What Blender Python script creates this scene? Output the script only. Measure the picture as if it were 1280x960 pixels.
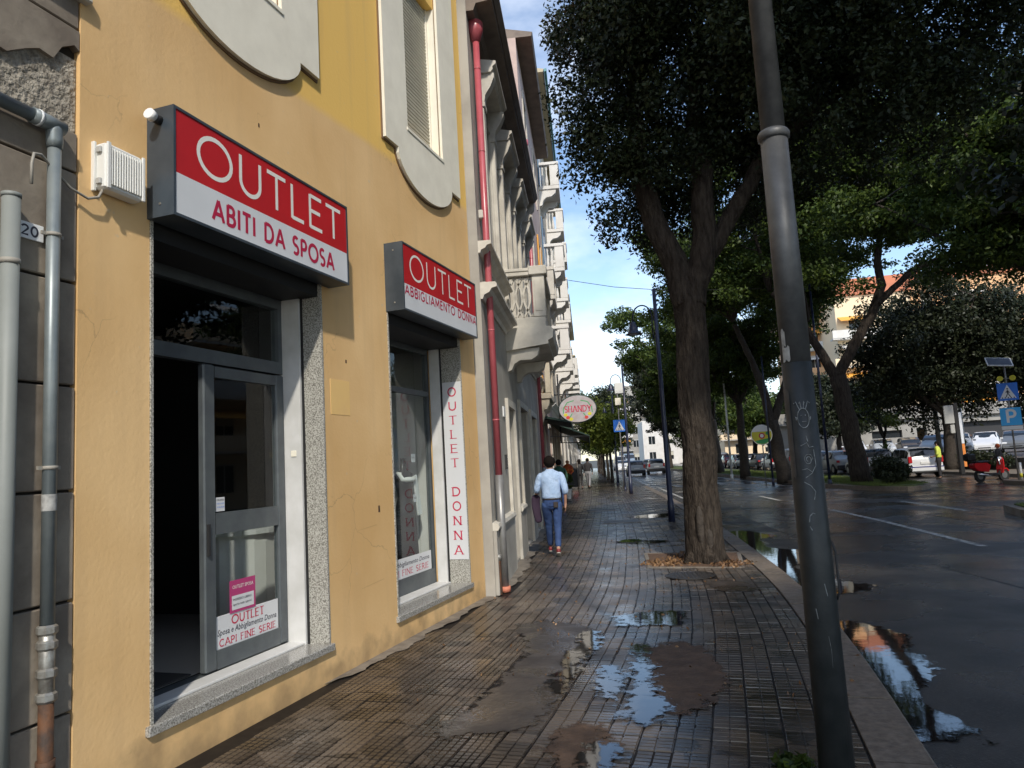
import bpy, math, random
import numpy as np
from mathutils import Vector, Matrix
R = math.radians
rnd = random.Random(7)
for o in list(bpy.data.objects): bpy.data.objects.remove(o)
scn = bpy.context.scene
COL = scn.collection

# ------------------------------------------------------------------ camera
CH = 1.62; FPX = 900.0
up = Vector((187 - 640, -(-7600 - 480), 0)); 
def cam_matrix():
    # vectors in camera space (x right, y up, z back)
    u = Vector((187 - 640, 7600 + 480, -FPX)).normalized()          # world up seen from the camera
    hx = 735.0
    hy = 480 - ((u.x) * (hx - 640) + (-u.z) * FPX) / (-u.y)
    d = Vector((hx - 640, -(hy - 480), -FPX)).normalized()           # world +Y seen from the camera
    r = d.cross(u).normalized()
    return Matrix((r, d, u))                                        # rows: world axes in camera space
M3 = cam_matrix()
cam_d = bpy.data.cameras.new('camera'); cam = bpy.data.objects.new('camera', cam_d); COL.objects.link(cam)
cam.matrix_world = Matrix.Translation((0, 0, CH)) @ M3.to_4x4()
cam_d.sensor_fit = 'HORIZONTAL'; cam_d.sensor_width = 36.0; cam_d.lens = 36.0 * FPX / 1280
cam_d.clip_start = 0.05; cam_d.clip_end = 3000
scn.camera = cam
scn.render.resolution_x = 1024; scn.render.resolution_y = 768

# ------------------------------------------------------------------ world, sun, exposure
SUNV = Vector((0.549, -2.122, 1.97)).normalized()                     # towards the sun
SKY_STRENGTH = 0.15
w = bpy.data.worlds.new('World'); scn.world = w; w.use_nodes = True
nt = w.node_tree; nt.nodes.clear()
def N(nt, typ, **kw):
    n = nt.nodes.new(typ)
    for k, v in kw.items(): setattr(n, k, v)
    return n
out = N(nt, 'ShaderNodeOutputWorld'); bg = N(nt, 'ShaderNodeBackground')
sky = N(nt, 'ShaderNodeTexSky'); sky.sky_type = 'NISHITA'; sky.sun_disc = False
sky.sun_elevation = math.asin(SUNV.z); sky.sun_rotation = math.atan2(SUNV.x, SUNV.y)
sky.air_density = 1.0; sky.dust_density = 0.6; sky.ozone_density = 1.5
tc = N(nt, 'ShaderNodeTexCoord'); mp = N(nt, 'ShaderNodeMapping')
mp.inputs['Scale'].default_value = (1.0, 1.0, 2.2); mp.inputs['Location'].default_value = (0.35, 0.1, 0.0)
nz = N(nt, 'ShaderNodeTexNoise'); nz.inputs['Scale'].default_value = 1.9; nz.inputs['Detail'].default_value = 7; nz.inputs['Roughness'].default_value = 0.55
rp = N(nt, 'ShaderNodeValToRGB'); rp.color_ramp.elements[0].position = 0.49; rp.color_ramp.elements[1].position = 0.72
mx = N(nt, 'ShaderNodeMix', data_type='RGBA')
L = nt.links.new
L(tc.outputs['Generated'], mp.inputs['Vector']); L(mp.outputs[0], nz.inputs['Vector']); L(nz.outputs['Fac'], rp.inputs[0])
L(rp.outputs['Color'], mx.inputs[0]); L(sky.outputs[0], mx.inputs[6]); mx.inputs[7].default_value = (6.0, 6.35, 6.9, 1)
L(mx.outputs[2], bg.inputs[0]); bg.inputs[1].default_value = SKY_STRENGTH; L(bg.outputs[0], out.inputs[0])
sd = bpy.data.lights.new('sun', 'SUN'); sd.energy = 2.3; sd.angle = R(1.5); sd.color = (1.0, 0.93, 0.82)
so = bpy.data.objects.new('sun', sd); COL.objects.link(so); so.rotation_euler = (-SUNV).to_track_quat('-Z', 'Y').to_euler()
so.location = (0, 0, 60)
vs = scn.view_settings; vs.view_transform = 'Standard'; vs.look = 'None'; vs.exposure = 0.66; vs.gamma = 1.0; vs.use_curve_mapping = False

# ------------------------------------------------------------------ materials
MATS = {}
def mat(name, col, rough=0.6, metal=0.0, col2=None, ns=4.0, amt=1.0, bump=0.0, bs=None, rlo=None, rs=None, spec=None, emit=None, tweak=None, lo=0.35, hi=0.65, dist=0.01, rhi=None):
    """procedural material: base colour mixed with col2 by noise, optional noise roughness and bump"""
    if name in MATS: return MATS[name]
    m = bpy.data.materials.new(name); m.use_nodes = True; t = m.node_tree; b = t.nodes['Principled BSDF']; l = t.links.new
    b.inputs['Base Color'].default_value = (*col, 1); b.inputs['Roughness'].default_value = rough; b.inputs['Metallic'].default_value = metal
    if spec is not None: b.inputs['Specular IOR Level'].default_value = spec
    g = N(t, 'ShaderNodeNewGeometry')
    if col2:
        n = N(t, 'ShaderNodeTexNoise'); n.inputs['Scale'].default_value = ns; n.inputs['Detail'].default_value = 6; n.inputs['Roughness'].default_value = 0.6
        l(g.outputs['Position'], n.inputs['Vector'])
        mr = N(t, 'ShaderNodeMapRange'); mr.inputs[1].default_value = lo; mr.inputs[2].default_value = hi; mr.inputs[4].default_value = amt
        l(n.outputs['Fac'], mr.inputs[0])
        x = N(t, 'ShaderNodeMix', data_type='RGBA'); x.inputs[6].default_value = (*col, 1); x.inputs[7].default_value = (*col2, 1)
        l(mr.outputs[0], x.inputs[0]); l(x.outputs[2], b.inputs['Base Color'])
    if rlo is not None:
        n2 = N(t, 'ShaderNodeTexNoise'); n2.inputs['Scale'].default_value = rs or 1.0; n2.inputs['Detail'].default_value = 4
        l(g.outputs['Position'], n2.inputs['Vector'])
        mr2 = N(t, 'ShaderNodeMapRange'); mr2.inputs[1].default_value = 0.38; mr2.inputs[2].default_value = 0.62
        mr2.inputs[3].default_value = rlo; mr2.inputs[4].default_value = rough if rhi is None else rhi
        l(n2.outputs['Fac'], mr2.inputs[0]); l(mr2.outputs[0], b.inputs['Roughness'])
    if bump:
        n3 = N(t, 'ShaderNodeTexNoise'); n3.inputs['Scale'].default_value = bs or ns * 8; n3.inputs['Detail'].default_value = 5
        l(g.outputs['Position'], n3.inputs['Vector'])
        bp = N(t, 'ShaderNodeBump'); bp.inputs['Strength'].default_value = bump; bp.inputs['Distance'].default_value = dist
        l(n3.outputs['Fac'], bp.inputs['Height']); l(bp.outputs[0], b.inputs['Normal'])
    if emit: b.inputs['Emission Color'].default_value = (*emit[0], 1); b.inputs['Emission Strength'].default_value = emit[1]
    if tweak: tweak(t, b, l, g)
    MATS[name] = m
    return m
def glassmat(name, tint=(0.8, 0.85, 0.85), refl=0.10, rough=0.01):
    m = bpy.data.materials.new(name); m.use_nodes = True; t = m.node_tree; t.nodes.clear(); l = t.links.new
    o = N(t, 'ShaderNodeOutputMaterial'); tr = N(t, 'ShaderNodeBsdfTransparent'); tr.inputs[0].default_value = (*tint, 1)
    gl = N(t, 'ShaderNodeBsdfGlossy'); gl.inputs['Roughness'].default_value = rough
    fr = N(t, 'ShaderNodeFresnel'); fr.inputs[0].default_value = 1.5
    ad = N(t, 'ShaderNodeMath', operation='MAXIMUM'); ad.inputs[1].default_value = refl
    mx = N(t, 'ShaderNodeMixShader'); l(fr.outputs[0], ad.inputs[0]); gm = N(t, 'ShaderNodeNewGeometry'); inv = N(t, 'ShaderNodeMath', operation='SUBTRACT'); inv.inputs[0].default_value = 1.0; l(gm.outputs['Backfacing'], inv.inputs[1])
    mu = N(t, 'ShaderNodeMath', operation='MULTIPLY'); l(ad.outputs[0], mu.inputs[0]); l(inv.outputs[0], mu.inputs[1]); l(mu.outputs[0], mx.inputs[0]); l(tr.outputs[0], mx.inputs[1]); l(gl.outputs[0], mx.inputs[2]); l(mx.outputs[0], o.inputs[0])
    MATS[name] = m; return m

def stucco_tweak(t, b, l, g):
    """two coats of paint: a fresher ochre coat above 4.65 m, a paler one below; grime near the pavement"""
    sep = N(t, 'ShaderNodeSeparateXYZ'); l(g.outputs['Position'], sep.inputs[0])
    n = N(t, 'ShaderNodeTexNoise'); n.inputs['Scale'].default_value = 0.9; n.inputs['Detail'].default_value = 5; l(g.outputs['Position'], n.inputs['Vector'])
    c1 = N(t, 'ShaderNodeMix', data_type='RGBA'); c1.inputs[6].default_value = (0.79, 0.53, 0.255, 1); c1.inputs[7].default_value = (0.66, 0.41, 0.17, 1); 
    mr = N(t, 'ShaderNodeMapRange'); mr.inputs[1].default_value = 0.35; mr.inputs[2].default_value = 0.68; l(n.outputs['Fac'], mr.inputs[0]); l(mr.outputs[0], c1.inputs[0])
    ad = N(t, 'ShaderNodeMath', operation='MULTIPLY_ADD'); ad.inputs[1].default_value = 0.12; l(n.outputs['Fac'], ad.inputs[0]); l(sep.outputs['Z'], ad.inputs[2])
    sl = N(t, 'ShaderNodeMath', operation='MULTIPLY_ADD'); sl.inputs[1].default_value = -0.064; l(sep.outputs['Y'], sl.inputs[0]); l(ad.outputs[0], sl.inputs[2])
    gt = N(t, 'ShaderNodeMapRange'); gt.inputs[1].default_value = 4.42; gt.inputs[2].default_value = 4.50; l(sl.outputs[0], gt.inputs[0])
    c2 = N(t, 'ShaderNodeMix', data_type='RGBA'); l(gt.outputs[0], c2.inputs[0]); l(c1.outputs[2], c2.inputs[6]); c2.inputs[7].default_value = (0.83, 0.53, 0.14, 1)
    # splash stains at the foot
    n2 = N(t, 'ShaderNodeTexNoise'); n2.inputs['Scale'].default_value = 5; n2.inputs['Detail'].default_value = 6; l(g.outputs['Position'], n2.inputs['Vector'])
    a2 = N(t, 'ShaderNodeMath', operation='MULTIPLY_ADD'); a2.inputs[1].default_value = -0.75; l(n2.outputs['Fac'], a2.inputs[0]); l(sep.outputs['Z'], a2.inputs[2])
    g2 = N(t, 'ShaderNodeMapRange'); g2.inputs[1].default_value = -0.42; g2.inputs[2].default_value = -0.15; g2.inputs[3].default_value = 0.7; g2.inputs[4].default_value = 0.0; l(a2.outputs[0], g2.inputs[0])
    c3 = N(t, 'ShaderNodeMix', data_type='RGBA'); l(g2.outputs[0], c3.inputs[0]); l(c2.outputs[2], c3.inputs[6]); c3.inputs[7].default_value = (0.30, 0.20, 0.10, 1)
    # thin rain streaks
    mpn = N(t, 'ShaderNodeMapping'); mpn.inputs['Scale'].default_value = (5, 5, 0.35); l(g.outputs['Position'], mpn.inputs[0])
    n4 = N(t, 'ShaderNodeTexNoise'); n4.inputs['Scale'].default_value = 1.6; n4.inputs['Detail'].default_value = 5; l(mpn.outputs[0], n4.inputs['Vector'])
    g4 = N(t, 'ShaderNodeMapRange'); g4.inputs[1].default_value = 0.52; g4.inputs[2].default_value = 0.75; g4.inputs[4].default_value = 0.22; l(n4.outputs['Fac'], g4.inputs[0])
    c4 = N(t, 'ShaderNodeMix', data_type='RGBA'); l(g4.outputs[0], c4.inputs[0]); l(c3.outputs[2], c4.inputs[6]); c4.inputs[7].default_value = (0.50, 0.33, 0.17, 1)
    # hairline cracks and small chips
    nv = N(t, 'ShaderNodeTexNoise'); nv.inputs['Scale'].default_value = 2.2; nv.inputs['Detail'].default_value = 6; l(g.outputs['Position'], nv.inputs['Vector'])
    va = N(t, 'ShaderNodeVectorMath', operation='MULTIPLY_ADD'); va.inputs[1].default_value = (.5, .5, .5); l(nv.outputs['Color'], va.inputs[0]); l(g.outputs['Position'], va.inputs[2])
    vo = N(t, 'ShaderNodeTexVoronoi'); vo.feature = 'DISTANCE_TO_EDGE'; vo.inputs['Scale'].default_value = 0.75; l(va.outputs[0], vo.inputs['Vector'])
    g5 = N(t, 'ShaderNodeMapRange'); g5.inputs[1].default_value = 0.0; g5.inputs[2].default_value = 0.0032; g5.inputs[3].default_value = 0.45; g5.inputs[4].default_value = 0.0; l(vo.outputs['Distance'], g5.inputs[0])
    gm_ = N(t, 'ShaderNodeMapRange'); gm_.inputs[1].default_value = 0.50; gm_.inputs[2].default_value = 0.60; l(n.outputs['Fac'], gm_.inputs[0])
    mm = N(t, 'ShaderNodeMath', operation='MULTIPLY'); l(g5.outputs[0], mm.inputs[0]); l(gm_.outputs[0], mm.inputs[1])
    c5 = N(t, 'ShaderNodeMix', data_type='RGBA'); l(mm.outputs[0], c5.inputs[0]); l(c4.outputs[2], c5.inputs[6]); c5.inputs[7].default_value = (0.22, 0.14, 0.07, 1)
    nb = N(t, 'ShaderNodeTexNoise'); nb.inputs['Scale'].default_value = 11; nb.inputs['Detail'].default_value = 3; l(g.outputs['Position'], nb.inputs['Vector'])
    g6 = N(t, 'ShaderNodeMapRange'); g6.inputs[1].default_value = 0.72; g6.inputs[2].default_value = 0.76; g6.inputs[4].default_value = 0.35; l(nb.outputs['Fac'], g6.inputs[0])
    c6 = N(t, 'ShaderNodeMix', data_type='RGBA'); l(g6.outputs[0], c6.inputs[0]); l(c5.outputs[2], c6.inputs[6]); c6.inputs[7].default_value = (0.55, 0.47, 0.36, 1)
    l(c6.outputs[2], b.inputs['Base Color'])

def tile_tweak(t, b, l, g):
    """wet brown-grey cement tiles: per-tile tone, grime patches, damp sheen that comes and goes"""
    oi = N(t, 'ShaderNodeObjectInfo')
    n = N(t, 'ShaderNodeTexNoise'); n.inputs['Scale'].default_value = 0.8; n.inputs['Detail'].default_value = 7; n.inputs['Roughness'].default_value = 0.65; l(g.outputs['Position'], n.inputs['Vector'])
    r = N(t, 'ShaderNodeValToRGB'); e = r.color_ramp.elements
    e[0].position = 0.32; e[0].color = (0.045, 0.034, 0.026, 1); e[1].position = 0.70; e[1].color = (0.145, 0.118, 0.092, 1)
    q = e.new(0.5); q.color = (0.10, 0.074, 0.052, 1)
    l(n.outputs['Fac'], r.inputs[0])
    v = N(t, 'ShaderNodeTexVoronoi'); v.inputs['Scale'].default_value = 4.2; l(g.outputs['Position'], v.inputs['Vector'])
    sp = N(t, 'ShaderNodeSeparateColor'); l(v.outputs['Color'], sp.inputs[0])
    mr = N(t, 'ShaderNodeMapRange'); mr.inputs[3].default_value = 0.32; mr.inputs[4].default_value = 1.12; 
    ad = N(t, 'ShaderNodeMath', operation='ADD'); l(sp.outputs[0], ad.inputs[0]); l(oi.outputs['Random'], ad.inputs[1]); 
    fr = N(t, 'ShaderNodeMath', operation='FRACT'); l(ad.outputs[0], fr.inputs[0]); l(fr.outputs[0], mr.inputs[0])
    mu = N(t, 'ShaderNodeMix', data_type='RGBA'); mu.blend_type = 'MULTIPLY'; mu.inputs[0].default_value = 1; l(r.outputs[0], mu.inputs[6]); l(mr.outputs[0], mu.inputs[7])
    l(mu.outputs[2], b.inputs['Base Color'])
    n2 = N(t, 'ShaderNodeTexNoise'); n2.inputs['Scale'].default_value = 1.5; n2.inputs['Detail'].default_value = 6; l(g.outputs['Position'], n2.inputs['Vector'])
    m2 = N(t, 'ShaderNodeMapRange'); m2.inputs[1].default_value = 0.36; m2.inputs[2].default_value = 0.64; m2.inputs[3].default_value = 0.17; m2.inputs[4].default_value = 0.42
    l(n2.outputs['Fac'], m2.inputs[0]); l(m2.outputs[0], b.inputs['Roughness'])

def bark_tweak(t, b, l, g):
    """vertical cracks: noise stretched along z drives the bump"""
    mp_ = N(t, 'ShaderNodeMapping'); mp_.inputs['Scale'].default_value = (1, 1, 0.22); l(g.outputs['Position'], mp_.inputs[0])
    for n in t.nodes:
        if n.bl_idname == 'ShaderNodeTexNoise': l(mp_.outputs[0], n.inputs['Vector'])
def asphalt_tweak(t, b, l, g):
    """pale aggregate specks on the dark binder"""
    c = b.inputs['Base Color'].links[0].from_socket; v = N(t, 'ShaderNodeTexVoronoi'); v.inputs['Scale'].default_value = 75; l(g.outputs['Position'], v.inputs['Vector'])
    sp = N(t, 'ShaderNodeSeparateColor'); l(v.outputs['Color'], sp.inputs[0]); mr = N(t, 'ShaderNodeMapRange'); mr.inputs[1].default_value = .82; mr.inputs[2].default_value = .9; mr.inputs[4].default_value = .7; l(sp.outputs[0], mr.inputs[0])
    x = N(t, 'ShaderNodeMix', data_type='RGBA'); l(mr.outputs[0], x.inputs[0]); l(c, x.inputs[6]); x.inputs[7].default_value = (0.085, 0.08, 0.072, 1); l(x.outputs[2], b.inputs['Base Color'])
def soft_edge(name, base, fade_noise=6.0):
    """material whose rim thins out: the mesh attribute 'core' (0 at the rim, 1 inside) plus noise decides where it covers the paving"""
    m = MATS[base].copy(); m.name = name; t = m.node_tree; l = t.links.new; o = [n for n in t.nodes if n.bl_idname == 'ShaderNodeOutputMaterial'][0]; b = t.nodes['Principled BSDF']
    at = N(t, 'ShaderNodeAttribute', attribute_name='core'); g = N(t, 'ShaderNodeNewGeometry'); n = N(t, 'ShaderNodeTexNoise'); n.inputs['Scale'].default_value = fade_noise; n.inputs['Detail'].default_value = 8; n.inputs['Roughness'].default_value = 0.7
    l(g.outputs['Position'], n.inputs['Vector']); ad = N(t, 'ShaderNodeMath', operation='MULTIPLY_ADD'); ad.inputs[1].default_value = 2.2; l(n.outputs['Fac'], ad.inputs[0]); l(at.outputs['Fac'], ad.inputs[2])
    mr = N(t, 'ShaderNodeMapRange'); mr.inputs[1].default_value = 1.30; mr.inputs[2].default_value = 1.48; l(ad.outputs[0], mr.inputs[0])
    tr = N(t, 'ShaderNodeBsdfTransparent'); mx = N(t, 'ShaderNodeMixShader'); l(mr.outputs[0], mx.inputs[0]); l(tr.outputs[0], mx.inputs[1]); l(b.outputs[0], mx.inputs[2]); l(mx.outputs[0], o.inputs[0])
    MATS[name] = m; return m
M = dict(
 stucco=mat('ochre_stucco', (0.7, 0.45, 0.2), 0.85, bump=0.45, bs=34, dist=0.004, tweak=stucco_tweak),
 cream=mat('cream_render', (0.85, 0.81, 0.68), 0.8, col2=(0.76, 0.72, 0.60), ns=3, bump=0.06, bs=70, dist=0.003),
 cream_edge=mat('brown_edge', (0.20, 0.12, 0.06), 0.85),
 granite=mat('speckled_granite', (0.50, 0.49, 0.44), 0.45, col2=(0.14, 0.13, 0.11), ns=95, lo=0.42, hi=0.6, bump=0.1, bs=100, dist=0.002),
 granite_wet=mat('polished_granite_sill', (0.42, 0.41, 0.38), 0.15, col2=(0.16, 0.15, 0.13), ns=95, lo=0.42, hi=0.6),
 alu=mat('grey_aluminium', (0.11, 0.125, 0.13), 0.42, metal=0.2, col2=(0.08, 0.09, 0.10), ns=6),
 whitepaint=mat('white_paint', (0.66, 0.66, 0.65), 0.5, col2=(0.55, 0.55, 0.53), ns=4),
 sign_side=mat('sign_case_slate', (0.030, 0.042, 0.055), 0.4, col2=(0.06, 0.075, 0.09), ns=3, rlo=0.3),
 sign_red=mat('sign_red', (0.52, 0.018, 0.022), 0.5, col2=(0.43, 0.016, 0.02), ns=2, spec=0.3),
 sign_white=mat('sign_white', (0.66, 0.68, 0.70), 0.5, col2=(0.60, 0.62, 0.64), ns=2, spec=0.3),
 letter_white=mat('letter_white', (0.78, 0.76, 0.70), 0.5), letter_red=mat('letter_red', (0.45, 0.015, 0.06), 0.5),
 letter_crimson=mat('letter_crimson', (0.52, 0.02, 0.07), 0.5), letter_dark=mat('letter_dark', (0.03, 0.03, 0.05), 0.5),
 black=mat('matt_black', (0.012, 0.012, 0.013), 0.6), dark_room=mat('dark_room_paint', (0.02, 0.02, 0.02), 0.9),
 room_floor=mat('shop_floor_tile', (0.5, 0.48, 0.45), 0.3), mat_dark=mat('doormat', (0.03, 0.028, 0.028), 0.9),
 stone=mat('weathered_stone', (0.30, 0.26, 0.205), 0.9, col2=(0.17, 0.14, 0.11), ns=2.6, bump=0.7, bs=26, dist=0.004),
 stone_raw=mat('exposed_rubble', (0.42, 0.38, 0.31), 0.95, col2=(0.20, 0.175, 0.14), ns=22, bump=1.0, bs=30, dist=0.04),
 joint=mat('dark_joint', (0.03, 0.026, 0.022), 0.95),
 pipe_grey=mat('painted_grey_pipe', (0.25, 0.28, 0.28), 0.42, metal=0.35, col2=(0.17, 0.20, 0.21), ns=5, bump=0.05, bs=30),
 pipe_pale=mat('pale_plastic_pipe', (0.24, 0.255, 0.24), 0.55, col2=(0.20, 0.215, 0.20), ns=2.5),
 galv=mat('galvanised_fitting', (0.42, 0.42, 0.39), 0.4, metal=0.6, col2=(0.25, 0.23, 0.2), ns=20),
 rust=mat('rusty_iron', (0.045, 0.028, 0.02), 0.75, col2=(0.12, 0.05, 0.02), ns=14, bump=0.3, bs=60),
 pink_pipe=mat('pink_red_downpipe', (0.47, 0.105, 0.12), 0.32, col2=(0.38, 0.07, 0.085), ns=3, spec=0.6),
 zinc=mat('zinc_downpipe', (0.30, 0.30, 0.29), 0.4, metal=0.4, col2=(0.22, 0.21, 0.20), ns=4),
 terracotta=mat('terracotta', (0.6, 0.2, 0.12), 0.7),
 grey_render=mat('grey_render', (0.42, 0.395, 0.345), 0.9, col2=(0.31, 0.29, 0.255), ns=1.6, bump=0.2, bs=70, dist=0.004),
 trim=mat('pale_stone_trim', (0.62, 0.585, 0.51), 0.8, col2=(0.46, 0.43, 0.37), ns=3.5, bump=0.12, bs=50, dist=0.004),
 soffit=mat('brown_soffit', (0.23, 0.185, 0.15), 0.85, col2=(0.15, 0.12, 0.10), ns=2.5, bump=0.2, bs=20),
 pinkish=mat('faded_pink_render', (0.55, 0.43, 0.37), 0.85, col2=(0.44, 0.33, 0.29), ns=2),
 beige=mat('beige_render', (0.56, 0.50, 0.39), 0.85, col2=(0.46, 0.40, 0.31), ns=1.5),
 offwhite=mat('offwhite_render', (0.74, 0.72, 0.68), 0.8, col2=(0.64, 0.61, 0.56), ns=1.2),
 pale_soffit=mat('pale_ochre_soffit', (0.46, 0.40, 0.28), 0.8), green_gutter=mat('green_gutter', (0.06, 0.22, 0.22), 0.5),
 orange_shutter=mat('orange_shutter', (0.75, 0.36, 0.06), 0.6), brown_shutter=mat('brown_shutter', (0.12, 0.07, 0.045), 0.6), blue_shutter=mat('blue_shutter', (0.12, 0.20, 0.30), 0.6),
 shutter=mat('roller_shutter', (0.58, 0.55, 0.45), 0.6, col2=(0.5, 0.47, 0.38), ns=5),
 windowdark=mat('window_dark', (0.02, 0.024, 0.028), 0.08), wood_dark=mat('dark_wood_door', (0.07, 0.045, 0.03), 0.5),
 tile=mat('wet_cement_tile', (0.1, 0.08, 0.06), 0.4, spec=0.8, bump=0.25, bs=45, dist=0.003, tweak=tile_tweak),
 mortar=mat('wet_mortar', (0.012, 0.010, 0.009), 0.6, col2=(0.022, 0.018, 0.015), ns=12, spec=0.2),
 cement=mat('cement_patch', (0.062, 0.050, 0.040), 0.5, col2=(0.034, 0.027, 0.022), ns=4.0, bump=0.6, bs=22, dist=0.008, rlo=0.12, rs=2.2),
 earth=mat('damp_earth_patch', (0.115, 0.072, 0.046), 0.75, col2=(0.06, 0.037, 0.024), ns=7, bump=0.9, bs=35, dist=0.012),
 border=mat('concrete_border', (0.24, 0.21, 0.17), 0.7, col2=(0.13, 0.11, 0.09), ns=5, bump=0.5, bs=40, dist=0.008),
 kerb=mat('granite_kerb', (0.22, 0.18, 0.14), 0.6, col2=(0.12, 0.095, 0.072), ns=20, bump=0.4, bs=70, dist=0.005, rlo=0.35, rs=3),
 soil=mat('tree_pit_soil', (0.16, 0.09, 0.05), 0.9, col2=(0.07, 0.045, 0.03), ns=16, bump=1.0, bs=50, dist=0.02),
 asphalt=mat('wet_asphalt', (0.028, 0.026, 0.025), 0.40, col2=(0.052, 0.048, 0.044), ns=1.3, bump=0.6, bs=120, dist=0.005, rlo=0.14, rs=0.6, tweak=asphalt_tweak),
 paint=mat('road_paint', (0.55, 0.55, 0.52), 0.5, col2=(0.09, 0.09, 0.09), ns=9, lo=0.45, hi=0.62),
 ground=mat('far_ground', (0.09, 0.085, 0.07), 0.8, col2=(0.06, 0.06, 0.045), ns=0.3),
 lot=mat('car_park_asphalt', (0.09, 0.088, 0.085), 0.6, col2=(0.06, 0.06, 0.06), ns=0.8),
 grass=mat('median_grass', (0.10, 0.13, 0.03), 0.9, col2=(0.055, 0.075, 0.02), ns=3), grassb=mat('grass_blade', (0.12, 0.16, 0.03), 0.7),
 water=mat('puddle_water', (0.016, 0.014, 0.013), 0.03, bump=0.10, bs=9, spec=1.0, dist=0.004),
 iron=mat('cast_iron_cover', (0.045, 0.042, 0.04), 0.45, metal=0.5, bump=0.5, bs=90),
 bark=mat('tree_bark', (0.070, 0.056, 0.044), 0.95, spec=0.2, col2=(0.026, 0.020, 0.016), ns=18, bump=1.0, bs=42, dist=0.06, tweak=bark_tweak),
 bark_dark=mat('dark_bark', (0.06, 0.048, 0.038), 0.9, col2=(0.035, 0.028, 0.022), ns=8, bump=0.9, bs=14, dist=0.04),
 pole_paint=mat('dark_green_grey_paint', (0.022, 0.027, 0.028), 0.5, col2=(0.038, 0.042, 0.043), ns=12, bump=0.12, bs=40, metal=0.2),
 pole_bare=mat('weathered_steel', (0.115, 0.117, 0.118), 0.5, metal=0.3, col2=(0.065, 0.066, 0.068), ns=7, bump=0.1, bs=25),
 sticker=mat('torn_paper', (0.42, 0.42, 0.40), 0.8, col2=(0.25, 0.25, 0.24), ns=30), chalk=mat('scratched_white', (0.33, 0.35, 0.35), 0.8, col2=(0.12, 0.13, 0.13), ns=60),
 lamp_blue=mat('blue_black_lamp', (0.018, 0.024, 0.055), 0.35), lamp_glass=mat('lamp_glass', (0.5, 0.5, 0.52), 0.3),
 sign_blue=mat('road_sign_blue', (0.02, 0.17, 0.68), 0.4), sign_blue2=mat('parking_blue', (0.03, 0.42, 0.88), 0.4), plate_white=mat('enamel_white', (0.75, 0.76, 0.76), 0.4),
 skin=mat('skin', (0.45, 0.25, 0.17), 0.55), hair_dark=mat('dark_hair', (0.012, 0.009, 0.008), 0.9, spec=0.1, bump=0.8, bs=60, dist=0.01), hair_grey=mat('grey_hair', (0.3, 0.28, 0.25), 0.8),
 shirt=mat('light_blue_shirt', (0.42, 0.55, 0.76), 0.8, col2=(0.33, 0.46, 0.67), ns=9, bump=0.9, bs=9, dist=0.04),
 jeans=mat('blue_jeans', (0.035, 0.075, 0.20), 0.85, col2=(0.018, 0.04, 0.12), ns=8, bump=0.8, bs=11, dist=0.03),
 shoe_red=mat('dark_red_leather', (0.20, 0.02, 0.025), 0.5), sole=mat('pale_sole', (0.6, 0.57, 0.5), 0.6), belt=mat('belt_leather', (0.03, 0.02, 0.015), 0.5),
 jacket=mat('dark_plum_cloth', (0.03, 0.015, 0.035), 0.85), red_cloth=mat('red_cloth', (0.45, 0.05, 0.03), 0.8, col2=(0.55, 0.20, 0.04), ns=10),
 dark_cloth=mat('dark_cloth', (0.03, 0.028, 0.03), 0.85), hivis=mat('yellow_high_vis_cloth', (0.60, 0.68, 0.10), 0.7), grey_cloth=mat('grey_trousers', (0.25, 0.25, 0.26), 0.8), green_cloth=mat('dark_green_cloth', (0.03, 0.09, 0.05), 0.8),
 scooter_red=mat('scooter_red', (0.52, 0.015, 0.02), 0.25), chrome=mat('chrome', (0.6, 0.6, 0.6), 0.2, metal=1.0), rubber=mat('tyre_rubber', (0.02, 0.02, 0.02), 0.8),
 hub=mat('wheel_rim', (0.35, 0.36, 0.37), 0.35, metal=0.7), car_glass=mat('car_glass', (0.02, 0.025, 0.03), 0.06, spec=0.8), taillight=mat('tail_light', (0.45, 0.015, 0.02), 0.25), headlight=mat('head_light', (0.7, 0.72, 0.75), 0.12),
 plate=mat('number_plate', (0.7, 0.7, 0.68), 0.5), trimblack=mat('black_plastic_trim', (0.025, 0.025, 0.027), 0.6),
 mannequin=mat('black_mannequin', (0.03, 0.03, 0.032), 0.35), scarf=mat('white_scarf', (0.72, 0.72, 0.68), 0.85, bump=0.4, bs=18, dist=0.02), paper=mat('white_paper', (0.62, 0.63, 0.64), 0.7), pinkcard=mat('magenta_card', (0.42, 0.04, 0.16), 0.6),
 greyplastic=mat('grey_plastic', (0.42, 0.42, 0.40), 0.5), white_box=mat('white_plastic', (0.72, 0.72, 0.68), 0.5), cable=mat('grey_cable', (0.30, 0.28, 0.24), 0.6),
 awning=mat('dark_green_awning', (0.02, 0.045, 0.035), 0.8), orange_wall=mat('orange_cream_render', (0.82, 0.48, 0.24), 0.8, col2=(0.74, 0.44, 0.24), ns=0.4), cream_wall=mat('cream_apartment_render', (0.85, 0.68, 0.46), 0.8), brick_red=mat('terracotta_parapet', (0.55, 0.20, 0.11), 0.8),
 concrete=mat('grey_concrete_wall', (0.36, 0.345, 0.31), 0.85, col2=(0.28, 0.265, 0.24), ns=0.6), shopwhite=mat('pale_shopfront', (0.70, 0.74, 0.80), 0.5), orange=mat('orange_banner', (0.75, 0.25, 0.05), 0.6),
 sun_panel=mat('solar_panel_face', (0.10, 0.11, 0.14), 0.2), yellow_disc=mat('yellow_sign_paint', (0.62, 0.55, 0.04), 0.5), green_disc=mat('green_sign_paint', (0.04, 0.32, 0.10), 0.5), red_fruit=mat('red_sign_paint', (0.6, 0.05, 0.04), 0.5),
)
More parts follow.
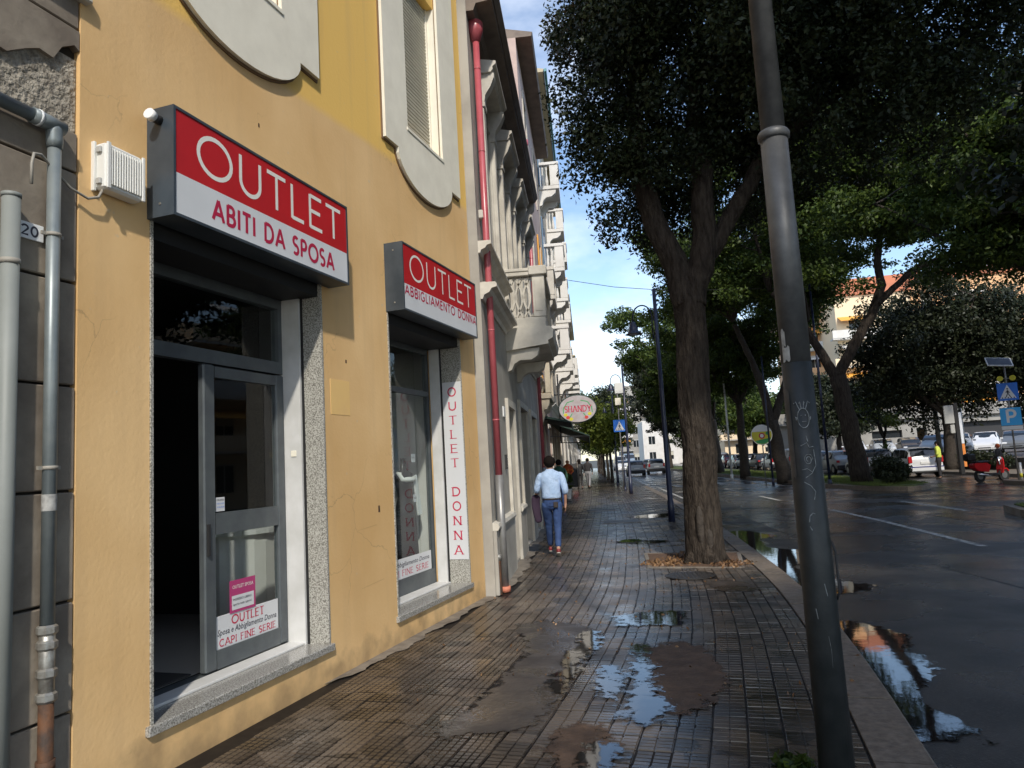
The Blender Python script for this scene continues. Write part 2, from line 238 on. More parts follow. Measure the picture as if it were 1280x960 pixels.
M['water_soft'] = soft_edge('puddle_water_edge', 'puddle_water', 9.0); M['cement_soft'] = soft_edge('cement_patch_edge', 'cement_patch', 7.0); M['earth_soft'] = soft_edge('earth_patch_edge', 'damp_earth_patch', 8.0)
M['glass'] = glassmat('shop_glass', (0.90, 0.93, 0.93), 0.04); M['leaf_glass'] = glassmat('window_glass', (0.4, 0.43, 0.45), 0.2)
def leafmat(name, c1, c2, trans=0.25):
    m = bpy.data.materials.new(name); m.use_nodes = True; t = m.node_tree; b = t.nodes['Principled BSDF']; l = t.links.new
    g = N(t, 'ShaderNodeNewGeometry'); n = N(t, 'ShaderNodeTexNoise'); n.inputs['Scale'].default_value = 0.9; n.inputs['Detail'].default_value = 3; l(g.outputs['Position'], n.inputs['Vector'])
    a = N(t, 'ShaderNodeMath', operation='MULTIPLY_ADD'); a.inputs[1].default_value = 0.45; l(g.outputs['Random Per Island'], a.inputs[0]); l(n.outputs['Fac'], a.inputs[2])
    mr = N(t, 'ShaderNodeMapRange'); mr.inputs[1].default_value = 0.45; mr.inputs[2].default_value = 0.95; l(a.outputs[0], mr.inputs[0])
    x = N(t, 'ShaderNodeMix', data_type='RGBA'); x.inputs[6].default_value = (*c1, 1); x.inputs[7].default_value = (*c2, 1); l(mr.outputs[0], x.inputs[0]); l(x.outputs[2], b.inputs['Base Color'])
    b.inputs['Roughness'].default_value = 0.5; b.inputs['Specular IOR Level'].default_value = 0.3
    tl = N(t, 'ShaderNodeBsdfTranslucent'); l(x.outputs[2], tl.inputs[0]); ms = N(t, 'ShaderNodeMixShader'); ms.inputs[0].default_value = trans
    l(b.outputs[0], ms.inputs[1]); l(tl.outputs[0], ms.inputs[2]); l(ms.outputs[0], t.nodes['Material Output'].inputs[0])
    MATS[name] = m; return m
M['leaf_ficus'] = leafmat('ficus_leaf', (0.010, 0.018, 0.008), (0.030, 0.042, 0.014), 0.10)
M['leaf_jac'] = leafmat('jacaranda_leaf', (0.018, 0.040, 0.010), (0.105, 0.150, 0.026), 0.35)
M['leaf_dark'] = leafmat('holm_leaf', (0.014, 0.022, 0.012), (0.038, 0.046, 0.020), 0.12)
M['leaf_bright'] = leafmat('bright_leaf', (0.07, 0.11, 0.018), (0.20, 0.24, 0.04), 0.35)
M['leaf_dry'] = leafmat('fallen_leaf', (0.10, 0.05, 0.025), (0.26, 0.15, 0.07), 0.0)

# ------------------------------------------------------------------ mesh helpers
def bark_relief(me, seed, depth=0.028, axis_pts=None):
    """push a trunk mesh in and out along its normals: vertical plates and cracks"""
    from mathutils import noise
    me.update(); nr = [v.normal.copy() for v in me.vertices]
    for v, n in zip(me.vertices, nr):
        p = v.co; a = math.atan2(p.y, p.x)
        q = noise.noise(Vector((p.x*9+seed, p.y*9, p.z*1.7))); c = abs(noise.noise(Vector((p.x*17+seed, p.y*17, p.z*3.1)))); f = noise.noise(Vector((p.x*38, p.y*38+seed, p.z*12)))
        v.co += n*(q*depth*1.1-(0.5-min(.5, c*3))*depth*0.9+f*depth*0.3)
class MB:
    def __init__(s): s.v = []; s.f = []; s.sm = []
    def add(s, vs, fs, smooth=False):
        k = len(s.v); s.v += [tuple(p) for p in vs]; s.f += [tuple(i + k for i in f) for f in fs]; s.sm += [smooth] * len(fs); return s
    def box(s, x0, x1, y0, y1, z0, z1):
        if x0 > x1: x0, x1 = x1, x0
        if y0 > y1: y0, y1 = y1, y0
        if z0 > z1: z0, z1 = z1, z0
        return s.add([(x0,y0,z0),(x1,y0,z0),(x1,y1,z0),(x0,y1,z0),(x0,y0,z1),(x1,y0,z1),(x1,y1,z1),(x0,y1,z1)],
                     [(0,3,2,1),(4,5,6,7),(0,1,5,4),(1,2,6,5),(2,3,7,6),(3,0,4,7)])
    def bbox(s, x0, x1, y0, y1, z0, z1, c=0.01):
        """box with chamfered edges (3 stacked rings)"""
        if x0 > x1: x0, x1 = x1, x0
        if y0 > y1: y0, y1 = y1, y0
        if z0 > z1: z0, z1 = z1, z0
        def ring(z, i):
            a, b, p, q = x0 + i, x1 - i, y0 + i, y1 - i
            return [(a + c, p, z), (b - c, p, z), (b, p + c, z), (b, q - c, z), (b - c, q, z), (a + c, q, z), (a, q - c, z), (a, p + c, z)]
        vs = ring(z0, c) + ring(z0 + c, 0) + ring(z1 - c, 0) + ring(z1, c); fs = [tuple(range(7, -1, -1)), tuple(range(24, 32))]
        for k in range(3):
            for i in range(8): j = (i + 1) % 8; fs.append((k*8+i, k*8+j, k*8+8+j, k*8+8+i))
        return s.add(vs, fs)
    def prism(s, poly, axis, a, b, smooth=False):
        """extrude a 2-D polygon along an axis ('x','y','z') from a to b"""
        n = len(poly)
        def P(p, t): return {'x': (t, p[0], p[1]), 'y': (p[0], t, p[1]), 'z': (p[0], p[1], t)}[axis]
        vs = [P(p, a) for p in poly] + [P(p, b) for p in poly]
        ar = sum(poly[i][0]*poly[(i+1)%n][1] - poly[(i+1)%n][0]*poly[i][1] for i in range(n))
        flip = (ar > 0) == ((b > a) ^ (axis == 'y'))
        fs = [tuple(range(n-1, -1, -1)), tuple(range(n, 2*n))] if flip else [tuple(range(n)), tuple(range(2*n-1, n-1, -1))]
        for i in range(n):
            j = (i+1) % n; fs.append((i, j, n+j, n+i) if flip else (j, i, n+i, n+j))
        return s.add(vs, fs, smooth)
    def tube(s, pts, rad, n=12, caps=True, smooth=True):
        pts = [Vector(p) for p in pts]; m = len(pts)
        if not hasattr(rad, '__len__'): rad = [rad] * m
        vs = []; ref = None
        for i, p in enumerate(pts):
            d = (pts[min(i+1, m-1)] - pts[max(i-1, 0)]).normalized()
            if ref is None: ref = Vector((1, 0, 0)) if abs(d.x) < 0.9 else Vector((0, 1, 0))
            u = (ref - d * ref.dot(d)).normalized(); ref = u; v = d.cross(u)
            for k in range(n):
                a = 2*math.pi*k/n; vs.append(p + (u*math.cos(a) + v*math.sin(a)) * rad[i])
        fs = []
        for i in range(m-1):
            for k in range(n): j = (k+1) % n; fs.append((i*n+k, i*n+j, (i+1)*n+j, (i+1)*n+k))
        s.add(vs, fs, smooth)
        if caps:
            k0 = len(s.v) - len(vs); s.f += [tuple(k0 + i for i in range(n-1, -1, -1)), tuple(k0 + (m-1)*n + i for i in range(n))]; s.sm += [False, False]
        return s
    def lathe(s, prof, c=(0, 0, 0), n=20, smooth=True):
        vs = []; fs = []; m = len(prof)
        for r, z in prof:
            for k in range(n): a = 2*math.pi*k/n; vs.append((c[0]+r*math.cos(a), c[1]+r*math.sin(a), c[2]+z))
        for i in range(m-1):
            for k in range(n): j = (k+1) % n; fs.append((i*n+k, i*n+j, (i+1)*n+j, (i+1)*n+k))
        if prof[0][0] > 1e-4: fs.append(tuple(range(n-1, -1, -1)))
        if prof[-1][0] > 1e-4: fs.append(tuple((m-1)*n+k for k in range(n)))
        return s.add(vs, fs, smooth)
    def ball(s, c, r, n=12, m=8):
        if not hasattr(r, '__len__'): r = (r, r, r)
        vs = []; fs = []
        for i in range(m+1):
            t = math.pi*i/m
            for k in range(n): a = 2*math.pi*k/n; vs.append((c[0]+r[0]*math.sin(t)*math.cos(a), c[1]+r[1]*math.sin(t)*math.sin(a), c[2]-r[2]*math.cos(t)))
        for i in range(m):
            for k in range(n): j = (k+1) % n; fs.append((i*n+k, i*n+j, (i+1)*n+j, (i+1)*n+k))
        return s.add(vs, fs, True)
    def xf(s, mtx):
        s.v = [tuple(mtx @ Vector(p)) for p in s.v]; return s
    def mesh(s, name, material):
        me = bpy.data.meshes.new(name); me.from_pydata(s.v, [], s.f); 
        if any(s.sm): me.polygons.foreach_set('use_smooth', s.sm)
        if material is not None: me.materials.append(material)
        me.validate(); me.update(); return me
def tag(o, label=None, cat=None, group=None, kind=None):
    if label: o['label'] = label
    if cat: o['category'] = cat
    if group: o['group'] = group
    if kind: o['kind'] = kind
    return o
def link(name, me, parent=None, loc=(0,0,0), rz=0.0):
    o = bpy.data.objects.new(name, me); COL.objects.link(o); o.location = loc; o.rotation_euler = (0, 0, rz)
    if parent: o.parent = parent
    return o
def part(name, mb, m, parent=None, loc=(0,0,0), rz=0.0, label=None):
    o = link(name, mb.mesh(name, M[m] if isinstance(m, str) else m), parent, loc, rz)
    if label: o['label'] = label
    return o
def thing(name, label, cat, loc=(0,0,0), rz=0.0, group=None):
    return tag(link(name, None, None, loc, rz), label, cat, group)
def copy_tree(o, parent=None):
    c = o.copy(); COL.objects.link(c); c.parent = parent
    for ch in list(o.children): copy_tree(ch, c)
    return c
def facegrid(mb, x0, x1, z0, z1, holes, y=0.0, depth=0.3):
    """wall front (facing -y) with rectangular holes and their reveals"""
    xs = sorted({x0, x1, *[h[0] for h in holes], *[h[1] for h in holes]}); zs = sorted({z0, z1, *[h[2] for h in holes], *[h[3] for h in holes]})
    for i in range(len(xs)-1):
        for j in range(len(zs)-1):
            cx, cz = (xs[i]+xs[i+1])/2, (zs[j]+zs[j+1])/2
            if not (x0 <= cx <= x1 and z0 <= cz <= z1): continue
            if any(h[0] < cx < h[1] and h[2] < cz < h[3] for h in holes): continue
            mb.add([(xs[i],y,zs[j]),(xs[i+1],y,zs[j]),(xs[i+1],y,zs[j+1]),(xs[i],y,zs[j+1])], [(0,1,2,3)])
    for a, b, c, d in holes:
        Y = y + depth
        mb.add([(a,y,c),(a,Y,c),(a,Y,d),(a,y,d)], [(0,1,2,3)]); mb.add([(b,y,c),(b,Y,c),(b,Y,d),(b,y,d)], [(3,2,1,0)])
        mb.add([(a,y,c),(b,y,c),(b,Y,c),(a,Y,c)], [(0,1,2,3)]); mb.add([(a,y,d),(b,y,d),(b,Y,d),(a,Y,d)], [(3,2,1,0)])
    return mb

# ------------------------------------------------------------------ stroke lettering
def arc(cx, cy, rx, ry, a0, a1, n=14): return [(cx+rx*math.cos(R(a0+(a1-a0)*i/n)), cy+ry*math.sin(R(a0+(a1-a0)*i/n))) for i in range(n+1)]
GL = {
 'O': (1.0, [arc(.5,.5,.46,.48,0,360,28)]), 'U': (.78, [[(.08,1),(.08,.36)]+arc(.39,.36,.31,.34,180,360)+[(.70,1)]]),
 'T': (.66, [[(.0,.97),(.66,.97)],[(.33,1),(.33,0)]]), 'L': (.55, [[(.08,1),(.08,0)],[(.08,.03),(.53,.03)]]),
 'E': (.60, [[(.08,1),(.08,0)],[(.08,.97),(.56,.97)],[(.08,.52),(.50,.52)],[(.08,.03),(.58,.03)]]),
 'A': (.82, [[(.02,0),(.41,1)],[(.80,0),(.41,1)],[(.17,.32),(.65,.32)]]),
 'B': (.66, [[(.08,1),(.08,0)],[(.08,.97),(.34,.97)]+arc(.34,.745,.22,.225,90,-90,8)+[(.08,.52)],[(.34,.52)]+arc(.36,.275,.26,.245,90,-90,8)+[(.08,.03)]]),
 'I': (.18, [[(.09,1),(.09,0)]]), 'D': (.80, [[(.08,1),(.08,0)],[(.08,.97),(.32,.97)]+arc(.32,.5,.42,.47,90,-90,14)+[(.08,.03)]]),
 'S': (.60, [arc(.30,.74,.23,.23,40,270,12)+arc(.30,.26,.24,.24,90,-140,12)]), 'P': (.62, [[(.08,1),(.08,0)],[(.08,.97),(.32,.97)]+arc(.32,.71,.24,.26,90,-90,10)+[(.08,.45)]]),
 'N': (.80, [[(.08,0),(.08,1)],[(.08,1),(.72,0)],[(.72,0),(.72,1)]]), 'M': (.92, [[(.08,0),(.10,1)],[(.10,1),(.46,.2)],[(.46,.2),(.82,1)],[(.82,1),(.84,0)]]),
 'G': (.88, [arc(.46,.5,.40,.48,45,325,20)+[(.80,.22),(.80,.45),(.52,.45)]]), 'H': (.76, [[(.08,0),(.08,1)],[(.68,0),(.68,1)],[(.08,.52),(.68,.52)]]),
 'C': (.80, [arc(.46,.5,.40,.48,50,310,18)]), 'F': (.56, [[(.08,1),(.08,0)],[(.08,.97),(.54,.97)],[(.08,.52),(.48,.52)]]), 'R': (.66, [[(.08,1),(.08,0)],[(.08,.97),(.32,.97)]+arc(.32,.73,.22,.24,90,-90,10)+[(.08,.49)],[(.32,.49),(.62,0)]]),
 'Y': (.72, [[(.02,1),(.36,.5)],[(.70,1),(.36,.5)],[(.36,.5),(.36,0)]]), '2': (.6, [arc(.29,.73,.24,.24,165,-30,10)+[(.06,.03),(.56,.03)]]), '0': (.62, [arc(.31,.5,.25,.48,0,360,20)]),
 ' ': (.4, []),
}
def ribbon(mb, pts, w, y, closed=False):
    n = len(pts)
    if n < 2: return
    Ls = []; Rs = []
    for i in range(n):
        a = pts[i-1] if i > 0 else (pts[-2] if closed else pts[0]); b = pts[i]; c = pts[i+1] if i < n-1 else (pts[1] if closed else pts[-1])
        d1 = Vector((b[0]-a[0], b[1]-a[1])); d2 = Vector((c[0]-b[0], c[1]-b[1]))
        if d1.length < 1e-9: d1 = d2
        if d2.length < 1e-9: d2 = d1
        d1.normalize(); d2.normalize(); n1 = Vector((-d1.y, d1.x)); n2 = Vector((-d2.y, d2.x)); m = n1 + n2
        m = m / max(0.5, m.length_squared / 2) if m.length > 1e-6 else n1
        Ls.append((b[0]+m.x*w/2, b[1]+m.y*w/2)); Rs.append((b[0]-m.x*w/2, b[1]-m.y*w/2))
    vs = [(p[0], y, p[1]) for p in Ls] + [(p[0], y, p[1]) for p in Rs]
    mb.add(vs, [(i, n+i, n+i+1, i+1) for i in range(n-1)])
def text_width(txt, sp): return sum(GL[c][0] for c in txt) + sp*(len(txt)-1)
def lettering(mb, txt, x0, x1, z0, h, wt, y, sp=0.14, serif=False):
    """flat letters facing -y, fitted between x0 and x1"""
    k = (x1-x0)/text_width(txt, sp); x = x0; q = 0
    for c in txt:
        gw, st = GL[c]
        for pl in st:
            pts = [(x+p[0]*k, z0+p[1]*h) for p in pl]; q += 1; wv = wt
            if serif and len(pl) == 2 and abs(pl[0][1]-pl[1][1]) < 0.05: wv = wt*0.5
            cl = math.hypot(pl[0][0]-pl[-1][0], pl[0][1]-pl[-1][1]) < 1e-3
            ribbon(mb, pts, wv, y-0.0003*(q % 5), cl)
            if serif and not cl and len(pl) == 2 and abs(pl[0][1]-pl[1][1]) > 0.3:
                for p in pts:
                    e = 0.5*wt + h*0.09; zz = min(max(p[1], z0+wt*0.2), z0+h-wt*0.2); ribbon(mb, [(p[0]-e, zz), (p[0]+e, zz)], wt*0.45, y-0.0016)
        x += (gw+sp)*k
    return mb
def small_text(name, body, material, parent, x, y, z, size, width=None, italic=0.0, rot=(R(90), 0, 0)):
    cu = bpy.data.curves.new(name, 'FONT'); cu.body = body; cu.size = size; cu.shear = italic; cu.resolution_u = 2; cu.offset = size*0.008
    t = bpy.data.objects.new(name, cu); COL.objects.link(t); bpy.context.view_layer.update()
    me = bpy.data.meshes.new_from_object(t.evaluated_get(bpy.context.evaluated_depsgraph_get())); bpy.data.objects.remove(t)
    me.materials.clear(); me.materials.append(M[material])
    o = link(name, me, parent, (x, y, z)); o.rotation_euler = rot
    if width:
        xs = [v.co.x for v in me.vertices]; k = width/(max(xs)-min(xs)); 
        for v in me.vertices: v.co.x *= k
    return o

# ------------------------------------------------------------------ foliage and trees
def leaf_mesh(name, clumps, n, size, material, seed=1, flat=0.35, droop=0.0, squash=0.75):
    """n small folded leaves spread through ellipsoidal clumps [(c, r), ...]"""
    g = np.random.default_rng(seed); C = np.array([c for c, r in clumps], float); Rr = np.array([r for c, r in clumps], float)
    p = Rr**2.0; p /= p.sum(); idx = g.choice(len(clumps), n, p=p)
    d = g.normal(size=(n, 3)); d /= np.linalg.norm(d, axis=1)[:, None]; rr = g.random(n)**0.42
    pos = C[idx] + d * (Rr[idx]*rr)[:, None] * np.array([1, 1, squash])
    if droop: pos[:, 2] -= droop * g.random(n)**3 * Rr[idx]
    nor = d*0.5 + g.normal(size=(n, 3))*0.7 + np.array([0, 0, flat]); nor /= np.linalg.norm(nor, axis=1)[:, None]
    a = np.cross(nor, g.normal(size=(n, 3))); a /= np.linalg.norm(a, axis=1)[:, None]; b = np.cross(nor, a)
    s = size*(0.6+0.8*g.random(n))[:, None]; V = np.empty((n, 4, 3))
    V[:, 0] = pos - a*s*0.5; V[:, 1] = pos + b*s*0.26 + nor*s*0.08; V[:, 2] = pos + a*s*0.5; V[:, 3] = pos - b*s*0.26 + nor*s*0.08
    me = bpy.data.meshes.new(name); me.vertices.add(n*4); me.vertices.foreach_set('co', V.reshape(-1)); me.loops.add(n*4); me.loops.foreach_set('vertex_index', np.arange(n*4, dtype=np.int32))
    me.polygons.add(n); me.polygons.foreach_set('loop_start', np.arange(0, n*4, 4, dtype=np.int32)); me.polygons.foreach_set('loop_total', np.full(n, 4, dtype=np.int32))
    me.materials.append(M[material]); me.update(calc_edges=True); return me
def bend(a, b, n, rg, wob, sag=0.0):
    a = Vector(a); b = Vector(b); L_ = (b-a).length; out = []
    for i in range(n+1):
        t = i/n; p = a.lerp(b, t); k = math.sin(math.pi*t)
        out.append(p + Vector((rg.uniform(-1, 1), rg.uniform(-1, 1), rg.uniform(-1, 1)))*wob*L_*k + Vector((0, 0, sag*L_*k)))
    return out
def tree(name, label, base, fork, r0, crown, nl=7, nt=5, cr=0.8, leaves=20000, size=0.12, leaf='leaf_jac', bark='bark_dark', seed=1, cat='tree', group=None, limbs=None, majors=None, droop=0.0, squash=0.7, extra=None, flat=0.35, shell=0.35):
    """tapered trunk, limbs reaching into an ellipsoid crown (cx,cy,cz,rx,ry,rz), twigs, leaf clumps at the twig ends"""
    rg = random.Random(seed); base = Vector(base); T = thing(name, label, cat, base, 0, group); inv = -base
    f = Vector(fork)
    mb = MB(); pts = bend((0,0,-0.1), f-base, 7, rg, 0.007 if leaves > 200000 else 0.018); n = len(pts)
    rad = [r0*(1.18 if i == 0 else 1.04 if i == 1 else 1.0 - (0.12 if majors else 0.32)*i/(n-1)) for i in range(n)]
    if majors and bark == 'bark' and leaves > 200000:
        P2 = []; R2 = []
        for i in range(len(pts)-1):
            for k in range(14): t_ = k/14; P2.append(pts[i].lerp(pts[i+1], t_)); R2.append(rad[i]*(1-t_)+rad[i+1]*t_)
        P2.append(pts[-1]); R2.append(rad[-1]); mb.tube(P2, R2, 72); o_ = part('trunk', mb, bark, T); bark_relief(o_.data, seed)
    else: mb.tube(pts, rad, 14); part('trunk', mb, bark, T)
    cx, cy, cz, rx, ry, rz = crown; clumps = list(extra or []); tips = []
    if limbs is None:
        limbs = []
        for i in range(nl):
            a = 2*math.pi*(i+rg.random()*0.7)/nl; q = rg.uniform(shell, 0.8); zz = rg.uniform(-0.45, 0.75)
            limbs.append((cx+rx*q*math.cos(a), cy+ry*q*math.sin(a), cz+rz*zz))
    src = [f-base]
    if majors:
        src = []
        for P_, r_ in majors:
            Q_ = [Vector(p)-base for p in P_]; F_ = []
            for a, b in zip(Q_[:-1], Q_[1:]): F_ += [a.lerp(b, k/3)+Vector((rg.uniform(-1, 1), rg.uniform(-1, 1), 0))*0.03 for k in range(3)]
            F_.append(Q_[-1]); G_ = []; S_ = []
            for k in range(len(F_)-1):
                for h_ in range(4): t_ = h_/4; G_.append(F_[k].lerp(F_[k+1], t_)); S_.append(r_*(1.12-0.55*(k+t_)/(len(F_)-1)))
            o_ = part('limb', MB().tube(G_, S_, 36), bark, T); bark_relief(o_.data, seed+3, 0.02); src += Q_[-2:]
    for e in limbs:
        st0 = min(src, key=lambda p: (p-(Vector(e)-base)).length)
        lp = bend(st0, Vector(e)-base, 6, rg, 0.05, 0.04); rl = r0*rg.uniform(0.36, 0.5)*(0.6 if majors else 1)
        lm = MB(); lm.tube(lp, [rl*(1-0.75*i/6) for i in range(7)], 8)
        for k in range(nt):
            st = lp[rg.choice([2, 3, 4, 5, 6])]; dv = Vector((rg.uniform(-1,1)*rx, rg.uniform(-1,1)*ry, rg.uniform(-0.6, 0.9)*rz))*0.42
            en = st+dv; q = en+base-Vector((cx,cy,cz)); m_ = math.sqrt((q.x/rx)**2+(q.y/ry)**2+(q.z/rz)**2)
            if m_ > 1: en = Vector((cx,cy,cz))+q/m_-base
            tw = bend(st, en, 4, rg, 0.07); lm.tube(tw, [rl*0.3*(1-0.8*i/4) for i in range(5)], 5, caps=False)
            clumps.append((en+base, cr*rg.uniform(0.6, 1.15))); clumps.append((tw[3]+base, cr*rg.uniform(0.4, 0.8)))
            for z in range(2):
                e2 = en + Vector((rg.uniform(-1,1), rg.uniform(-1,1), rg.uniform(-.6,.6)))*cr*1.2; clumps.append((e2+base, cr*rg.uniform(0.35, 0.7)))
        part('limb', lm, bark, T)
    me = leaf_mesh('crown', [(tuple(Vector(c)-base), r) for c, r in clumps], leaves, size, leaf, seed, flat=flat, droop=droop, squash=squash)
    link('crown', me, T); return T

# ================================================================== GROUND, ROAD, KERB
ky = [-40, -20, -8, 4, 6.76, 9.27, 12.87, 15.3, 21, 30, 60, 150]; kx = [-11.5, -5.4, -1.0, 1.66, 2.16, 2.46, 2.68, 2.80, 2.98, 3.15, 3.3, 3.4]
_yy = np.arange(-40, 150, 0.25); _xx = np.interp(_yy, ky, kx)
for _ in range(14): _xx[1:-1] = (_xx[:-2]+_xx[1:-1]*2+_xx[2:])/4
def KX(y): return float(np.interp(y, _yy, _xx))
def kerb_pt(y): 
    d = Vector((KX(y+0.3)-KX(y-0.3), 0.6, 0)).normalized(); return Vector((KX(y), y, 0)), d
WALLS = [(-30, -10.1), (-1.36-0.2194*(4.11+0), 0)]
def wallx(y): return -1.372 - 0.2248*(9.15-y) if y < 9.15 else -1.25
ZR = -0.14
def sheet(name, poly, z, material, kind='structure', parent=None, label=None):
    mb = MB(); mb.add([(p[0], p[1], z) for p in poly], [tuple(range(len(poly)))])
    o = part(name, mb, material, parent); 
    if parent is None: tag(o, label, kind=kind)
    return o
gb = MB(); gb.add([(-1500,-1500,-0.30),(1500,-1500,-0.30),(1500,1500,-0.30),(-1500,1500,-0.30)], [(0,1,2,3)])
tag(part('ground', gb, 'ground'), kind='structure')
# road sheet from the kerb to the far kerb, a little crowned strip mesh
rb = MB(); ys = list(range(-38, 150, 3))
vs = []; fs = []
for i, y in enumerate(ys):
    for j in range(9): x = KX(y)-0.05 + (19.0 + 0.0*y - KX(y))*j/8; vs.append((x, y, ZR))
for i in range(len(ys)-1):
    for j in range(8): fs.append((i*9+j, i*9+j+1, (i+1)*9+j+1, (i+1)*9+j))
rb.add(vs, fs); road = tag(part('road', rb, 'asphalt'), kind='structure')
def stripe(pts, w, name='road_marking'):
    mb = MB(); Ls = []
    for i, p in enumerate(pts):
        a = Vector(pts[max(0, i-1)]); b = Vector(pts[min(len(pts)-1, i+1)]); d = (b-a).normalized(); n_ = Vector((-d.y, d.x))*w/2
        Ls += [(p[0]+n_.x, p[1]+n_.y, ZR+0.004), (p[0]-n_.x, p[1]-n_.y, ZR+0.004)]
    mb.add(Ls, [(2*i+1, 2*i+3, 2*i+2, 2*i) for i in range(len(pts)-1)]); return part(name, mb, 'paint', road)
stripe([(6.32, 12.7), (6.6, 17.7), (6.66, 21.2)], 0.13)
for y in (26, 33, 40, 47, 54, 61, 68, 76, 84, 92): stripe([(6.5, y), (6.5, y+3)], 0.13)
stripe([(9.2, 19.0), (9.28, 23.2)], 0.15); stripe([(12.5, 33.4), (16.6, 31.8)], 0.14); stripe([(9.3, 36), (9.1, 60)], 0.12)
stripe([(3.7, 24), (3.9, 60), (4.0, 90)], 0.12)
for i in range(6): stripe([(4.2+i*0.8, 41), (4.2+i*0.8, 44)], 0.45)
for (P_, nm) in (([(5.0, 8.0), (6.9, 8.3), (6.7, 11.5), (4.8, 11.0)], 'a'), ([(8.2, 13.5), (10.6, 14.2), (10.2, 19.5), (8.0, 18.8)], 'b'), ([(4.0, 15.5), (5.4, 15.6), (5.5, 22.0), (4.1, 21.8)], 'c')):
    mb = MB(); mb.add([(p[0], p[1], ZR+0.003) for p in P_], [(0, 1, 2, 3)]); part('tar_patch', mb, mat('tar_patch', (0.016, 0.016, 0.018), 0.3, col2=(0.03, 0.03, 0.03), ns=3, bump=0.5, bs=110, dist=0.004, rlo=0.12, rs=1.5), road)
# kerb stones
kerb = tag(link('kerb', None), kind='structure'); kerb['kind'] = 'structure'
kw = 0.30
def kerb_run(y0, y1, step, stuff=False):
    y = y0; acc = MB()
    while y < y1:
        ye = y+step-0.02
        (a, da), (b, db) = kerb_pt(y), kerb_pt(ye); na = Vector((da.y, -da.x, 0)); nb = Vector((db.y, -db.x, 0)); t = rnd.uniform(-0.004, 0.004)
        o = [a, b]; i_ = [a-na*kw, b-nb*kw]; c = 0.022
        vs = [(i_[0].x, i_[0].y, -0.3), (a.x, a.y, -0.3), (b.x, b.y, -0.3), (i_[1].x, i_[1].y, -0.3),
              (i_[0].x, i_[0].y, 0.006+t), (a.x-na.x*c, a.y-na.y*c, 0.006+t), (b.x-nb.x*c, b.y-nb.y*c, 0.006+t), (i_[1].x, i_[1].y, 0.006+t), (a.x, a.y, -c+t), (b.x, b.y, -c+t)]
        fs = [(4,5,6,7), (5,8,9,6), (8,1,2,9), (0,4,7,3), (0,1,8,5,4), (3,7,6,9,2)]
        if stuff: acc.add(vs, fs)
        else:
            m = MB(); m.add(vs, fs); part('kerb_stone', m, 'kerb', kerb)
        y += step
    if stuff: tag(part('kerb_stones_far', acc, 'kerb', kerb), kind='stuff')
kerb_run(1.0, 31.0, 1.0); kerb_run(31.0, 140.0, 1.0, True); kerb_run(-38, 1.0, 1.0, True)

# ================================================================== SIDEWALK
def sidewalk_base():
    mb = MB(); ys = [y*1.0 for y in range(-38, 140)]; vs = []; fs = []
    for y in ys:
        p, d = kerb_pt(y); n_ = Vector((d.y, -d.x, 0)); a = p-n_*(kw-0.01); vs += [(wallx(y)-1.2, y, -0.011), (a.x, a.y, -0.011)]
    for i in range(len(ys)-1): fs.append((2*i, 2*i+1, 2*i+3, 2*i+2))
    mb.add(vs, fs); return tag(part('sidewalk', mb, 'mortar'), kind='structure')
sidewalk = sidewalk_base()
PIT = [(0.86, 12.55), (2.32, 12.2), (2.06, 10.62), (0.80, 10.98)]
CEM = [(-0.80,7.35),(-0.47,7.5),(-0.10,7.15),(-0.05,6.7),(-0.16,6.1),(-0.28,5.6),(-0.36,5.2),(-0.45,4.75),(-0.62,4.62),(-0.92,4.55),(-1.02,4.62),(-0.86,5.1),(-0.70,5.8),(-0.62,6.3),(-0.68,6.9)]
EAR = [(0.33,6.25),(0.55,6.45),(0.76,6.42),(0.86,6.0),(0.84,5.5),(0.74,5.22),(0.60,5.0),(0.45,4.9),(0.36,5.3),(0.42,5.8)]
def inpoly(x, y, P):
    c = False; n = len(P)
    for i in range(n):
        x1, y1 = P[i][:2]; x2, y2 = P[i-1][:2]
        if (y1 > y) != (y2 > y) and x < (x2-x1)*(y-y1)/(y2-y1)+x1: c = not c
    return c
TS = 0.2
CEMI = [(sum(p[0] for p in CEM)/len(CEM)+(x-sum(p[0] for p in CEM)/len(CEM))*.82, sum(p[1] for p in CEM)/len(CEM)+(y-sum(p[1] for p in CEM)/len(CEM))*.9) for x, y in CEM]
EARI = [(sum(p[0] for p in EAR)/len(EAR)+(x-sum(p[0] for p in EAR)/len(EAR))*.7, sum(p[1] for p in EAR)/len(EAR)+(y-sum(p[1] for p in EAR)/len(EAR))*.8) for x, y in EAR]
def tile_mesh(nx, ny, gap, h, name, deep=0.0):
    """square tile with nx x ny raised pads"""
    mb = MB(); s = TS/2-0.0045; px = 2*s/nx; py = 2*s/ny
    mb.add([(-s,-s,-h),(s,-s,-h),(s,s,-h),(-s,s,-h)], [(0,1,2,3)])
    for i in range(nx):
        for j in range(ny):
            a, b = -s+i*px+(gap if nx > 1 else 0)/2, -s+(i+1)*px-(gap if nx > 1 else 0)/2; c, d = -s+j*py+gap/2, -s+(j+1)*py-gap/2; q = 0.0015
            mb.add([(a,c,-h),(b,c,-h),(b,d,-h),(a,d,-h),(a+q,c+q,0),(b-q,c+q,0),(b-q,d-q,0),(a+q,d-q,0)], [(4,5,6,7),(0,1,5,4),(1,2,6,5),(2,3,7,6),(3,0,4,7)])
    return mb
TM = {'grid': tile_mesh(4, 4, 0.0085, 0.008, 'g'), 'bars': tile_mesh(2, 4, 0.0095, 0.008, 'b'), 'wide': tile_mesh(2, 3, 0.0075, 0.007, 'w')}
TME = {k: v.mesh('paving_tile', M['tile']) for k, v in TM.items()}
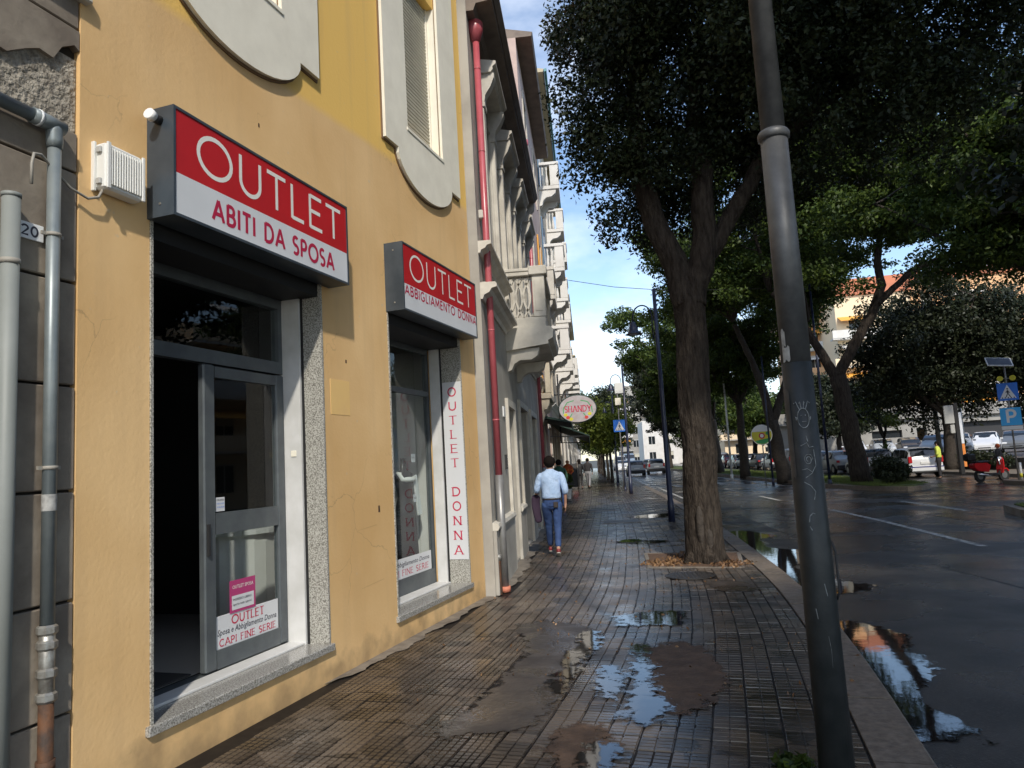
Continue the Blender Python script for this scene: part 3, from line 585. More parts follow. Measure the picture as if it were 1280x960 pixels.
def layout_tiles():
    near = []; y = -1.0; s = 0
    ys = np.arange(-1.5, 62, 0.01); xs = np.array([KX(v) for v in ys]); L_ = np.concatenate([[0], np.cumsum(np.hypot(np.diff(xs), np.diff(ys)))])
    tot = L_[-1]; rows = int(tot/TS)
    for r in range(rows):
        yy = float(np.interp((r+0.5)*TS, L_, ys)); p, d = kerb_pt(yy); n_ = Vector((-d.y, d.x, 0)); hd = math.atan2(d.x, d.y)
        p2, d2 = kerb_pt(yy+1.0); p0, d0 = kerb_pt(yy-1.0); kap = (math.atan2(d0.x, d0.y)-math.atan2(d2.x, d2.y))/2.0
        for c in range(30):
            u = kw+0.012+(c+0.5)*TS; q = p+n_*u
            if q.x < wallx(q.y)+0.14: break
            if inpoly(q.x, q.y, PIT) or inpoly(q.x, q.y, CEMI) or inpoly(q.x, q.y, EARI): continue
            if (q.x-1.26)**2+(q.y-10.08)**2 < 0.30**2: continue
            if (q.x-0.72)**2+(q.y-14.4)**2 < 0.25**2: continue
            sy = max(0.7, 1-kap*u); k = 'grid' if (c >= 10 and yy < 6.5+0.1*rnd.random()) else ('wide' if c < 4 and yy < 10 else 'bars')
            if rnd.random() < 0.02: k = rnd.choice(['grid', 'bars', 'wide'])
            near.append((q, hd, sy, k))
    return near
tl = layout_tiles()
from bisect import bisect
def view_size(q):
    v = M3.transposed() @ Vector((q.x, q.y, -CH)) if False else M3.to_3x3().transposed() @ Vector((q.x, q.y, -CH))
    return v
def seen(q):
    rel = Vector((q.x, q.y, -CH)); c = Vector((M3[0].dot(rel) if False else 0, 0, 0))
    cw = cam.matrix_world.inverted() @ Vector((q.x, q.y, 0)); 
    if cw.z > -0.5: return False
    px = 640+FPX*cw.x/-cw.z; py = 480-FPX*cw.y/-cw.z
    return -30 < px < 1310 and py < 985
tl.sort(key=lambda t: t[0].x**2+t[0].y**2)
cnt = 0; far = MB(); farflat = MB()
for q, hd, sy, k in tl:
    z = rnd.uniform(-0.0035, 0.0015)-(0.006 if rnd.random() < 0.02 else 0); tx, ty = rnd.gauss(0, 0.009), rnd.gauss(0, 0.009); jh = hd+rnd.gauss(0, 0.004)
    if cnt < 295 and seen(q):
        o = bpy.data.objects.new('paving_tile', TME[k]); COL.objects.link(o); o.location = (q.x, q.y, z); o.rotation_euler = (tx, ty, -jh); o.scale = (1, sy, 1); o.parent = sidewalk; cnt += 1
    else:
        mt = Matrix.Translation((q.x, q.y, z)) @ Matrix.Rotation(-jh, 4, 'Z') @ Matrix.Rotation(tx, 4, 'X') @ Matrix.Rotation(ty, 4, 'Y') @ Matrix.Diagonal((1, sy, 1, 1))
        if q.y < 22:
            m = TM[k]; far.add([mt @ Vector(v) for v in m.v], m.f)
        else:
            s = TS/2-0.004
            for a in (-s/2, s/2): farflat.add([mt @ Vector(v) for v in [(a-s/2+.004,-s,0),(a+s/2-.004,-s,0),(a+s/2-.004,s,0),(a-s/2+.004,s,0)]], [(0,1,2,3)])
tag(part('paving_tiles_mid', far, 'tile', sidewalk), kind='stuff')
tag(part('paving_tiles_far', farflat, 'tile', sidewalk), kind='stuff')
sheet('far_pavement', [(-1.35,60),(KX(60)-.3,60),(KX(138)-.3,138),(-1.35,138)], 0.0, 'tile', parent=sidewalk)
sheet('near_pavement', [(wallx(-38),-38),(KX(-38)-.32,-38),(KX(-1.6)-.35,-1.6),(wallx(-1.6),-1.6)], 0.0, 'tile', parent=sidewalk)
# concrete strip along the wall foot, uneven edge
def rough_strip(pts_in, width, z, name, material, seed, amp=0.03):
    rg = random.Random(seed); mb = MB(); n = len(pts_in); vs = []
    for q_, (x, y) in enumerate(pts_in): vs += [(x, y, z), (x+min(1, (q_+1)/12)*(width+amp*(math.sin(q_*.31)+math.sin(q_*.83+1)*.7)+rg.uniform(-amp, amp)*.5), y, z-0.002)]
    mb.add(vs, [(2*i, 2*i+1, 2*i+3, 2*i+2) for i in range(n-1)]); return part(name, mb, material, sidewalk)
rough_strip([(wallx(y)-0.05, y) for y in np.arange(5.5, 9.15, 0.05)], 0.19, 0.0062, 'concrete_border', 'border', 3)
rough_strip([(-1.3, y) for y in np.arange(9.15, 30, 0.1)], 0.24, 0.006, 'concrete_border', 'border', 4)
def blob(poly, z, name, material, parent, rg, sub=6, amp=0.03, cell=0.028, soft=0.17):
    """sheet lying on the paving whose vertex attribute 'core' is the depth inside the outline: the material fades out towards the rim"""
    n = len(poly); pts = []
    for i in range(n):
        p0, p1, p2, p3 = (Vector(poly[(i+k-1) % n]) for k in range(4))
        for k in range(4): t = k/4; q = 0.5*((2*p1)+(p2-p0)*t+(2*p0-5*p1+4*p2-p3)*t*t+(3*p1-p0-3*p2+p3)*t*t*t); pts.append((q.x, q.y))
    A = np.array(pts); B = np.roll(A, -1, 0); x0, y0 = A.min(0)-soft; x1, y1 = A.max(0)+soft
    xs = np.arange(x0, x1+cell, cell); ys = np.arange(y0, y1+cell, cell); X, Y = np.meshgrid(xs, ys); P = np.stack([X.ravel(), Y.ravel()], 1)
    D = np.full(len(P), 9.0); ins = np.zeros(len(P), bool)
    for a, b in zip(A, B):
        ab = b-a; L2 = max(1e-9, ab@ab); t = np.clip(((P-a)@ab)/L2, 0, 1); D = np.minimum(D, np.hypot(*(P-a-t[:, None]*ab).T))
        c = (a[1] > P[:, 1]) != (b[1] > P[:, 1]); xi = a[0]+(P[:, 1]-a[1])*(b[0]-a[0])/(b[1]-a[1]+1e-12); ins ^= c & (P[:, 0] < xi)
    sd = np.where(ins, D, -D); core = np.clip((sd+soft*.6)/(soft*1.6), 0, 1); w_ = len(xs); fs = []
    for r in range(len(ys)-1):
        for c in range(w_-1):
            k = r*w_+c
            if max(core[k], core[k+1], core[k+w_], core[k+w_+1]) > 0: fs.append((k, k+1, k+w_+1, k+w_))
    used = sorted({i for f in fs for i in f}); mp_ = {u: i for i, u in enumerate(used)}
    mb = MB(); mb.add([(P[u][0], P[u][1], z) for u in used], [tuple(mp_[i] for i in f) for f in fs]); me_ = {'water': 'water_soft', 'cement': 'cement_soft', 'earth': 'earth_soft'}[material]
    o = part(name, mb, me_, parent); a_ = o.data.attributes.new('core', 'FLOAT', 'POINT'); a_.data.foreach_set('value', [float(core[u]) for u in used]); return o
rg = random.Random(5)
def grow(P, d):
    c = (sum(p[0] for p in P)/len(P), sum(p[1] for p in P)/len(P)); return [(c[0]+(p[0]-c[0])*d, c[1]+(p[1]-c[1])*d) for p in P]
blob(grow(CEM, 1.03), 0.0045, 'cement_repair_patch', 'cement', sidewalk, rg)
blob(grow(EAR, 1.08), 0.0050, 'bare_earth_patch', 'earth', sidewalk, rg)
blob([(-0.20,4.60),(-0.02,4.58),(0.02,4.30),(-0.02,4.05),(-0.16,4.0),(-0.30,4.15),(-0.30,4.4)], 0.0050, 'worn_patch', 'earth', sidewalk, rg)
blob([(1.45,9.55),(1.75,9.5),(1.85,8.95),(1.62,8.8),(1.42,9.1)], 0.0045, 'worn_patch', 'cement', sidewalk, rg)
def puddle(P, z, label, amp=0.02, sub=4):
    o = blob(P, z, 'puddle', 'water', None, rg, sub, amp); return tag(o, label, 'puddle', 'puddles on the wet pavement and gutter')
puddle([(0.29,6.50),(0.36,6.45),(0.32,6.1),(0.36,5.85),(0.32,5.5),(0.33,5.25),(0.40,4.95),(0.28,4.70),(0.19,4.66),(0.13,4.74),(0.17,5.0),(0.24,5.4),(0.26,5.8),(0.30,6.1)], 0.0095, 'long blue puddle between the grooved tiles and the bare brown earth patch')
puddle([(0.28,7.72),(0.84,7.85),(0.82,7.6),(0.79,7.25),(0.55,7.3),(0.28,7.28),(0.22,7.5)], 0.0075, 'wide shallow puddle on the tiles before the round manhole cover', 0.03)
puddle([(-0.10,4.30),(0.03,4.30),(0.02,4.15),(-0.02,3.9),(-0.11,3.95)], 0.0075, 'small puddle filling one missing tile by the bottom of the pavement', 0.006)
puddle([(-0.15,6.9),(-0.06,7.05),(-0.04,6.6),(-0.17,6.1),(-0.24,5.7),(-0.33,5.3),(-0.36,5.45),(-0.27,5.9),(-0.26,6.3),(-0.18,6.5)], 0.0095, 'narrow puddle along the right edge of the cement repair patch', 0.015)
puddle([(0.66,14.2),(0.95,14.35),(1.35,14.3),(1.3,14.0),(0.9,13.95)], 0.0075, 'puddle on the pavement beside the mossy drain patch')
puddle([(1.2,20.5),(2.1,20.9),(2.3,20.2),(1.6,19.6),(1.1,19.9)], 0.006, 'shiny wet patch on the pavement behind the blue lamp post')
puddle([(0.0,5.75),(0.10,5.9),(0.12,5.5),(0.05,5.2),(-0.02,5.4)], 0.0065, 'thin film of water on the middle row of grooved tiles', 0.01)
def gut(y0, y1, w, lab, seed):
    r2 = random.Random(seed); P = []; ys = np.linspace(y0, y1, 10)
    for y in ys: P.append((KX(y)+0.015, y))
    for y in ys[::-1]: P.append((KX(y)+max(0.1, w*(math.sin(math.pi*(y-y0+0.4)/(y1-y0+0.8))+r2.uniform(-0.25, 0.2))), y))
    vs = []; core = []; rows = 14; ys2 = np.linspace(y0-0.3, y1+0.3, 60)
    for y in ys2:
        e_ = max(0.0, min(1.0, (y-y0+.3)/.6, (y1+.3-y)/.6)); wv = w*(1.15+0.35*math.sin(y*2.1)+0.2*math.sin(y*5.3+1))
        for k in range(rows): u = k/(rows-1); vs.append((KX(y)+0.012+wv*u, y, ZR+0.006)); core.append(min(1, e_*2.0)*min(1, (1-u)*2.2))
    mb = MB(); mb.add(vs, [(i*rows+k, i*rows+k+1, (i+1)*rows+k+1, (i+1)*rows+k) for i in range(59) for k in range(rows-1)]); o = part('puddle', mb, 'water_soft'); a_ = o.data.attributes.new('core', 'FLOAT', 'POINT'); a_.data.foreach_set('value', core)
    tag(o, lab, 'puddle', 'puddles on the wet pavement and gutter')
gut(4.9, 7.6, 0.42, 'gutter puddle nearest the leaning view of the grey lamp post, mirroring blue sky', 2); gut(9.4, 16.5, 0.62, 'long bright gutter puddle in the road behind the big tree trunk', 3)
# manhole, moss, tree pit
t = thing('manhole_cover', 'round dark cast iron manhole cover in front of the big tree', 'manhole cover', (1.26, 10.08, 0))
m = MB(); m.lathe([(0.33, 0.0), (0.33, 0.012), (0.31, 0.014), (0.305, 0.006), (0.295, 0.006), (0.29, 0.012), (0, 0.012)], n=36, smooth=False); part('cover', m, 'iron', t)
m = MB()
for i in range(-4, 5):
    for j in range(-4, 5):
        if (i*i+j*j) < 17: m.box(i*0.062-0.02, i*0.062+0.02, j*0.062-0.02, j*0.062+0.02, 0.012, 0.018)
tag(part('tread_pattern', m, 'iron', t), kind='stuff')
t = thing('drain_cover', 'greenish mossy drain cover beside the far puddle on the pavement', 'drain cover', (0.72, 14.4, 0.0))
m = MB(); m.lathe([(0.25, 0.0), (0.25, 0.01), (0, 0.01)], n=24, smooth=False); part('cover', m, 'iron', t)
link('moss', leaf_mesh('moss', [((0, 0, 0.012), 0.22)], 900, 0.035, 'leaf_jac', 4, squash=0.08), t)
for x, y, lab in ((0.75, 18.9, 'square iron inspection cover in the pavement short of the blue lamp post'), (0.3, 23.5, 'square iron inspection cover in mid pavement behind the lamp post')):
    m = MB(); m.bbox(-0.45, 0.45, -0.35, 0.35, 0, 0.012, 0.004); t = thing('inspection_cover', lab, 'drain cover', (x, y, 0)); part('cover', m, 'iron', t)
    [part('edging', MB().box(-0.5, 0.5, a, a+.04, 0.0, 0.014), 'kerb', t) for a in (-0.4, 0.36)]
pit = tag(link('tree_pit', None), 'square earth pit with fallen leaves round the big tree trunk', 'tree pit')
mb = MB(); mb.add([(p[0], p[1], 0.004) for p in PIT], [(3,2,1,0)]); part('soil', mb, 'soil', pit)
def edge_stone(a, b):
    a = Vector((*a, 0)); b = Vector((*b, 0)); d = (b-a); L_ = d.length; m = MB(); m.bbox(0, L_, -0.03, 0.03, -0.02, 0.007, 0.003); o = part('edging', m, 'border', pit, a, math.atan2(d.y, d.x))
for i in range(4): edge_stone(PIT[i], PIT[(i+1) % 4])
tag(link('fallen_leaves', leaf_mesh('fallen_leaves', [((1.2,11.35,0.015), 0.5), ((1.0,11.2,0.015), 0.3), ((2.0,11.0,0.015), 0.35), ((1.9,10.8,0.015), 0.25), ((1.6,12.0,.015),.5)], 700, 0.055, 'leaf_dry', 9, squash=0.03), None), 'brown fallen leaves lying in the tree pit', kind='stuff')
tag(link('pavement_litter', leaf_mesh('pavement_litter', [((0.3,8,0.012), 2.2), ((1.2,6,0.012), 1.2), ((-0.6,6,0.012), 1.2), ((0.8, 14, .01), 3), ((1.3, 9.5, .012), .9), ((1.5, 5.5, .012), .8)], 300, 0.032, 'leaf_dry', 12, squash=0.001), None), 'scattered bits of leaf litter on the wet tiles', kind='stuff')

# ================================================================== YELLOW BUILDING
P0 = Vector((-1.36, 9.16, 0)); AY = math.atan2(0.976, 0.219)
def yel(name, label, cat, s=0, e=0, z=0, group=None):
    d = Vector((0.2194, 0.9756, 0)); n_ = Vector((0.9756, -0.2194, 0)); return thing(name, label, cat, P0+d*s+n_*e+Vector((0, 0, z)), AY, group)
S_L = -5.81; DOOR = (-5.33, -3.52, 0.24, 3.22); WIN = (-2.38, -0.53, 0.21, 3.20)
U1 = (-1.82, -0.88); 
yb = yel('yellow_building', 'ochre yellow plastered shop building with two dark shop openings', 'building')
m = MB(); UW = [(-1.35-0.47, -1.35+0.47, 5.34, 7.3), (-4.51-0.47, -4.51+0.47, 5.34, 7.3)]
facegrid(m, S_L, -0.06, -0.05, 10.5, [DOOR, WIN]+UW, 0.0, 0.46)
m.add([(-0.06, 0, -0.05), (-0.06, 6, -0.05), (-0.06, 6, 10.5), (-0.06, 0, 10.5)], [(0,1,2,3)]); m.add([(S_L, 0, -0.05), (S_L, 6, -0.05), (S_L, 6, 10.5), (S_L, 0, 10.5)], [(3,2,1,0)])
m.add([(S_L, 0, 10.5), (-0.06, 0, 10.5), (-0.06, 6, 10.5), (S_L, 6, 10.5)], [(0,1,2,3)]); m.add([(S_L, 6, -0.05), (-0.06, 6, -0.05), (-0.06, 6, 10.5), (S_L, 6, 10.5)], [(3,2,1,0)])
part('wall', m, 'stucco', yb)
m = MB(); m.add([(S_L+.05,0.47,0.3),(-0.1,0.47,0.3),(-0.1,5.5,0.3),(S_L+.05,5.5,0.3)], [(0,1,2,3)]); part('shop_floor', m, 'room_floor', yb)
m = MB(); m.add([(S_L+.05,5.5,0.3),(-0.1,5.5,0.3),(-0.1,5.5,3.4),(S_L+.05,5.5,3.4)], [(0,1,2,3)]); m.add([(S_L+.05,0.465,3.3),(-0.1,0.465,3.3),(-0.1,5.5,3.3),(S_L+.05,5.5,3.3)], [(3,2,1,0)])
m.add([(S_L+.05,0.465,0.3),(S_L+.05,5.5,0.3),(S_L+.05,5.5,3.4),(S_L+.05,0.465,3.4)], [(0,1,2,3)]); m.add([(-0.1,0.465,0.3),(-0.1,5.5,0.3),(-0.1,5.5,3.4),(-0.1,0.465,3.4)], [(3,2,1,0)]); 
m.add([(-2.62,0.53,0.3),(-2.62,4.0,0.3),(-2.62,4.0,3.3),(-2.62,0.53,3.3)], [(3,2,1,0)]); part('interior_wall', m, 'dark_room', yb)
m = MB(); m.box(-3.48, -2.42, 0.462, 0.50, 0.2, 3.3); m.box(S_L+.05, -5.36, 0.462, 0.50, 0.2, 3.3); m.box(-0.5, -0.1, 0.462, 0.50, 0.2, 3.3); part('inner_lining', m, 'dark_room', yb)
# shopfront 1 : sill, jambs, lintel box, door
def sill(x0, x1, z0, z1, depth):
    m = MB(); m.bbox(x0-0.03, x1+0.03, -0.03, depth, z0-0.012, z1, 0.006); return m
part('sill', sill(-5.33, -3.52, 0.24, 0.285, 0.455), 'granite_wet', yb); part('sill', sill(-2.38, -0.53, 0.21, 0.255, 0.455), 'granite_wet', yb)
for (a, b, z0, z1, dg) in ((-5.33, -3.52, 0.285, 3.2, 0.17), (-2.38, -0.53, 0.255, 3.18, 0.25)):
    m = MB(); m.box(b-0.022, b-0.002, -0.008, dg, z0, z1); part('stone_jamb', m, 'granite', yb)
    m = MB(); m.box(a+0.002, a+0.022, -0.008, dg, z0, z1); part('stone_jamb', m, 'granite', yb)
    m = MB(); m.box(b-0.05, b-0.003, dg+0.022, 0.40, z0, z1-0.05); part('shutter_guide', m, 'whitepaint', yb)
    m = MB(); m.box(b-0.03, b-0.003, dg, dg+0.02, z0, z1-0.05); part('shutter_slot', m, 'black', yb)
    m = MB(); m.box(a+0.003, a+0.05, dg+0.022, 0.40, z0, z1-0.05); part('shutter_guide', m, 'black', yb)
    m = MB(); m.box(a+0.02, b-0.02, 0.02, 0.44, z1-0.10, z1+0.015); part('shutter_box', m, 'black', yb)
for (a, b, z0, y0_) in ((-5.30, -3.56, 0.285, 0.20), (-2.35, -0.575, 0.255, 0.24)): part('threshold', MB().bbox(a, b, y0_, 0.352 if a < -3 else 0.415, z0+0.0005, z0+0.018, 0.003), 'whitepaint', yb)
dx, YD = -3.57, 0.36
sf = part('door_frame', MB().box(-5.28, dx, YD, YD+0.07, 2.47, 2.57).box(-5.28, dx, YD, YD+0.07, 3.02, 3.10).box(-5.28, -5.22, YD, YD+0.07, 0.286, 2.47).box(-5.28, -5.22, YD, YD+0.07, 2.57, 3.02).box(dx-0.05, dx, YD, YD+0.07, 2.57, 3.02).box(-5.28, dx, YD+0.002, YD+0.09, 0.286, 0.30), 'alu', yb)
m = MB(); m.box(-5.22, dx-0.05, YD+0.03, YD+0.036, 2.571, 3.019); part('glass', m, 'glass', sf)
dl = -4.50; door = part('door', MB().bbox(dl, dl+0.115, YD-0.012, YD+0.045, 0.31, 2.46).bbox(dx-0.105, dx-0.004, YD-0.012, YD+0.045, 0.31, 2.46).box(dl+0.115, dx-0.105, YD-0.010, YD+0.04, 2.37, 2.45).box(dl+0.115, dx-0.105, YD-0.010, YD+0.04, 1.24, 1.39).box(dl+0.115, dx-0.105, YD-0.010, YD+0.04, 0.312, 0.44), 'alu', yb)
part('pane', MB().box(dl+0.114, dx-0.104, YD+0.012, YD+0.018, 1.389, 2.371), 'glass', door); part('pane', MB().box(dl+0.114, dx-0.104, YD+0.012, YD+0.018, 0.439, 1.241), 'glass', door)
part('handle', MB().box(dl+0.02, dl+0.04, YD-0.03, YD-0.012, 1.1, 1.32), 'trimblack', door)
# open leaf folded inside the left half
part('open_leaf', MB().bbox(-5.20, -5.15, YD+0.10, YD+0.95, 0.31, 2.45).box(-5.16, -5.155, YD+.2, YD+.85, .45, 2.3), 'alu', yb)
# stickers
stk = part('window_sticker', MB().box(-4.38, dx-0.115, YD+0.004, YD+0.0108, 0.44, 0.665), 'paper', door)
lettering_y = YD+0.0030
part('lettering', lettering(MB(), 'OUTLET', -4.22, -3.86, 0.585, 0.06, 0.011, lettering_y, serif=True), 'letter_crimson', stk)
small_text('lettering', 'Sposa e Abbigliamento Donna', 'letter_dark', stk, -4.37, lettering_y, 0.53, 0.06, 0.66, 0.2)
part('lettering', lettering(MB(), 'CAPI FINE SERIE', -4.35, -3.72, 0.455, 0.048, 0.008, lettering_y, serif=True), 'letter_crimson', stk)
crd = part('offer_card', MB().box(-4.24, -3.96, YD-0.001, YD+0.003, 0.66, 0.89), 'pinkcard', door)
part('card_panel', MB().box(-4.22, -3.98, YD-0.002, YD-0.0005, 0.68, 0.78), 'paper', crd); small_text('lettering', 'OUTLET SPOSA', 'letter_white', crd, -4.215, YD-0.0022, 0.83, 0.035, 0.23)
small_text('lettering', 'INGRESSO LIBERO', 'letter_dark', crd, -4.21, YD-0.0035, 0.745, 0.022, 0.2); small_text('lettering', 'aperto tutti i giorni', 'letter_dark', crd, -4.21, YD-0.0035, 0.71, 0.022, 0.2)
hr = part('opening_hours_card', MB().box(-4.37, -4.28, YD+0.003, YD+0.010, 1.40, 1.50), 'paper', door)
small_text('lettering', 'ORARIO', 'letter_dark', hr, -4.363, YD+0.002, 1.475, 0.018, 0.075); small_text('lettering', '9.00-13.00', 'sign_blue', hr, -4.363, YD+0.002, 1.45, 0.016, 0.075); small_text('lettering', '16.30-20.00', 'sign_blue', hr, -4.363, YD+0.002, 1.425, 0.016, 0.075)
part('push_button', MB().bbox(-3.577, -3.57, 0.24, 0.29, 1.78, 1.83, 0.002), 'cream', yb)
# doormat and things inside
yd = yel('doormat', 'dark mat just inside the open half of the shop door', 'doormat', -5.0, -0.75, 0.302); part('mat', MB().bbox(-0.3, 0.5, -0.28, 0.28, 0, 0.012, 0.003), 'mat_dark', yd)
bk = yel('shop_counter', 'pale rounded reception counter seen through the shop door glass', 'counter', -2.90, -1.0, 0.3)
part('counter_body', MB().prism([(-.35+.35*math.cos(R(a)), .25*math.sin(R(a))) for a in range(0, 360, 20)], 'z', 0, 0.85), 'offwhite', bk); part('counter_top', MB().prism([(-.35+.39*math.cos(R(a)), .29*math.sin(R(a))) for a in range(0, 360, 20)], 'z', 0.85, 0.89), 'whitepaint', bk)
for i, (s_, e_, c_, lab) in enumerate(((-4.15, -1.9, 'scarf', 'pale hanging wedding dress deep inside the left shop'), (-3.62, -2.3, 'pinkish', 'pinkish hanging dress behind the door glass'))):
    dr = yel('hanging_dress', lab, 'dress', s_, e_, 0.45)
    part('dress_cloth', MB().lathe([(0.36, 0), (0.30, 0.5), (0.16, 0.95), (0.10, 1.1), (0.15, 1.35), (0.12, 1.5), (0.04, 1.55)], n=20), c_, dr); part('hanger', MB().tube([(-0.18, 0, 1.5), (0, 0, 1.6), (0.18, 0, 1.5)], 0.008, 6).tube([(0, 0, 1.6), (0, 0, 2.7)], 0.004, 5), 'chrome', dr)
lt = yel('ceiling_light_tube', 'white fluorescent tube fixture inside the left shop', 'light', -4.95, -1.5, 3.1); part('tube', MB().tube([(-0.5, 0, 0), (0.5, 0, 0)], 0.02, 8), mat('tube_glow', (0.8, 0.8, 0.8), 0.5, emit=((0.9, 0.95, 1.0), 1.2)), lt); part('housing', MB().box(-0.55, 0.55, -0.04, 0.04, 0.025, 0.07), 'whitepaint', lt)
# shop window 2
YW = 0.42
wf = part('window_frame', MB().box(-2.33, -2.27, YW, YW+0.06, 0.256, 3.1).box(-0.62, -0.575, YW, YW+0.06, 0.256, 3.1).box(-2.27, -0.62, YW, YW+0.06, 0.256, 0.44).box(-2.27, -0.62, YW, YW+0.06, 2.50, 2.56).box(-2.27, -0.62, YW, YW+0.06, 3.02, 3.1), 'alu', yb)
part('pane', MB().box(-2.271, -0.619, YW+0.02, YW+0.026, 0.439, 2.501), 'glass', wf); part('pane', MB().box(-2.271, -0.619, YW+0.02, YW+0.026, 2.559, 3.021), 'glass', wf)
st2 = part('window_sticker', MB().box(-1.98, -0.68, YW+0.012, YW+0.0185, 0.445, 0.66), 'paper', wf)
small_text('lettering', 'Sposa e Abbigliamento Donna', 'letter_dark', st2, -1.94, YW+0.011, 0.575, 0.07, 1.2, 0.25); part('lettering', lettering(MB(), 'CAPI FINE SERIE', -1.80, -0.76, 0.475, 0.065, 0.010, YW+0.011, serif=True), 'letter_crimson', st2)
# vertical banner on the jamb
bn = part('banner', MB().box(-0.558, -0.553, 0.0, 0.245, 0.53, 2.66), 'paper', yb)
# letters read down the jamb face, built flat then turned to face -s
lm = MB(); zz = 2.485; step = 0.1725
for ch in 'OUTLET DONNA':
    if ch != ' ':
        gw, _ = GL[ch]; wd = min(0.105, 0.125*gw/0.8); lettering(lm, ch, -wd/2, wd/2, zz, 0.105, 0.016, 0, serif=True)
    zz -= step
lm.xf(Matrix.Translation((-0.5590, 0.122, 0)) @ Matrix.Rotation(R(-90), 4, 'Z')); part('lettering', lm, 'letter_crimson', bn)
# mannequin
for k_ in (): pass
mn = yel('mannequin', 'black headless mannequin torso with price cards inside the shop window', 'mannequin', -0.90, -0.64, 0.3)
part('torso', MB().lathe([(0.02, 0.75), (0.13, 0.8), (0.17, 0.95), (0.155, 1.05), (0.115, 1.2), (0.13, 1.32), (0.165, 1.42), (0.15, 1.52), (0.06, 1.58), (0.05, 1.70), (0.052, 1.74), (0, 1.75)], n=24).xf(Matrix.Diagonal((1.1, 0.75, 1, 1))), 'mannequin', mn)
part('stand', MB().tube([(0, 0, 0.02), (0, 0, 0.78)], 0.02, 10).lathe([(0.17, 0), (0.17, 0.015), (0.03, 0.03)], n=24), 'mannequin', mn)
part('skirt', MB().lathe([(0.20, 0.35), (0.19, 0.6), (0.175, 0.9), (0.13, 1.1)], n=24).xf(Matrix.Diagonal((1.1, 0.8, 1, 1))), 'dark_cloth', mn)
sc = yel('scarf', 'white scarf draped round the neck of the black mannequin', 'scarf', -0.90, -0.64, 0.3)
part('scarf_loop', MB().tube([(0.16*math.cos(R(a))*0.9, -0.03+0.11*math.sin(R(a)), 1.52-0.10*math.cos(R(a+90))*0-0.08*(math.sin(R(a)) < 0)) for a in range(0, 361, 24)], 0.035, 8, caps=False), 'scarf', sc)
part('scarf_end', MB().add([(0.05,-0.13,1.48),(0.17,-0.12,1.5),(0.24,-0.15,0.95),(0.10,-0.16,0.93),(0.05,-0.11,1.48),(0.17,-0.10,1.5),(0.24,-0.13,0.95),(0.10,-0.14,0.93)], [(0,1,2,3),(7,6,5,4),(0,3,7,4),(1,5,6,2),(3,2,6,7),(0,4,5,1)]), 'scarf', sc)
for z_, w_ in ((1.68, 0.07), (1.12, 0.05)): 
    c_ = part('price_card', MB().box(-w_, w_*0.6, -0.165, -0.16, z_, z_+0.11), 'paper', mn); small_text('lettering', 'DONNA' if z_ > 1.5 else 'SALDI', 'letter_dark', c_, -w_+0.01, -0.1665, z_+0.05, 0.03, 0.08)
part('display_floor', MB().box(-2.3, -0.50, 0.49, 1.5, 0.30, 0.34), 'whitepaint', yb)
part('display_panel', MB().box(-0.50, -0.46, 0.52, 1.5, 0.30, 2.6), 'offwhite', yb)
mn.scale = (.84, .84, .84); sc.scale = (.84, .84, .84)
cu = yel('window_curtain', 'white draped fabric backdrop inside the right shop window', 'curtain', -0.85, -1.55, 0.3)
pts = []; 
for i in range(25): pts.append((-0.42+i*0.035, 0.04*math.sin(i*1.4)))
m = MB(); m.add([(p[0], p[1], 0.0) for p in pts]+[(p[0]*1.0, p[1], 2.55) for p in pts], [(i, i+1, 26+i, 25+i) for i in range(24)], True); part('curtain_cloth', m, 'offwhite', cu)
# upper windows
def upper_window(cx, wide):
    wn = part('window', MB().box(cx-0.47, cx-0.42, 0.08, 0.14, 5.342, 7.3).box(cx+0.42, cx+0.47, 0.08, 0.14, 5.342, 7.3), 'cream', yb)
    m = MB(); z = 5.36
    while z < 7.28: m.prism([(0.115, z), (0.095, z+0.010), (0.092, z+0.028), (0.10, z+0.040), (0.115, z+0.043)], 'x', cx-0.42, cx+0.42); z += 0.046
    tag(part('shutter_slats', m, 'shutter', wn), kind='stuff')
    part('lining', MB().box(cx-0.47, cx-0.455, -0.002, 0.08, 5.342, 7.3).box(cx+0.455, cx+0.47, -0.002, 0.08, 5.342, 7.3), 'cream', wn)
    # surround plate with a rounded apron
    def plate(o, y0, y1, nm, mt):
        pl = MB(); H = 9.0; a = 0.985+o; q = 0.70; r = 0.72+o; zb = 5.02-o
        left = [(cx-a, H), (cx-a, zb), (cx-r, zb)]; arcp = [(cx+r*math.cos(R(t)), 5.02+0.0+(0.36+o)*math.sin(R(t))*1.0) for t in range(180, 361, 10)]
        right = [(cx+r, zb), (cx+a, zb), (cx+a, H)]; inner = [(cx+0.47, H), (cx+0.47, 5.34), (cx-0.47, 5.34), (cx-0.47, H)]
        outer = [(cx-a, H), (cx-a, zb), (cx-r*0.99, zb)]+arcp[1:-1]+[(cx+r*0.99, zb), (cx+a, zb), (cx+a, H)]
        pl.prism(outer+inner, 'y', y0, y1); part(nm, pl, mt, wn)
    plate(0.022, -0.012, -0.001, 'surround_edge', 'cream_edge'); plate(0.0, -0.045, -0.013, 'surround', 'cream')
    part('window_sill', MB().bbox(cx-0.49, cx+0.49, -0.055, 0.1, 5.30, 5.338, 0.004), 'cream', wn)
upper_window(-1.35, 0); upper_window(-4.51, 0)
M['patch_line'] = mat('faint_crack', (0.50, 0.32, 0.14), 0.9)
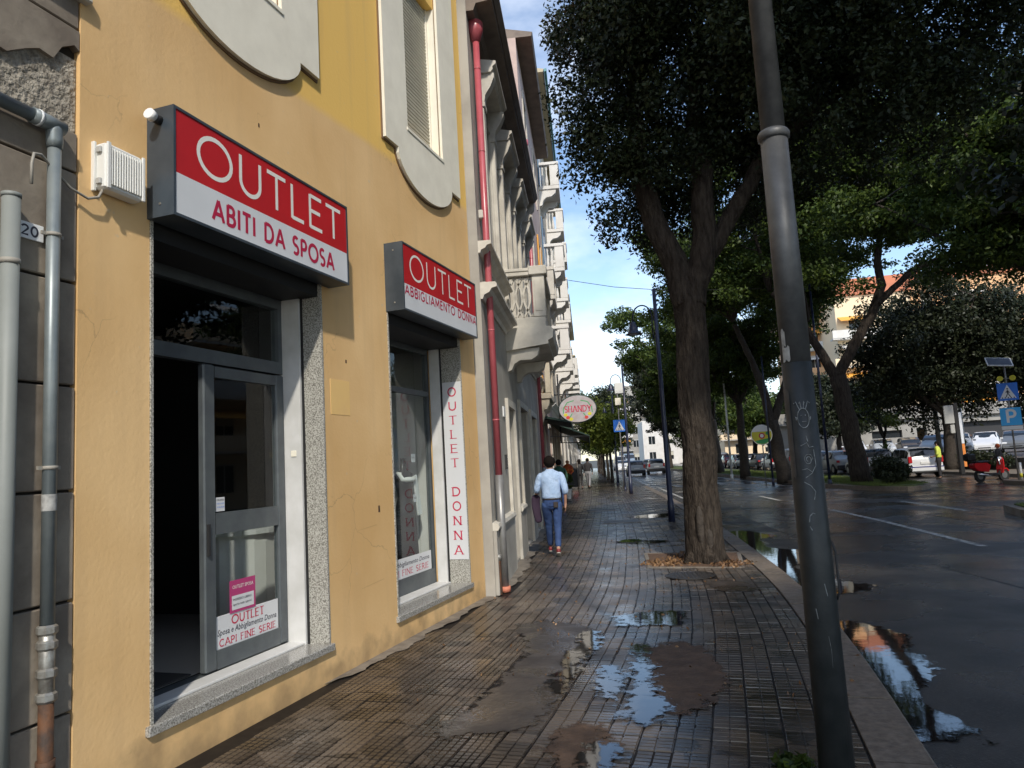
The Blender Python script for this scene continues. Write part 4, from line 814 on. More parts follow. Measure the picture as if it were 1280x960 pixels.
# paler repair rectangles, small marks
part('plaster_patch', MB().box(-3.42, -3.12, -0.0025, 0.0, 2.12, 2.42), mat('patch_yellow', (0.80, 0.53, 0.20), 0.85, col2=(0.76, 0.49, 0.20), ns=4), yb)
for (s_, z_, w_, h_) in ((-3.17, 2.58, 0.02, 0.03), (-2.68, 1.25, 0.03, 0.06), (-4.3, 4.25, 0.015, 0.03), (-3.1, 3.62, 0.02, 0.02), (-1.95, 3.98, 0.05, 0.03)):
    part('wall_mark', MB().box(s_, s_+w_, -0.002, 0.0, z_, z_+h_), 'rust' if w_ < 0.04 else 'border', yb)
for (a, b, z_) in ((-3.05, -2.72, 1.12), (-3.02, -2.62, 0.62)): part('wall_crack', MB().add([(a, -0.0015, z_), (b, -0.0015, z_+0.02), (b, -0.0015, z_+0.023), (a, -0.0015, z_+0.002)], [(0,1,2,3)]), 'patch_line', yb)

# ---- box signs
def box_sign(s0, s1, z0, z1, label, second, fac, x2):
    t = yel('box_sign', label, 'sign', s0, 0, 0, 'red and white illuminated shop signs'); W_ = s1-s0; D = 0.205; f = 0.018
    part('case', MB().box(0, W_, -D+0.02, -0.001, z0, z1), 'sign_side', t)
    part('rim', MB().box(0, W_, -D, -D+0.0198, z0, z0+f).box(0, W_, -D, -D+0.0198, z1-f, z1).box(0, f, -D, -D+0.0198, z0+f, z1-f).box(W_-f, W_, -D, -D+0.0198, z0+f, z1-f), 'sign_side', t)
    zs = z0+(z1-z0)*0.395
    for zz_ in (z0+.08, z1-.08):
        for xx_ in (0.006, W_-0.006): part('screw', MB().tube([(xx_, -D*.5, zz_), (xx_+(-.010 if xx_ < 1 else .010), -D*.5, zz_)], 0.008, 8), 'galv', t)
    part('wall_bracket', MB().box(0.15, 0.19, -0.12, -0.001, z1+.0005, z1+.02), 'rust', t); part('wall_bracket', MB().box(W_-.19, W_-.15, -0.12, -0.001, z1+.0005, z1+.02), 'rust', t)
    r = part('red_panel', MB().box(f, W_-f, -D+0.006, -D+0.019, zs, z1-f), 'sign_red', t); wp = part('white_panel', MB().box(f, W_-f, -D+0.006, -D+0.019, z0+f, zs), 'sign_white', t)
    part('lettering', lettering(MB(), 'OUTLET', W_*fac[0], W_*fac[1], zs+0.075, (z1-zs)*0.64, fac[2], -D+0.0052, sp=0.16), 'letter_white', r)
    part('lettering', lettering(MB(), second, W_*x2[0], W_*x2[1], z0+x2[2], x2[3], x2[4], -D+0.0052, sp=x2[5]), 'letter_red', wp)
    return t
box_sign(-5.35, -3.40, 3.20, 3.885, 'larger red and white OUTLET ABITI DA SPOSA box sign above the open door', 'ABITI DA SPOSA', (0.10, 0.945, 0.030), (0.17, 0.885, 0.075, 0.135, 0.026, 0.2))
box_sign(-2.39, -0.42, 3.185, 3.875, 'OUTLET ABBIGLIAMENTO DONNA box sign above the shop window beside the pink downpipe', 'ABBIGLIAMENTO DONNA', (0.08, 0.93, 0.024), (0.02, 0.985, 0.165, 0.095, 0.018, 0.2))
t = yel('security_sensor', 'small white round sensor on the dark end of the larger sign', 'sensor', -5.35, 0.10, 3.80)
part('sensor_body', MB().tube([(0.0, 0, 0), (-0.05, 0, 0)], 0.028, 14), 'black', t); part('sensor_cap', MB().tube([(-0.05, 0, 0), (-0.09, -0.005, 0.008)], [0.033, 0.034], 16), 'plate_white', t)
# ribbed white box and its cable
t = yel('ribbed_wall_box', 'white ribbed weatherproof box on the yellow wall left of the larger sign', 'electrical box', -5.72, 0, 3.25); t.scale = (.84, .82, .86)
part('box_body', MB().bbox(0, 0.31, -0.11, -0.001, 0, 0.31, 0.015), 'white_box', t)
for i in range(12): part('rib', MB().bbox(0.035+i*0.021, 0.047+i*0.021, -0.125, -0.11, 0.03, 0.28, 0.003), 'white_box', t)
for a, b in ((0.0, 0.03), (0.285, 0.31)): part('cover_rim', MB().bbox(a, b, -0.128, -0.112, 0.0, 0.31, 0.004), 'white_box', t)
for z_ in (0.05, 0.26): part('latch', MB().bbox(-0.018, 0.0, -0.08, -0.04, z_-0.02, z_+0.02, 0.003), 'greyplastic', t)
part('back_plate', MB().bbox(-0.02, 0.0, -0.03, 0.0, -0.01, 0.32, 0.003), 'white_box', t)
part('cable', MB().tube([(0.02, -0.06, -0.002), (-0.01, -0.06, -0.06), (-0.08, -0.05, -0.09), (-0.2, -0.04, -0.06), (-0.32, -0.05, 0.01), (-0.42, -0.07, 0.06), (-0.48, -0.09, 0.04), (-0.50, -0.10, -0.03), (-0.50, -0.10, -0.15)], 0.009, 8), 'cable', t)

# ================================================================== STONE BUILDING (left edge)
sb = yel('stone_building', 'grey weathered rusticated stone building at the left edge', 'building')
m = MB(); m.box(-12, S_L-0.002, 0.045, 6, -0.05, 10.0); part('wall', m, 'joint', sb)
zj = [0.0, 0.52, 1.06, 1.61, 2.15, 2.70, 3.31, 4.13, 4.7, 5.3]
for i in range(len(zj)-1):
    xs = [S_L-0.006, -6.75-0.35*(i % 2), -7.9, -9.2, -10.6]; 
    for j in range(len(xs)-1):
        a, b = xs[j+1]+0.008, xs[j]-0.001; z0, z1 = zj[i]+0.007, zj[i+1]-0.007
        if i == 6 and j == 0:   # spalled block: rough lower part exposed, upper skin broken along a jagged line
            jag = [(a, 3.70), (-6.45, 3.74), (-6.3, 3.80), (-6.22, 3.79), (-6.12, 3.86), (-6.05, 3.90), (-5.97, 3.89), (-5.92, 3.98), (b-0.03, 4.03), (b, 4.01)]
            part('stone_block', MB().prism(jag+[(b, z1), (a, z1)], 'y', 0.0, 0.046), 'stone', sb, label='broken upper stone skin with a jagged edge')
            part('stone_block', MB().box(a, b, 0.026, 0.044, 3.52, 3.96), 'stone_raw', sb, label='patch of exposed rubble'); part('stone_block', MB().bbox(a, b, 0.008, 0.044, z0, 3.53, 0.004), 'stone', sb)
        else: part('stone_block', MB().bbox(a, b, rnd.uniform(-0.004, 0.006), 0.044, z0, z1, 0.006), 'stone', sb)
part('ledge', MB().bbox(-12, S_L+0.04, -0.05, 0.04, 4.30, 4.38, 0.01), 'trim', sb)
hp = yel('house_number_plate', 'small white enamel house number 20 plate between the two grey pipes', 'number plate', -6.10, 0.0, 2.865)
part('plate', MB().bbox(-0.085, 0.085, -0.012, -0.001, 0, 0.085, 0.002), 'plate_white', hp); part('lettering', lettering(MB(), '20', -0.035, 0.055, 0.018, 0.05, 0.010, -0.0125), 'letter_dark', hp)
t = yel('fat_pale_pipe', 'fat pale grey vertical pipe at the far left edge', 'pipe', -6.215, 0.05, 0)
part('pipe', MB().tube([(0, 0, -0.02), (0, 0, 3.03)], 0.040, 20), 'pipe_pale', t); part('pipe_cap', MB().tube([(0, 0, 3.03), (0, 0, 3.05)], 0.043, 20), 'pipe_pale', t); part('collar', MB().tube([(0, 0, 2.70), (0, 0, 2.725)], 0.044, 20), 'cable', t)
t = yel('gas_pipe', 'slim grey metal pipe with elbow and rusty foot beside the yellow wall', 'pipe', -5.99, 0.045, 0)
part('pipe', MB().tube([(0, 0, 0.98), (0, 0, 3.40)], 0.032, 18), 'pipe_grey', t); part('elbow', MB().tube([(0, 0, 3.37), (0, 0, 3.41), (-0.003, 0, 3.46), (-0.01, 0, 3.49)], [0.037, 0.040, 0.040, 0.036], 16).tube([(-0.13, 0, 3.497), (0.045, 0, 3.492)], 0.040, 16), 'pipe_grey', t)
part('horizontal_pipe', MB().tube([(-0.13, 0, 3.497), (-3.0, 0, 3.53)], 0.034, 16), 'pipe_grey', t); part('white_band', MB().tube([(-0.085, 0, 3.496), (-0.100, 0, 3.496)], 0.043, 16), 'plate_white', t)
for z_ in (0.62, 0.73, 0.86, 0.93): part('fitting', MB().lathe([(0.036, 0), (0.047, 0.012), (0.047, 0.04), (0.036, 0.05)], (0, 0, z_), 8, False), 'galv', t)
part('rusty_foot', MB().tube([(0, 0, -0.02), (0, 0, 0.62)], 0.034, 14).tube([(0, 0, 0.3), (0, 0, 0.36)], 0.042, 12), 'rust', t); part('fitting', MB().tube([(0,0,.62),(0,0,.98)], .035, 14), 'galv', t)
for z_ in (1.72, 2.9): part('bracket', MB().tube([(0, 0, z_), (0, 0, z_+0.018)], 0.037, 16).box(-0.06, 0.06, 0.0, 0.012, z_, z_+0.018), 'cable', t)
part('sticker', MB().tube([(0, 0, 1.52), (0, 0, 1.60)], 0.0335, 18, caps=False), 'sticker', t)

# ================================================================== GREY BUILDING
def gry(name, label, cat, y=0, X=-1.25, z=0, group=None): return thing(name, label, cat, (X, y, z), R(90), group)   # local x = +Y, local -y = street side
def ring_part(name, x0, x1, z0, z1, t_, y0, y1, m_, parent):
    return part(name, MB().box(x0-t_, x0, y0, y1, z0, z1+t_).box(x1, x1+t_, y0, y1, z0, z1+t_).box(x0, x1, y0, y1, z1, z1+t_), m_, parent)
gbld = gry('grey_building', 'grey old facade with stone balcony, window hoods and pink downpipes', 'building')
Y0, Y1, ZT = 9.12, 19.05, 8.0
doors = [(11.45, 12.45, 0.05, 2.55), (13.55, 15.25, 0.05, 2.7), (16.2, 17.9, 0.05, 2.7)]
ups = [(10.1, 11.0, 4.62, 6.9), (12.35, 13.25, 4.3, 6.9), (14.55, 15.45, 4.62, 6.9), (16.75, 17.65, 4.62, 6.9)]
m = MB(); facegrid(m, Y0, Y1, -0.05, ZT, doors+ups, 0.0, 0.3); m.add([(Y1,0,-.05),(Y1,8,-.05),(Y1,8,ZT),(Y1,0,ZT)], [(0,1,2,3)]); m.add([(Y0,0,-.05),(Y0,8,-.05),(Y0,8,ZT),(Y0,0,ZT)], [(3,2,1,0)]); part('wall', m, 'grey_render', gbld)
for a, b in ((Y0+0.01, 11.33), (12.57, 13.43), (15.37, 16.08)): part('plinth', MB().bbox(a, b, -0.05, 0.0, 0.0, 0.80, 0.006), 'grey_render', gbld)
for a, b in ((Y0+0.01, 11.33), (12.57, 13.43)): part('plinth_cap', MB().prism([(-0.07, 0.80), (-0.09, 0.84), (-0.075, 0.885), (0, 0.90), (0, 0.80)], 'x', a, b), 'trim', gbld)
for a, b, c, d in doors:
    ring_part('door_surround', a, b, 0.0, d, 0.12, -0.05, 0.002, 'trim', gbld)
    dr = part('door', MB().bbox(a+0.02, b-0.02, 0.14, 0.19, 0.02, d-0.02, 0.004), 'wood_dark', gbld)
    for q in range(3): part('door_panel', MB().bbox(a+0.12, b-0.12, 0.12, 0.14, 0.2+q*0.75, 0.82+q*0.75, 0.012), 'wood_dark', dr)
prof = lambda z, k, h: [(0, z), (-0.03*k, z), (-0.05*k, z+0.25*h), (-0.12*k, z+0.4*h), (-0.15*k, z+0.62*h), (-0.22*k, z+0.7*h), (-0.22*k, z+0.9*h), (-0.2*k, z+h), (0, z+h)]
part('string_course', MB().prism(prof(3.78, 1.0, 0.22), 'x', Y0, 11.9), 'trim', gbld); part('string_course', MB().prism(prof(3.78, 1.0, 0.22), 'x', 14.1, Y1), 'trim', gbld)
part('string_course', MB().prism(prof(4.40, 0.8, 0.16), 'x', Y0, 11.9), 'trim', gbld); part('string_course', MB().prism(prof(4.40, 0.8, 0.16), 'x', 14.1, Y1), 'trim', gbld)
for a, b in ((9.55, 11.6), (14.4, 16.2), (16.5, 18.6)): ring_part('recessed_panel', a, b, 4.06, 4.34, 0.03, -0.02, -0.001, 'trim', gbld); part('panel_rail', MB().box(a-.03, b+.03, -0.02, -0.001, 4.03, 4.058), 'trim', gbld)
for a, b, c, d in ups:
    wn = part('window', MB().box(a, a+0.07, 0.12, 0.17, c, d).box(b-0.07, b, 0.12, 0.17, c, d).box((a+b)/2-0.04, (a+b)/2+0.04, 0.12, 0.17, c, d).box(a+.07, (a+b)/2-.04, 0.12, 0.17, d-0.09, d).box((a+b)/2+.04, b-.07, 0.12, 0.17, d-0.09, d), 'whitepaint', gbld)
    part('pane', MB().box(a+0.06, b-0.06, 0.15, 0.155, c, d), 'windowdark', wn)
    for x in (a-0.14, b+0.14):
        part('pilaster', MB().bbox(x-0.10, x+0.10, -0.09, 0.0, c-0.0, d-0.12, 0.008).bbox(x-0.12, x+0.12, -0.11, 0.0, d-0.12, d-0.04, 0.008), 'trim', wn)
        part('console', MB().prism([(0, d-0.02), (-0.10, d-0.02), (-0.12, d+0.08), (-0.20, d+0.2), (-0.26, d+0.34), (-0.26, d+0.40), (0, d+0.40)], 'x', x-0.08, x+0.08), 'trim', wn)
    part('hood', MB().prism([(0, d+0.40), (-0.22, d+0.40), (-0.25, d+0.44), (-0.25, d+0.48), (-0.30, d+0.52), (-0.30, d+0.56), (0, d+0.62)], 'x', a-0.26, b+0.26), 'trim', wn)
    ring_part('architrave', a, b, c, d, 0.04, -0.03, -0.001, 'trim', wn)
# big eave
part('eave', MB().prism([(0.3, 8.002), (-0.38, 8.002), (-0.44, 8.10), (-0.44, 8.16), (0.3, 8.2)], 'x', Y0, 17.2), 'soffit', gbld); part('eave_board', MB().prism([(-0.36, 7.93), (-0.36, 8.0), (0, 8.0), (0, 7.80), (-0.10, 7.80), (-.14, 7.9)], 'x', Y0+.01, 17.19), 'soffit', gbld)
part('eave_end_block', MB().prism([(0, 7.4), (-0.12, 7.42), (-0.20, 7.62), (-0.34, 7.78), (-0.36, 7.92), (0, 7.92)], 'x', 17.0, 17.19), 'trim', gbld)
part('roof', MB().add([(Y0,-0.42,8.17),(17.2,-0.42,8.17),(17.2,5,9.4),(Y0,5,9.4)], [(0,1,2,3)]), 'brick_red', gbld)
# balcony of the grey building (part of it)
BY0, BY1, BD = 12.0, 14.0, 0.70
bal = part('balcony', MB().prism([(0, 3.52), (-BD-0.02, 3.60), (-BD-0.02, 3.66), (-BD-0.10, 3.70), (-BD-0.12, 3.84), (-BD-0.06, 3.90), (0, 3.90)], 'x', BY0-0.06, BY1+0.06), 'trim', gbld)
part('parapet_base', MB().bbox(BY0, BY0+0.14, -BD, 0, 3.902, 4.08, 0.008).bbox(BY0+0.14, BY1, -BD, -BD+0.14, 3.902, 4.08, 0.008), 'trim', bal)
part('corner_post', MB().bbox(BY0-0.01, BY0+0.19, -BD-0.01, -BD+0.20, 4.08, 4.80, 0.008).bbox(BY0-0.022, BY0-0.012, -BD+0.035, -BD+0.155, 4.18, 4.72, 0.002), 'trim', bal); part('corner_post', MB().bbox(BY1-0.18, BY1+0.01, -BD-0.01, -BD+0.19, 4.08, 4.80, 0.008), 'trim', bal)
part('handrail', MB().bbox(BY0-0.03, BY0+0.17, -BD+0.20, 0, 4.80, 4.87, 0.01).bbox(BY0-0.045, BY0+0.19, -BD+0.2, 0, 4.872, 4.93, 0.01).bbox(BY0-0.06, BY0+0.24, -BD-0.06, -BD+0.25, 4.80, 4.955, 0.012).bbox(BY0+0.24, BY1+0.03, -BD-0.03, -BD+0.17, 4.80, 4.93, 0.012), 'trim', bal)
def vesica(mb, c, z0, z1, hw, plane, w_, th):
    for sgn in (-1, 1):
        pts = []
        for i in range(11): t_ = i/10; pts.append((c+sgn*hw*math.sin(math.pi*t_), z0+(z1-z0)*t_))
        nn = len(pts); L2 = []; R2 = []
        for i in range(nn):
            a = pts[max(0, i-1)]; b = pts[min(nn-1, i+1)]; d_ = Vector((b[0]-a[0], b[1]-a[1])).normalized(); q = Vector((-d_.y, d_.x))*w_/2
            L2.append((pts[i][0]+q.x, pts[i][1]+q.y)); R2.append((pts[i][0]-q.x, pts[i][1]-q.y))
        poly = L2+R2[::-1]
        if plane == 'near': mb.prism([(p[0], p[1]) for p in poly], 'x', BY0+0.04, BY0+0.04+th)
        else: mb.prism([(p[0], p[1]) for p in poly], 'y', -BD+0.04, -BD+0.04+th)
for k in range(4): mb = MB(); vesica(mb, -0.06-0.135*k, 4.08, 4.80, 0.125, 'near', 0.032, 0.06); part('lattice', mb, 'trim', bal)
for k in range(6): mb = MB(); vesica(mb, BY0+0.35+0.25*k, 4.08, 4.80, 0.2, 'front', 0.04, 0.06); part('lattice', mb, 'trim', bal)
for y_ in (BY0+0.02, BY1-0.26): part('corbel', MB().prism([(0, 3.18), (-0.07, 3.20), (-0.12, 3.30), (-0.22, 3.36), (-0.42, 3.36), (-0.52, 3.42), (-0.56, 3.56), (0, 3.53)], 'x', y_, y_+0.24), 'trim', bal)
# downpipes (things)
def downpipe(y, X, ztop, zc, label, foot=True, lo=1.47):
    t = thing('downpipe', label, 'downpipe', (X, y, 0), 0, 'pink-red downpipes on the facades')
    part('upper_pipe', MB().tube([(0, 0, lo), (0, 0, ztop)], 0.046, 16), 'pink_pipe', t); part('funnel', MB().lathe([(0.055, -0.02), (0.10, 0.12), (0.11, 0.14), (0.11, 0.26), (0.09, 0.28), (0.0, 0.28)], (0, 0, ztop-0.02), 16), 'pink_pipe', t)
    part('lower_pipe', MB().tube([(0, 0, 0.06), (0, 0, lo+0.02)], 0.054, 16), 'zinc', t); part('foot', MB().tube([(0, 0, 0.0), (0, 0, 0.07)], 0.075, 14), 'terracotta', t)
    for z_ in zc: part('joint_ring', MB().tube([(0, 0, z_), (0, 0, z_+0.02)], 0.0485, 16), 'pink_pipe', t)
    for z_ in (3.95, 4.95): part('clamp', MB().bbox(-0.14, -0.02, -0.06, 0.06, z_, z_+0.12, 0.01), 'trim', t)
    return t
downpipe(9.42, -1.17, 7.55, (2.2, 3.4, 4.6, 5.9, 7.1), 'pink downpipe with zinc lower end at the corner of the yellow building')
tq = downpipe(18.95, -1.16, 10.2, (2.2, 3.4, 5.9, 7.1), 'farther pink-red downpipe beyond the grey stone balcony')
t = gry('meter_housing', 'small black metal conduit cover at the foot of the corner wall', 'conduit cover', 9.22, -1.24, 0)
part('cover', MB().bbox(-0.05, 0.05, -0.06, 0, 0.0, 0.42, 0.006), 'rust', t); part('pipe_stub', MB().tube([(0, -0.03, 0.42), (0, -0.03, 0.50)], 0.045, 12), 'galv', t); part('bracket', MB().tube([(0,-.03,.5),(0.02,-.03,.62),(.05,-.02,.7)], .008, 6).tube([(0,-.03,.5),(-0.02,-.03,.62),(-.01,-.02,.72)], .008, 6), 'whitepaint', t)
t = gry('wall_intercom', 'small dark intercom panel on the grey wall by the first doorway', 'intercom', 10.95, -1.25, 1.55); part('panel', MB().bbox(-0.06, 0.06, -0.03, 0, 0, 0.22, 0.004), 'trimblack', t)
for i in range(4): part('button', MB().bbox(-0.03, 0.03, -0.036, -0.03, 0.03+i*0.045, 0.055+i*0.045, 0.002), 'chrome', t)
t = gry('house_plaque', 'white rectangular plaque on the grey facade below the balcony', 'plaque', 11.05, -1.25, 2.35); part('plaque', MB().bbox(-0.12, 0.12, -0.02, 0, 0, 0.16, 0.003), 'plate_white', t)

# ================================================================== FURTHER LEFT-HAND BUILDINGS
def balcony(parent, y0, y1, z, d, m_, style='baluster', far=False):
    b = part('balcony', MB().bbox(y0, y1, -d, 0, z, z+0.16, 0.02), m_, parent)
    if far:
        part('parapet', MB().box(y0, y0+0.1, -d, 0, z+0.16, z+1.1).box(y0+.1, y1, -d, -d+0.1, z+0.16, z+1.1), m_, b); return b
    part('corner_post', MB().bbox(y0, y0+0.22, -d, -d+0.42*d, z+0.16, z+1.02, 0.01), m_, b); part('corner_post', MB().bbox(y1-0.2, y1, -d, -d+0.22, z+0.16, z+1.02, 0.01), m_, b)
    part('handrail', MB().bbox(y0-0.03, y0+0.2, -d-0.03, 0, z+1.02, z+1.14, 0.01).bbox(y0+0.2, y1+.03, -d-0.03, -d+0.2, z+1.02, z+1.14, 0.01), m_, b)
    pr = [(0.03, 0), (0.065, 0.05), (0.07, 0.22), (0.03, 0.5), (0.028, 0.66), (0.05, 0.76), (0.05, 0.86)]
    n_ = max(2, int(d*0.5/0.15))
    for k in range(n_): part('baluster', MB().lathe(pr, (y0+0.1, -d*0.56+0.12+k*0.16, z+0.16), 8), m_, b)
    for y_ in (y0+0.05, y1-0.3): part('corbel', MB().prism([(0, z-0.65), (-0.1, z-0.62), (-0.16, z-0.42), (-0.35*d, z-0.3), (-0.6*d, z-0.28), (-0.8*d, z-0.15), (-0.85*d, z+0.002), (0, z+0.002)], 'x', y_, y_+0.25), m_, b)
    return b
def left_building(name, label, y0, y1, H, wall, floors, bays, bd, bm, eave, eave_m, gutter=None, far=False, X=-1.25, shut='brown_shutter', holes0=None):
    t = gry(name, label, 'building', 0, X); holes = [] 
    for (za, zb) in floors:
        for c in bays: holes.append((c-0.5, c+0.5, za, zb))
    gf = [(c-0.9, c+0.9, 0.05, 2.8) for c in bays]
    m = MB(); facegrid(m, y0, y1, -0.05, H, holes+gf, 0, 0.25)
    m.add([(y0,0,-.05),(y0,9,-.05),(y0,9,H),(y0,0,H)], [(3,2,1,0)]); m.add([(y1,0,-.05),(y1,9,-.05),(y1,9,H),(y1,0,H)], [(0,1,2,3)]); m.add([(y0,0,H),(y1,0,H),(y1,9,H),(y0,9,H)], [(0,1,2,3)]); part('wall', m, wall, t)
    for i, h in enumerate(holes):
        wn = part('window', MB().box(h[0], h[1], 0.16, 0.2, h[2], h[3]), 'windowdark', t)
        if not far:
            part('frame', MB().box(h[0], h[0]+.06, .12, .16, h[2], h[3]).box(h[1]-.06, h[1], .12, .16, h[2], h[3]).box((h[0]+h[1])/2-.03, (h[0]+h[1])/2+.03, .12, .16, h[2], h[3]), 'whitepaint', wn)
            ring_part('architrave', h[0], h[1], h[2], h[3], 0.10, -0.04, -0.001, bm, wn)
        if (i*7) % 3 == 0: part('shutter', MB().bbox(h[0]-0.5, h[0]-0.02, -0.06, -0.015, h[2], h[3], 0.004), shut, wn); part('shutter', MB().bbox(h[1]+0.02, h[1]+0.5, -0.06, -0.015, h[2], h[3], 0.004), shut, wn)
    for g_ in gf: sd_ = part('shop_opening', MB().box(g_[0], g_[1], 0.2, 0.25, g_[2], g_[3]), 'windowdark', t); ring_part('frame', g_[0], g_[1], 0, g_[3], 0.09, -0.03, -0.001, bm, sd_)
    for (za, zb) in floors[:-1] if far else floors:
        if bd:
            for c in bays: balcony(t, c-0.85, c+0.85, za-0.16, bd, bm, far=far)
    part('eave', MB().prism([(0.3, H), (-eave, H), (-eave-0.04, H+0.12), (0.3, H+0.3)], 'x', y0, y1+0.1), eave_m, t)
    if gutter: part('gutter', MB().prism([(-eave-0.05, H+0.0), (-eave-0.14, H+0.02), (-eave-0.15, H+0.14), (-eave-0.05, H+0.12)], 'x', y0, y1+0.1), gutter, t)
    part('string_course', MB().prism(prof(3.7, 0.8, 0.2), 'x', y0, y1), bm, t)
    return t
pb = left_building('pink_building', 'faded pinkish four storey building with broad stained eave', 19.15, 27.4, 13.6, 'pinkish', [(3.5, 5.6), (7.3, 9.4), (10.8, 12.6)], [21.0, 25.0], 0, 'trim', 0.45, 'soffit', shut='orange_shutter')
balcony(pb, 19.8, 21.6, 3.36, 0.36, 'beige'); balcony(pb, 24.0, 26.0, 7.1, 0.5, 'trim')
wb = left_building('white_balcony_building', 'tall beige building with white baluster balconies and green gutter', 27.6, 45.0, 17.3, 'beige', [(5.96, 8.0), (9.3, 11.4), (12.7, 14.7)], [28.9, 34.4, 39.8], 0.82, 'offwhite', 0.48, 'pale_soffit', 'green_gutter', shut='blue_shutter')
left_building('pale_building', 'pale apartment building with stacked balconies beyond the green gutter', 45.2, 66.0, 13.5, 'offwhite', [(4.2, 6.2), (7.3, 9.3), (10.4, 12.4)], [47.5, 52, 56.5, 61], 0.95, 'offwhite', 0.5, 'pale_soffit', far=True)
left_building('distant_cream_building', 'distant cream building at the end of the left row', 66.2, 92.0, 17.0, 'beige', [(4.2, 6.2), (7.3, 9.3), (10.4, 12.4), (13.5, 15.2)], [69, 74, 79, 84, 89], 0.9, 'offwhite', 0.5, 'pale_soffit', far=True)
left_building('farthest_left_building', 'farthest pale building closing the left side of the street', 92.2, 140.0, 15.0, 'offwhite', [(4.2, 6.2), (7.3, 9.3), (10.4, 12.4)], [96, 103, 110, 118, 126, 134], 0.9, 'offwhite', 0.5, 'pale_soffit', far=True)
# overhead cable
tag(part('overhead_cable', MB().tube([(-0.3, 27.9, 8.7), (1.5, 28.6, 8.45), (4, 29.5, 8.3), (9.0, 31.5, 8.5)], 0.012, 5), 'black'), 'thin black cable crossing the sky from the white balcony', 'cable')
# Shandy sign and awning
t = thing('oval_hanging_sign', 'white oval SHANDY sign with painted flowers projecting over the pavement', 'sign', (-0.25, 26.0, 3.47))
el = lambda a, b, n=32: [(a*math.cos(2*math.pi*i/n), b*math.sin(2*math.pi*i/n)) for i in range(n)]
part('sign_board', MB().prism(el(0.66, 0.48), 'y', -0.05, 0.05), mat('oval_sign_face', (0.46, 0.44, 0.45), 0.6, col2=(0.40, 0.34, 0.34), ns=5), t)
rim = MB(); 
for i in range(32):
    a0, a1 = 2*math.pi*i/32, 2*math.pi*(i+1)/32; rim.tube([(0.66*math.cos(a0), 0, 0.48*math.sin(a0)), (0.66*math.cos(a1), 0, 0.48*math.sin(a1))], 0.042, 6, caps=False)
part('rim', rim, 'awning', t); part('lettering', lettering(MB(), 'SHANDY', -0.47, 0.48, -0.11, 0.22, 0.032, -0.052, serif=True), 'letter_crimson', t)
mb = MB()
for s_ in (-1, 1): ribbon(mb, [(s_*0.52, -0.15), (s_*0.5, 0.05), (s_*0.36, 0.24), (s_*0.12, 0.30)], 0.03, -0.053); ribbon(mb, [(s_*0.34, -0.36), (s_*0.26, -0.25), (s_*0.20, -0.16)], 0.03, -0.053)
part('painted_stem', mb, 'green_disc', t)
for (x, z_, c_) in ((-0.36, -0.3, 'red_fruit'), (-0.44, -0.2, 'yellow_disc'), (0.30, -0.32, 'red_fruit'), (0.42, -0.2, 'yellow_disc'), (-0.25, -0.36, 'yellow_disc')): part('painted_flower', MB().prism([(x+p[0], z_+p[1]) for p in el(0.07, 0.06, 12)], 'y', -0.056, -0.05), c_, t)
part('bracket', MB().tube([(-1.0, 0, 0.55), (0.1, 0, 0.55)], 0.02, 8).tube([(-0.66, 0, -1.2), (-0.66, 0, 1.3)], 0.03, 8).tube([(0, 0, 0.47), (0, 0, 0.55)], .015, 6), 'black', t)
t = thing('shop_awning', 'dark green sloping awning over the shop fronts beyond the oval sign', 'awning', (-1.25, 25.2, 0), R(90))
part('canopy', MB().prism([(0, 3.06), (-1.35, 2.48), (-1.35, 2.44), (0, 3.0)], 'x', 0, 9.0), 'awning', t); part('valance', MB().box(0, 9.0, -1.36, -1.35, 2.22, 2.47), 'awning', t); part('frame', MB().tube([(0.02, 0, 2.5), (0.02, -1.35, 2.44)], 0.02, 6).tube([(8.98, 0, 2.5), (8.98, -1.35, 2.44)], 0.02, 6), 'black', t)
t = thing('retracted_awning', 'short dark striped awning just before the oval sign', 'awning', (-1.25, 20.2, 0), R(90))
part('canopy', MB().prism([(0, 2.95), (-0.85, 2.72), (-0.85, 2.68), (0, 2.88)], 'x', 0, 3.6), 'awning', t); part('valance', MB().box(0, 3.6, -0.86, -0.85, 2.56, 2.71), 'awning', t)

# ================================================================== STREET FURNITURE
t = thing('near_lamp_post', 'big leaning-looking grey steel post with dark lower paint, stickers and chalk scribbles by the kerb', 'lamp post', (1.11, 3.85, 0))
part('painted_base', MB().tube([(0, 0, -0.05), (0, 0, 1.0), (0, 0, 2.06)], [0.084, 0.079, 0.074], 28), 'pole_paint', t)
part('bare_shaft', MB().tube([(0, 0, 2.06), (0, 0, 3.28)], [0.0735, 0.070], 28), 'pole_bare', t)
part('collar', MB().lathe([(0.070, 0), (0.082, 0.01), (0.084, 0.035), (0.076, 0.05), (0.064, 0.058)], (0, 0, 3.27), 28), 'pole_bare', t)
part('upper_shaft', MB().tube([(0, 0, 3.32), (0, 0, 8.5)], [0.0625, 0.050], 24), 'pole_bare', t)
def wrap(mb, pts, z0, a_c, rad=0.0805, w_=0.004):
    """draw polylines (u across in metres, v up) on the post surface"""
    for pl in pts:
        P = [(rad*math.cos(a_c+u/rad), rad*math.sin(a_c+u/rad), z0+v) for u, v in pl]; mb.tube(P, w_/2, 4, caps=False, smooth=False)
af = math.atan2(-3.85, -1.11)
mb = MB(); fa = []
fa.append([(0.028*math.cos(R(a)), 0.050*math.sin(R(a))) for a in range(0, 361, 20)])
for a in (-0.022, -0.008, 0.006, 0.02): fa.append([(a*0.7, 0.045), (a*1.4, 0.085), (a*1.9, 0.075)])
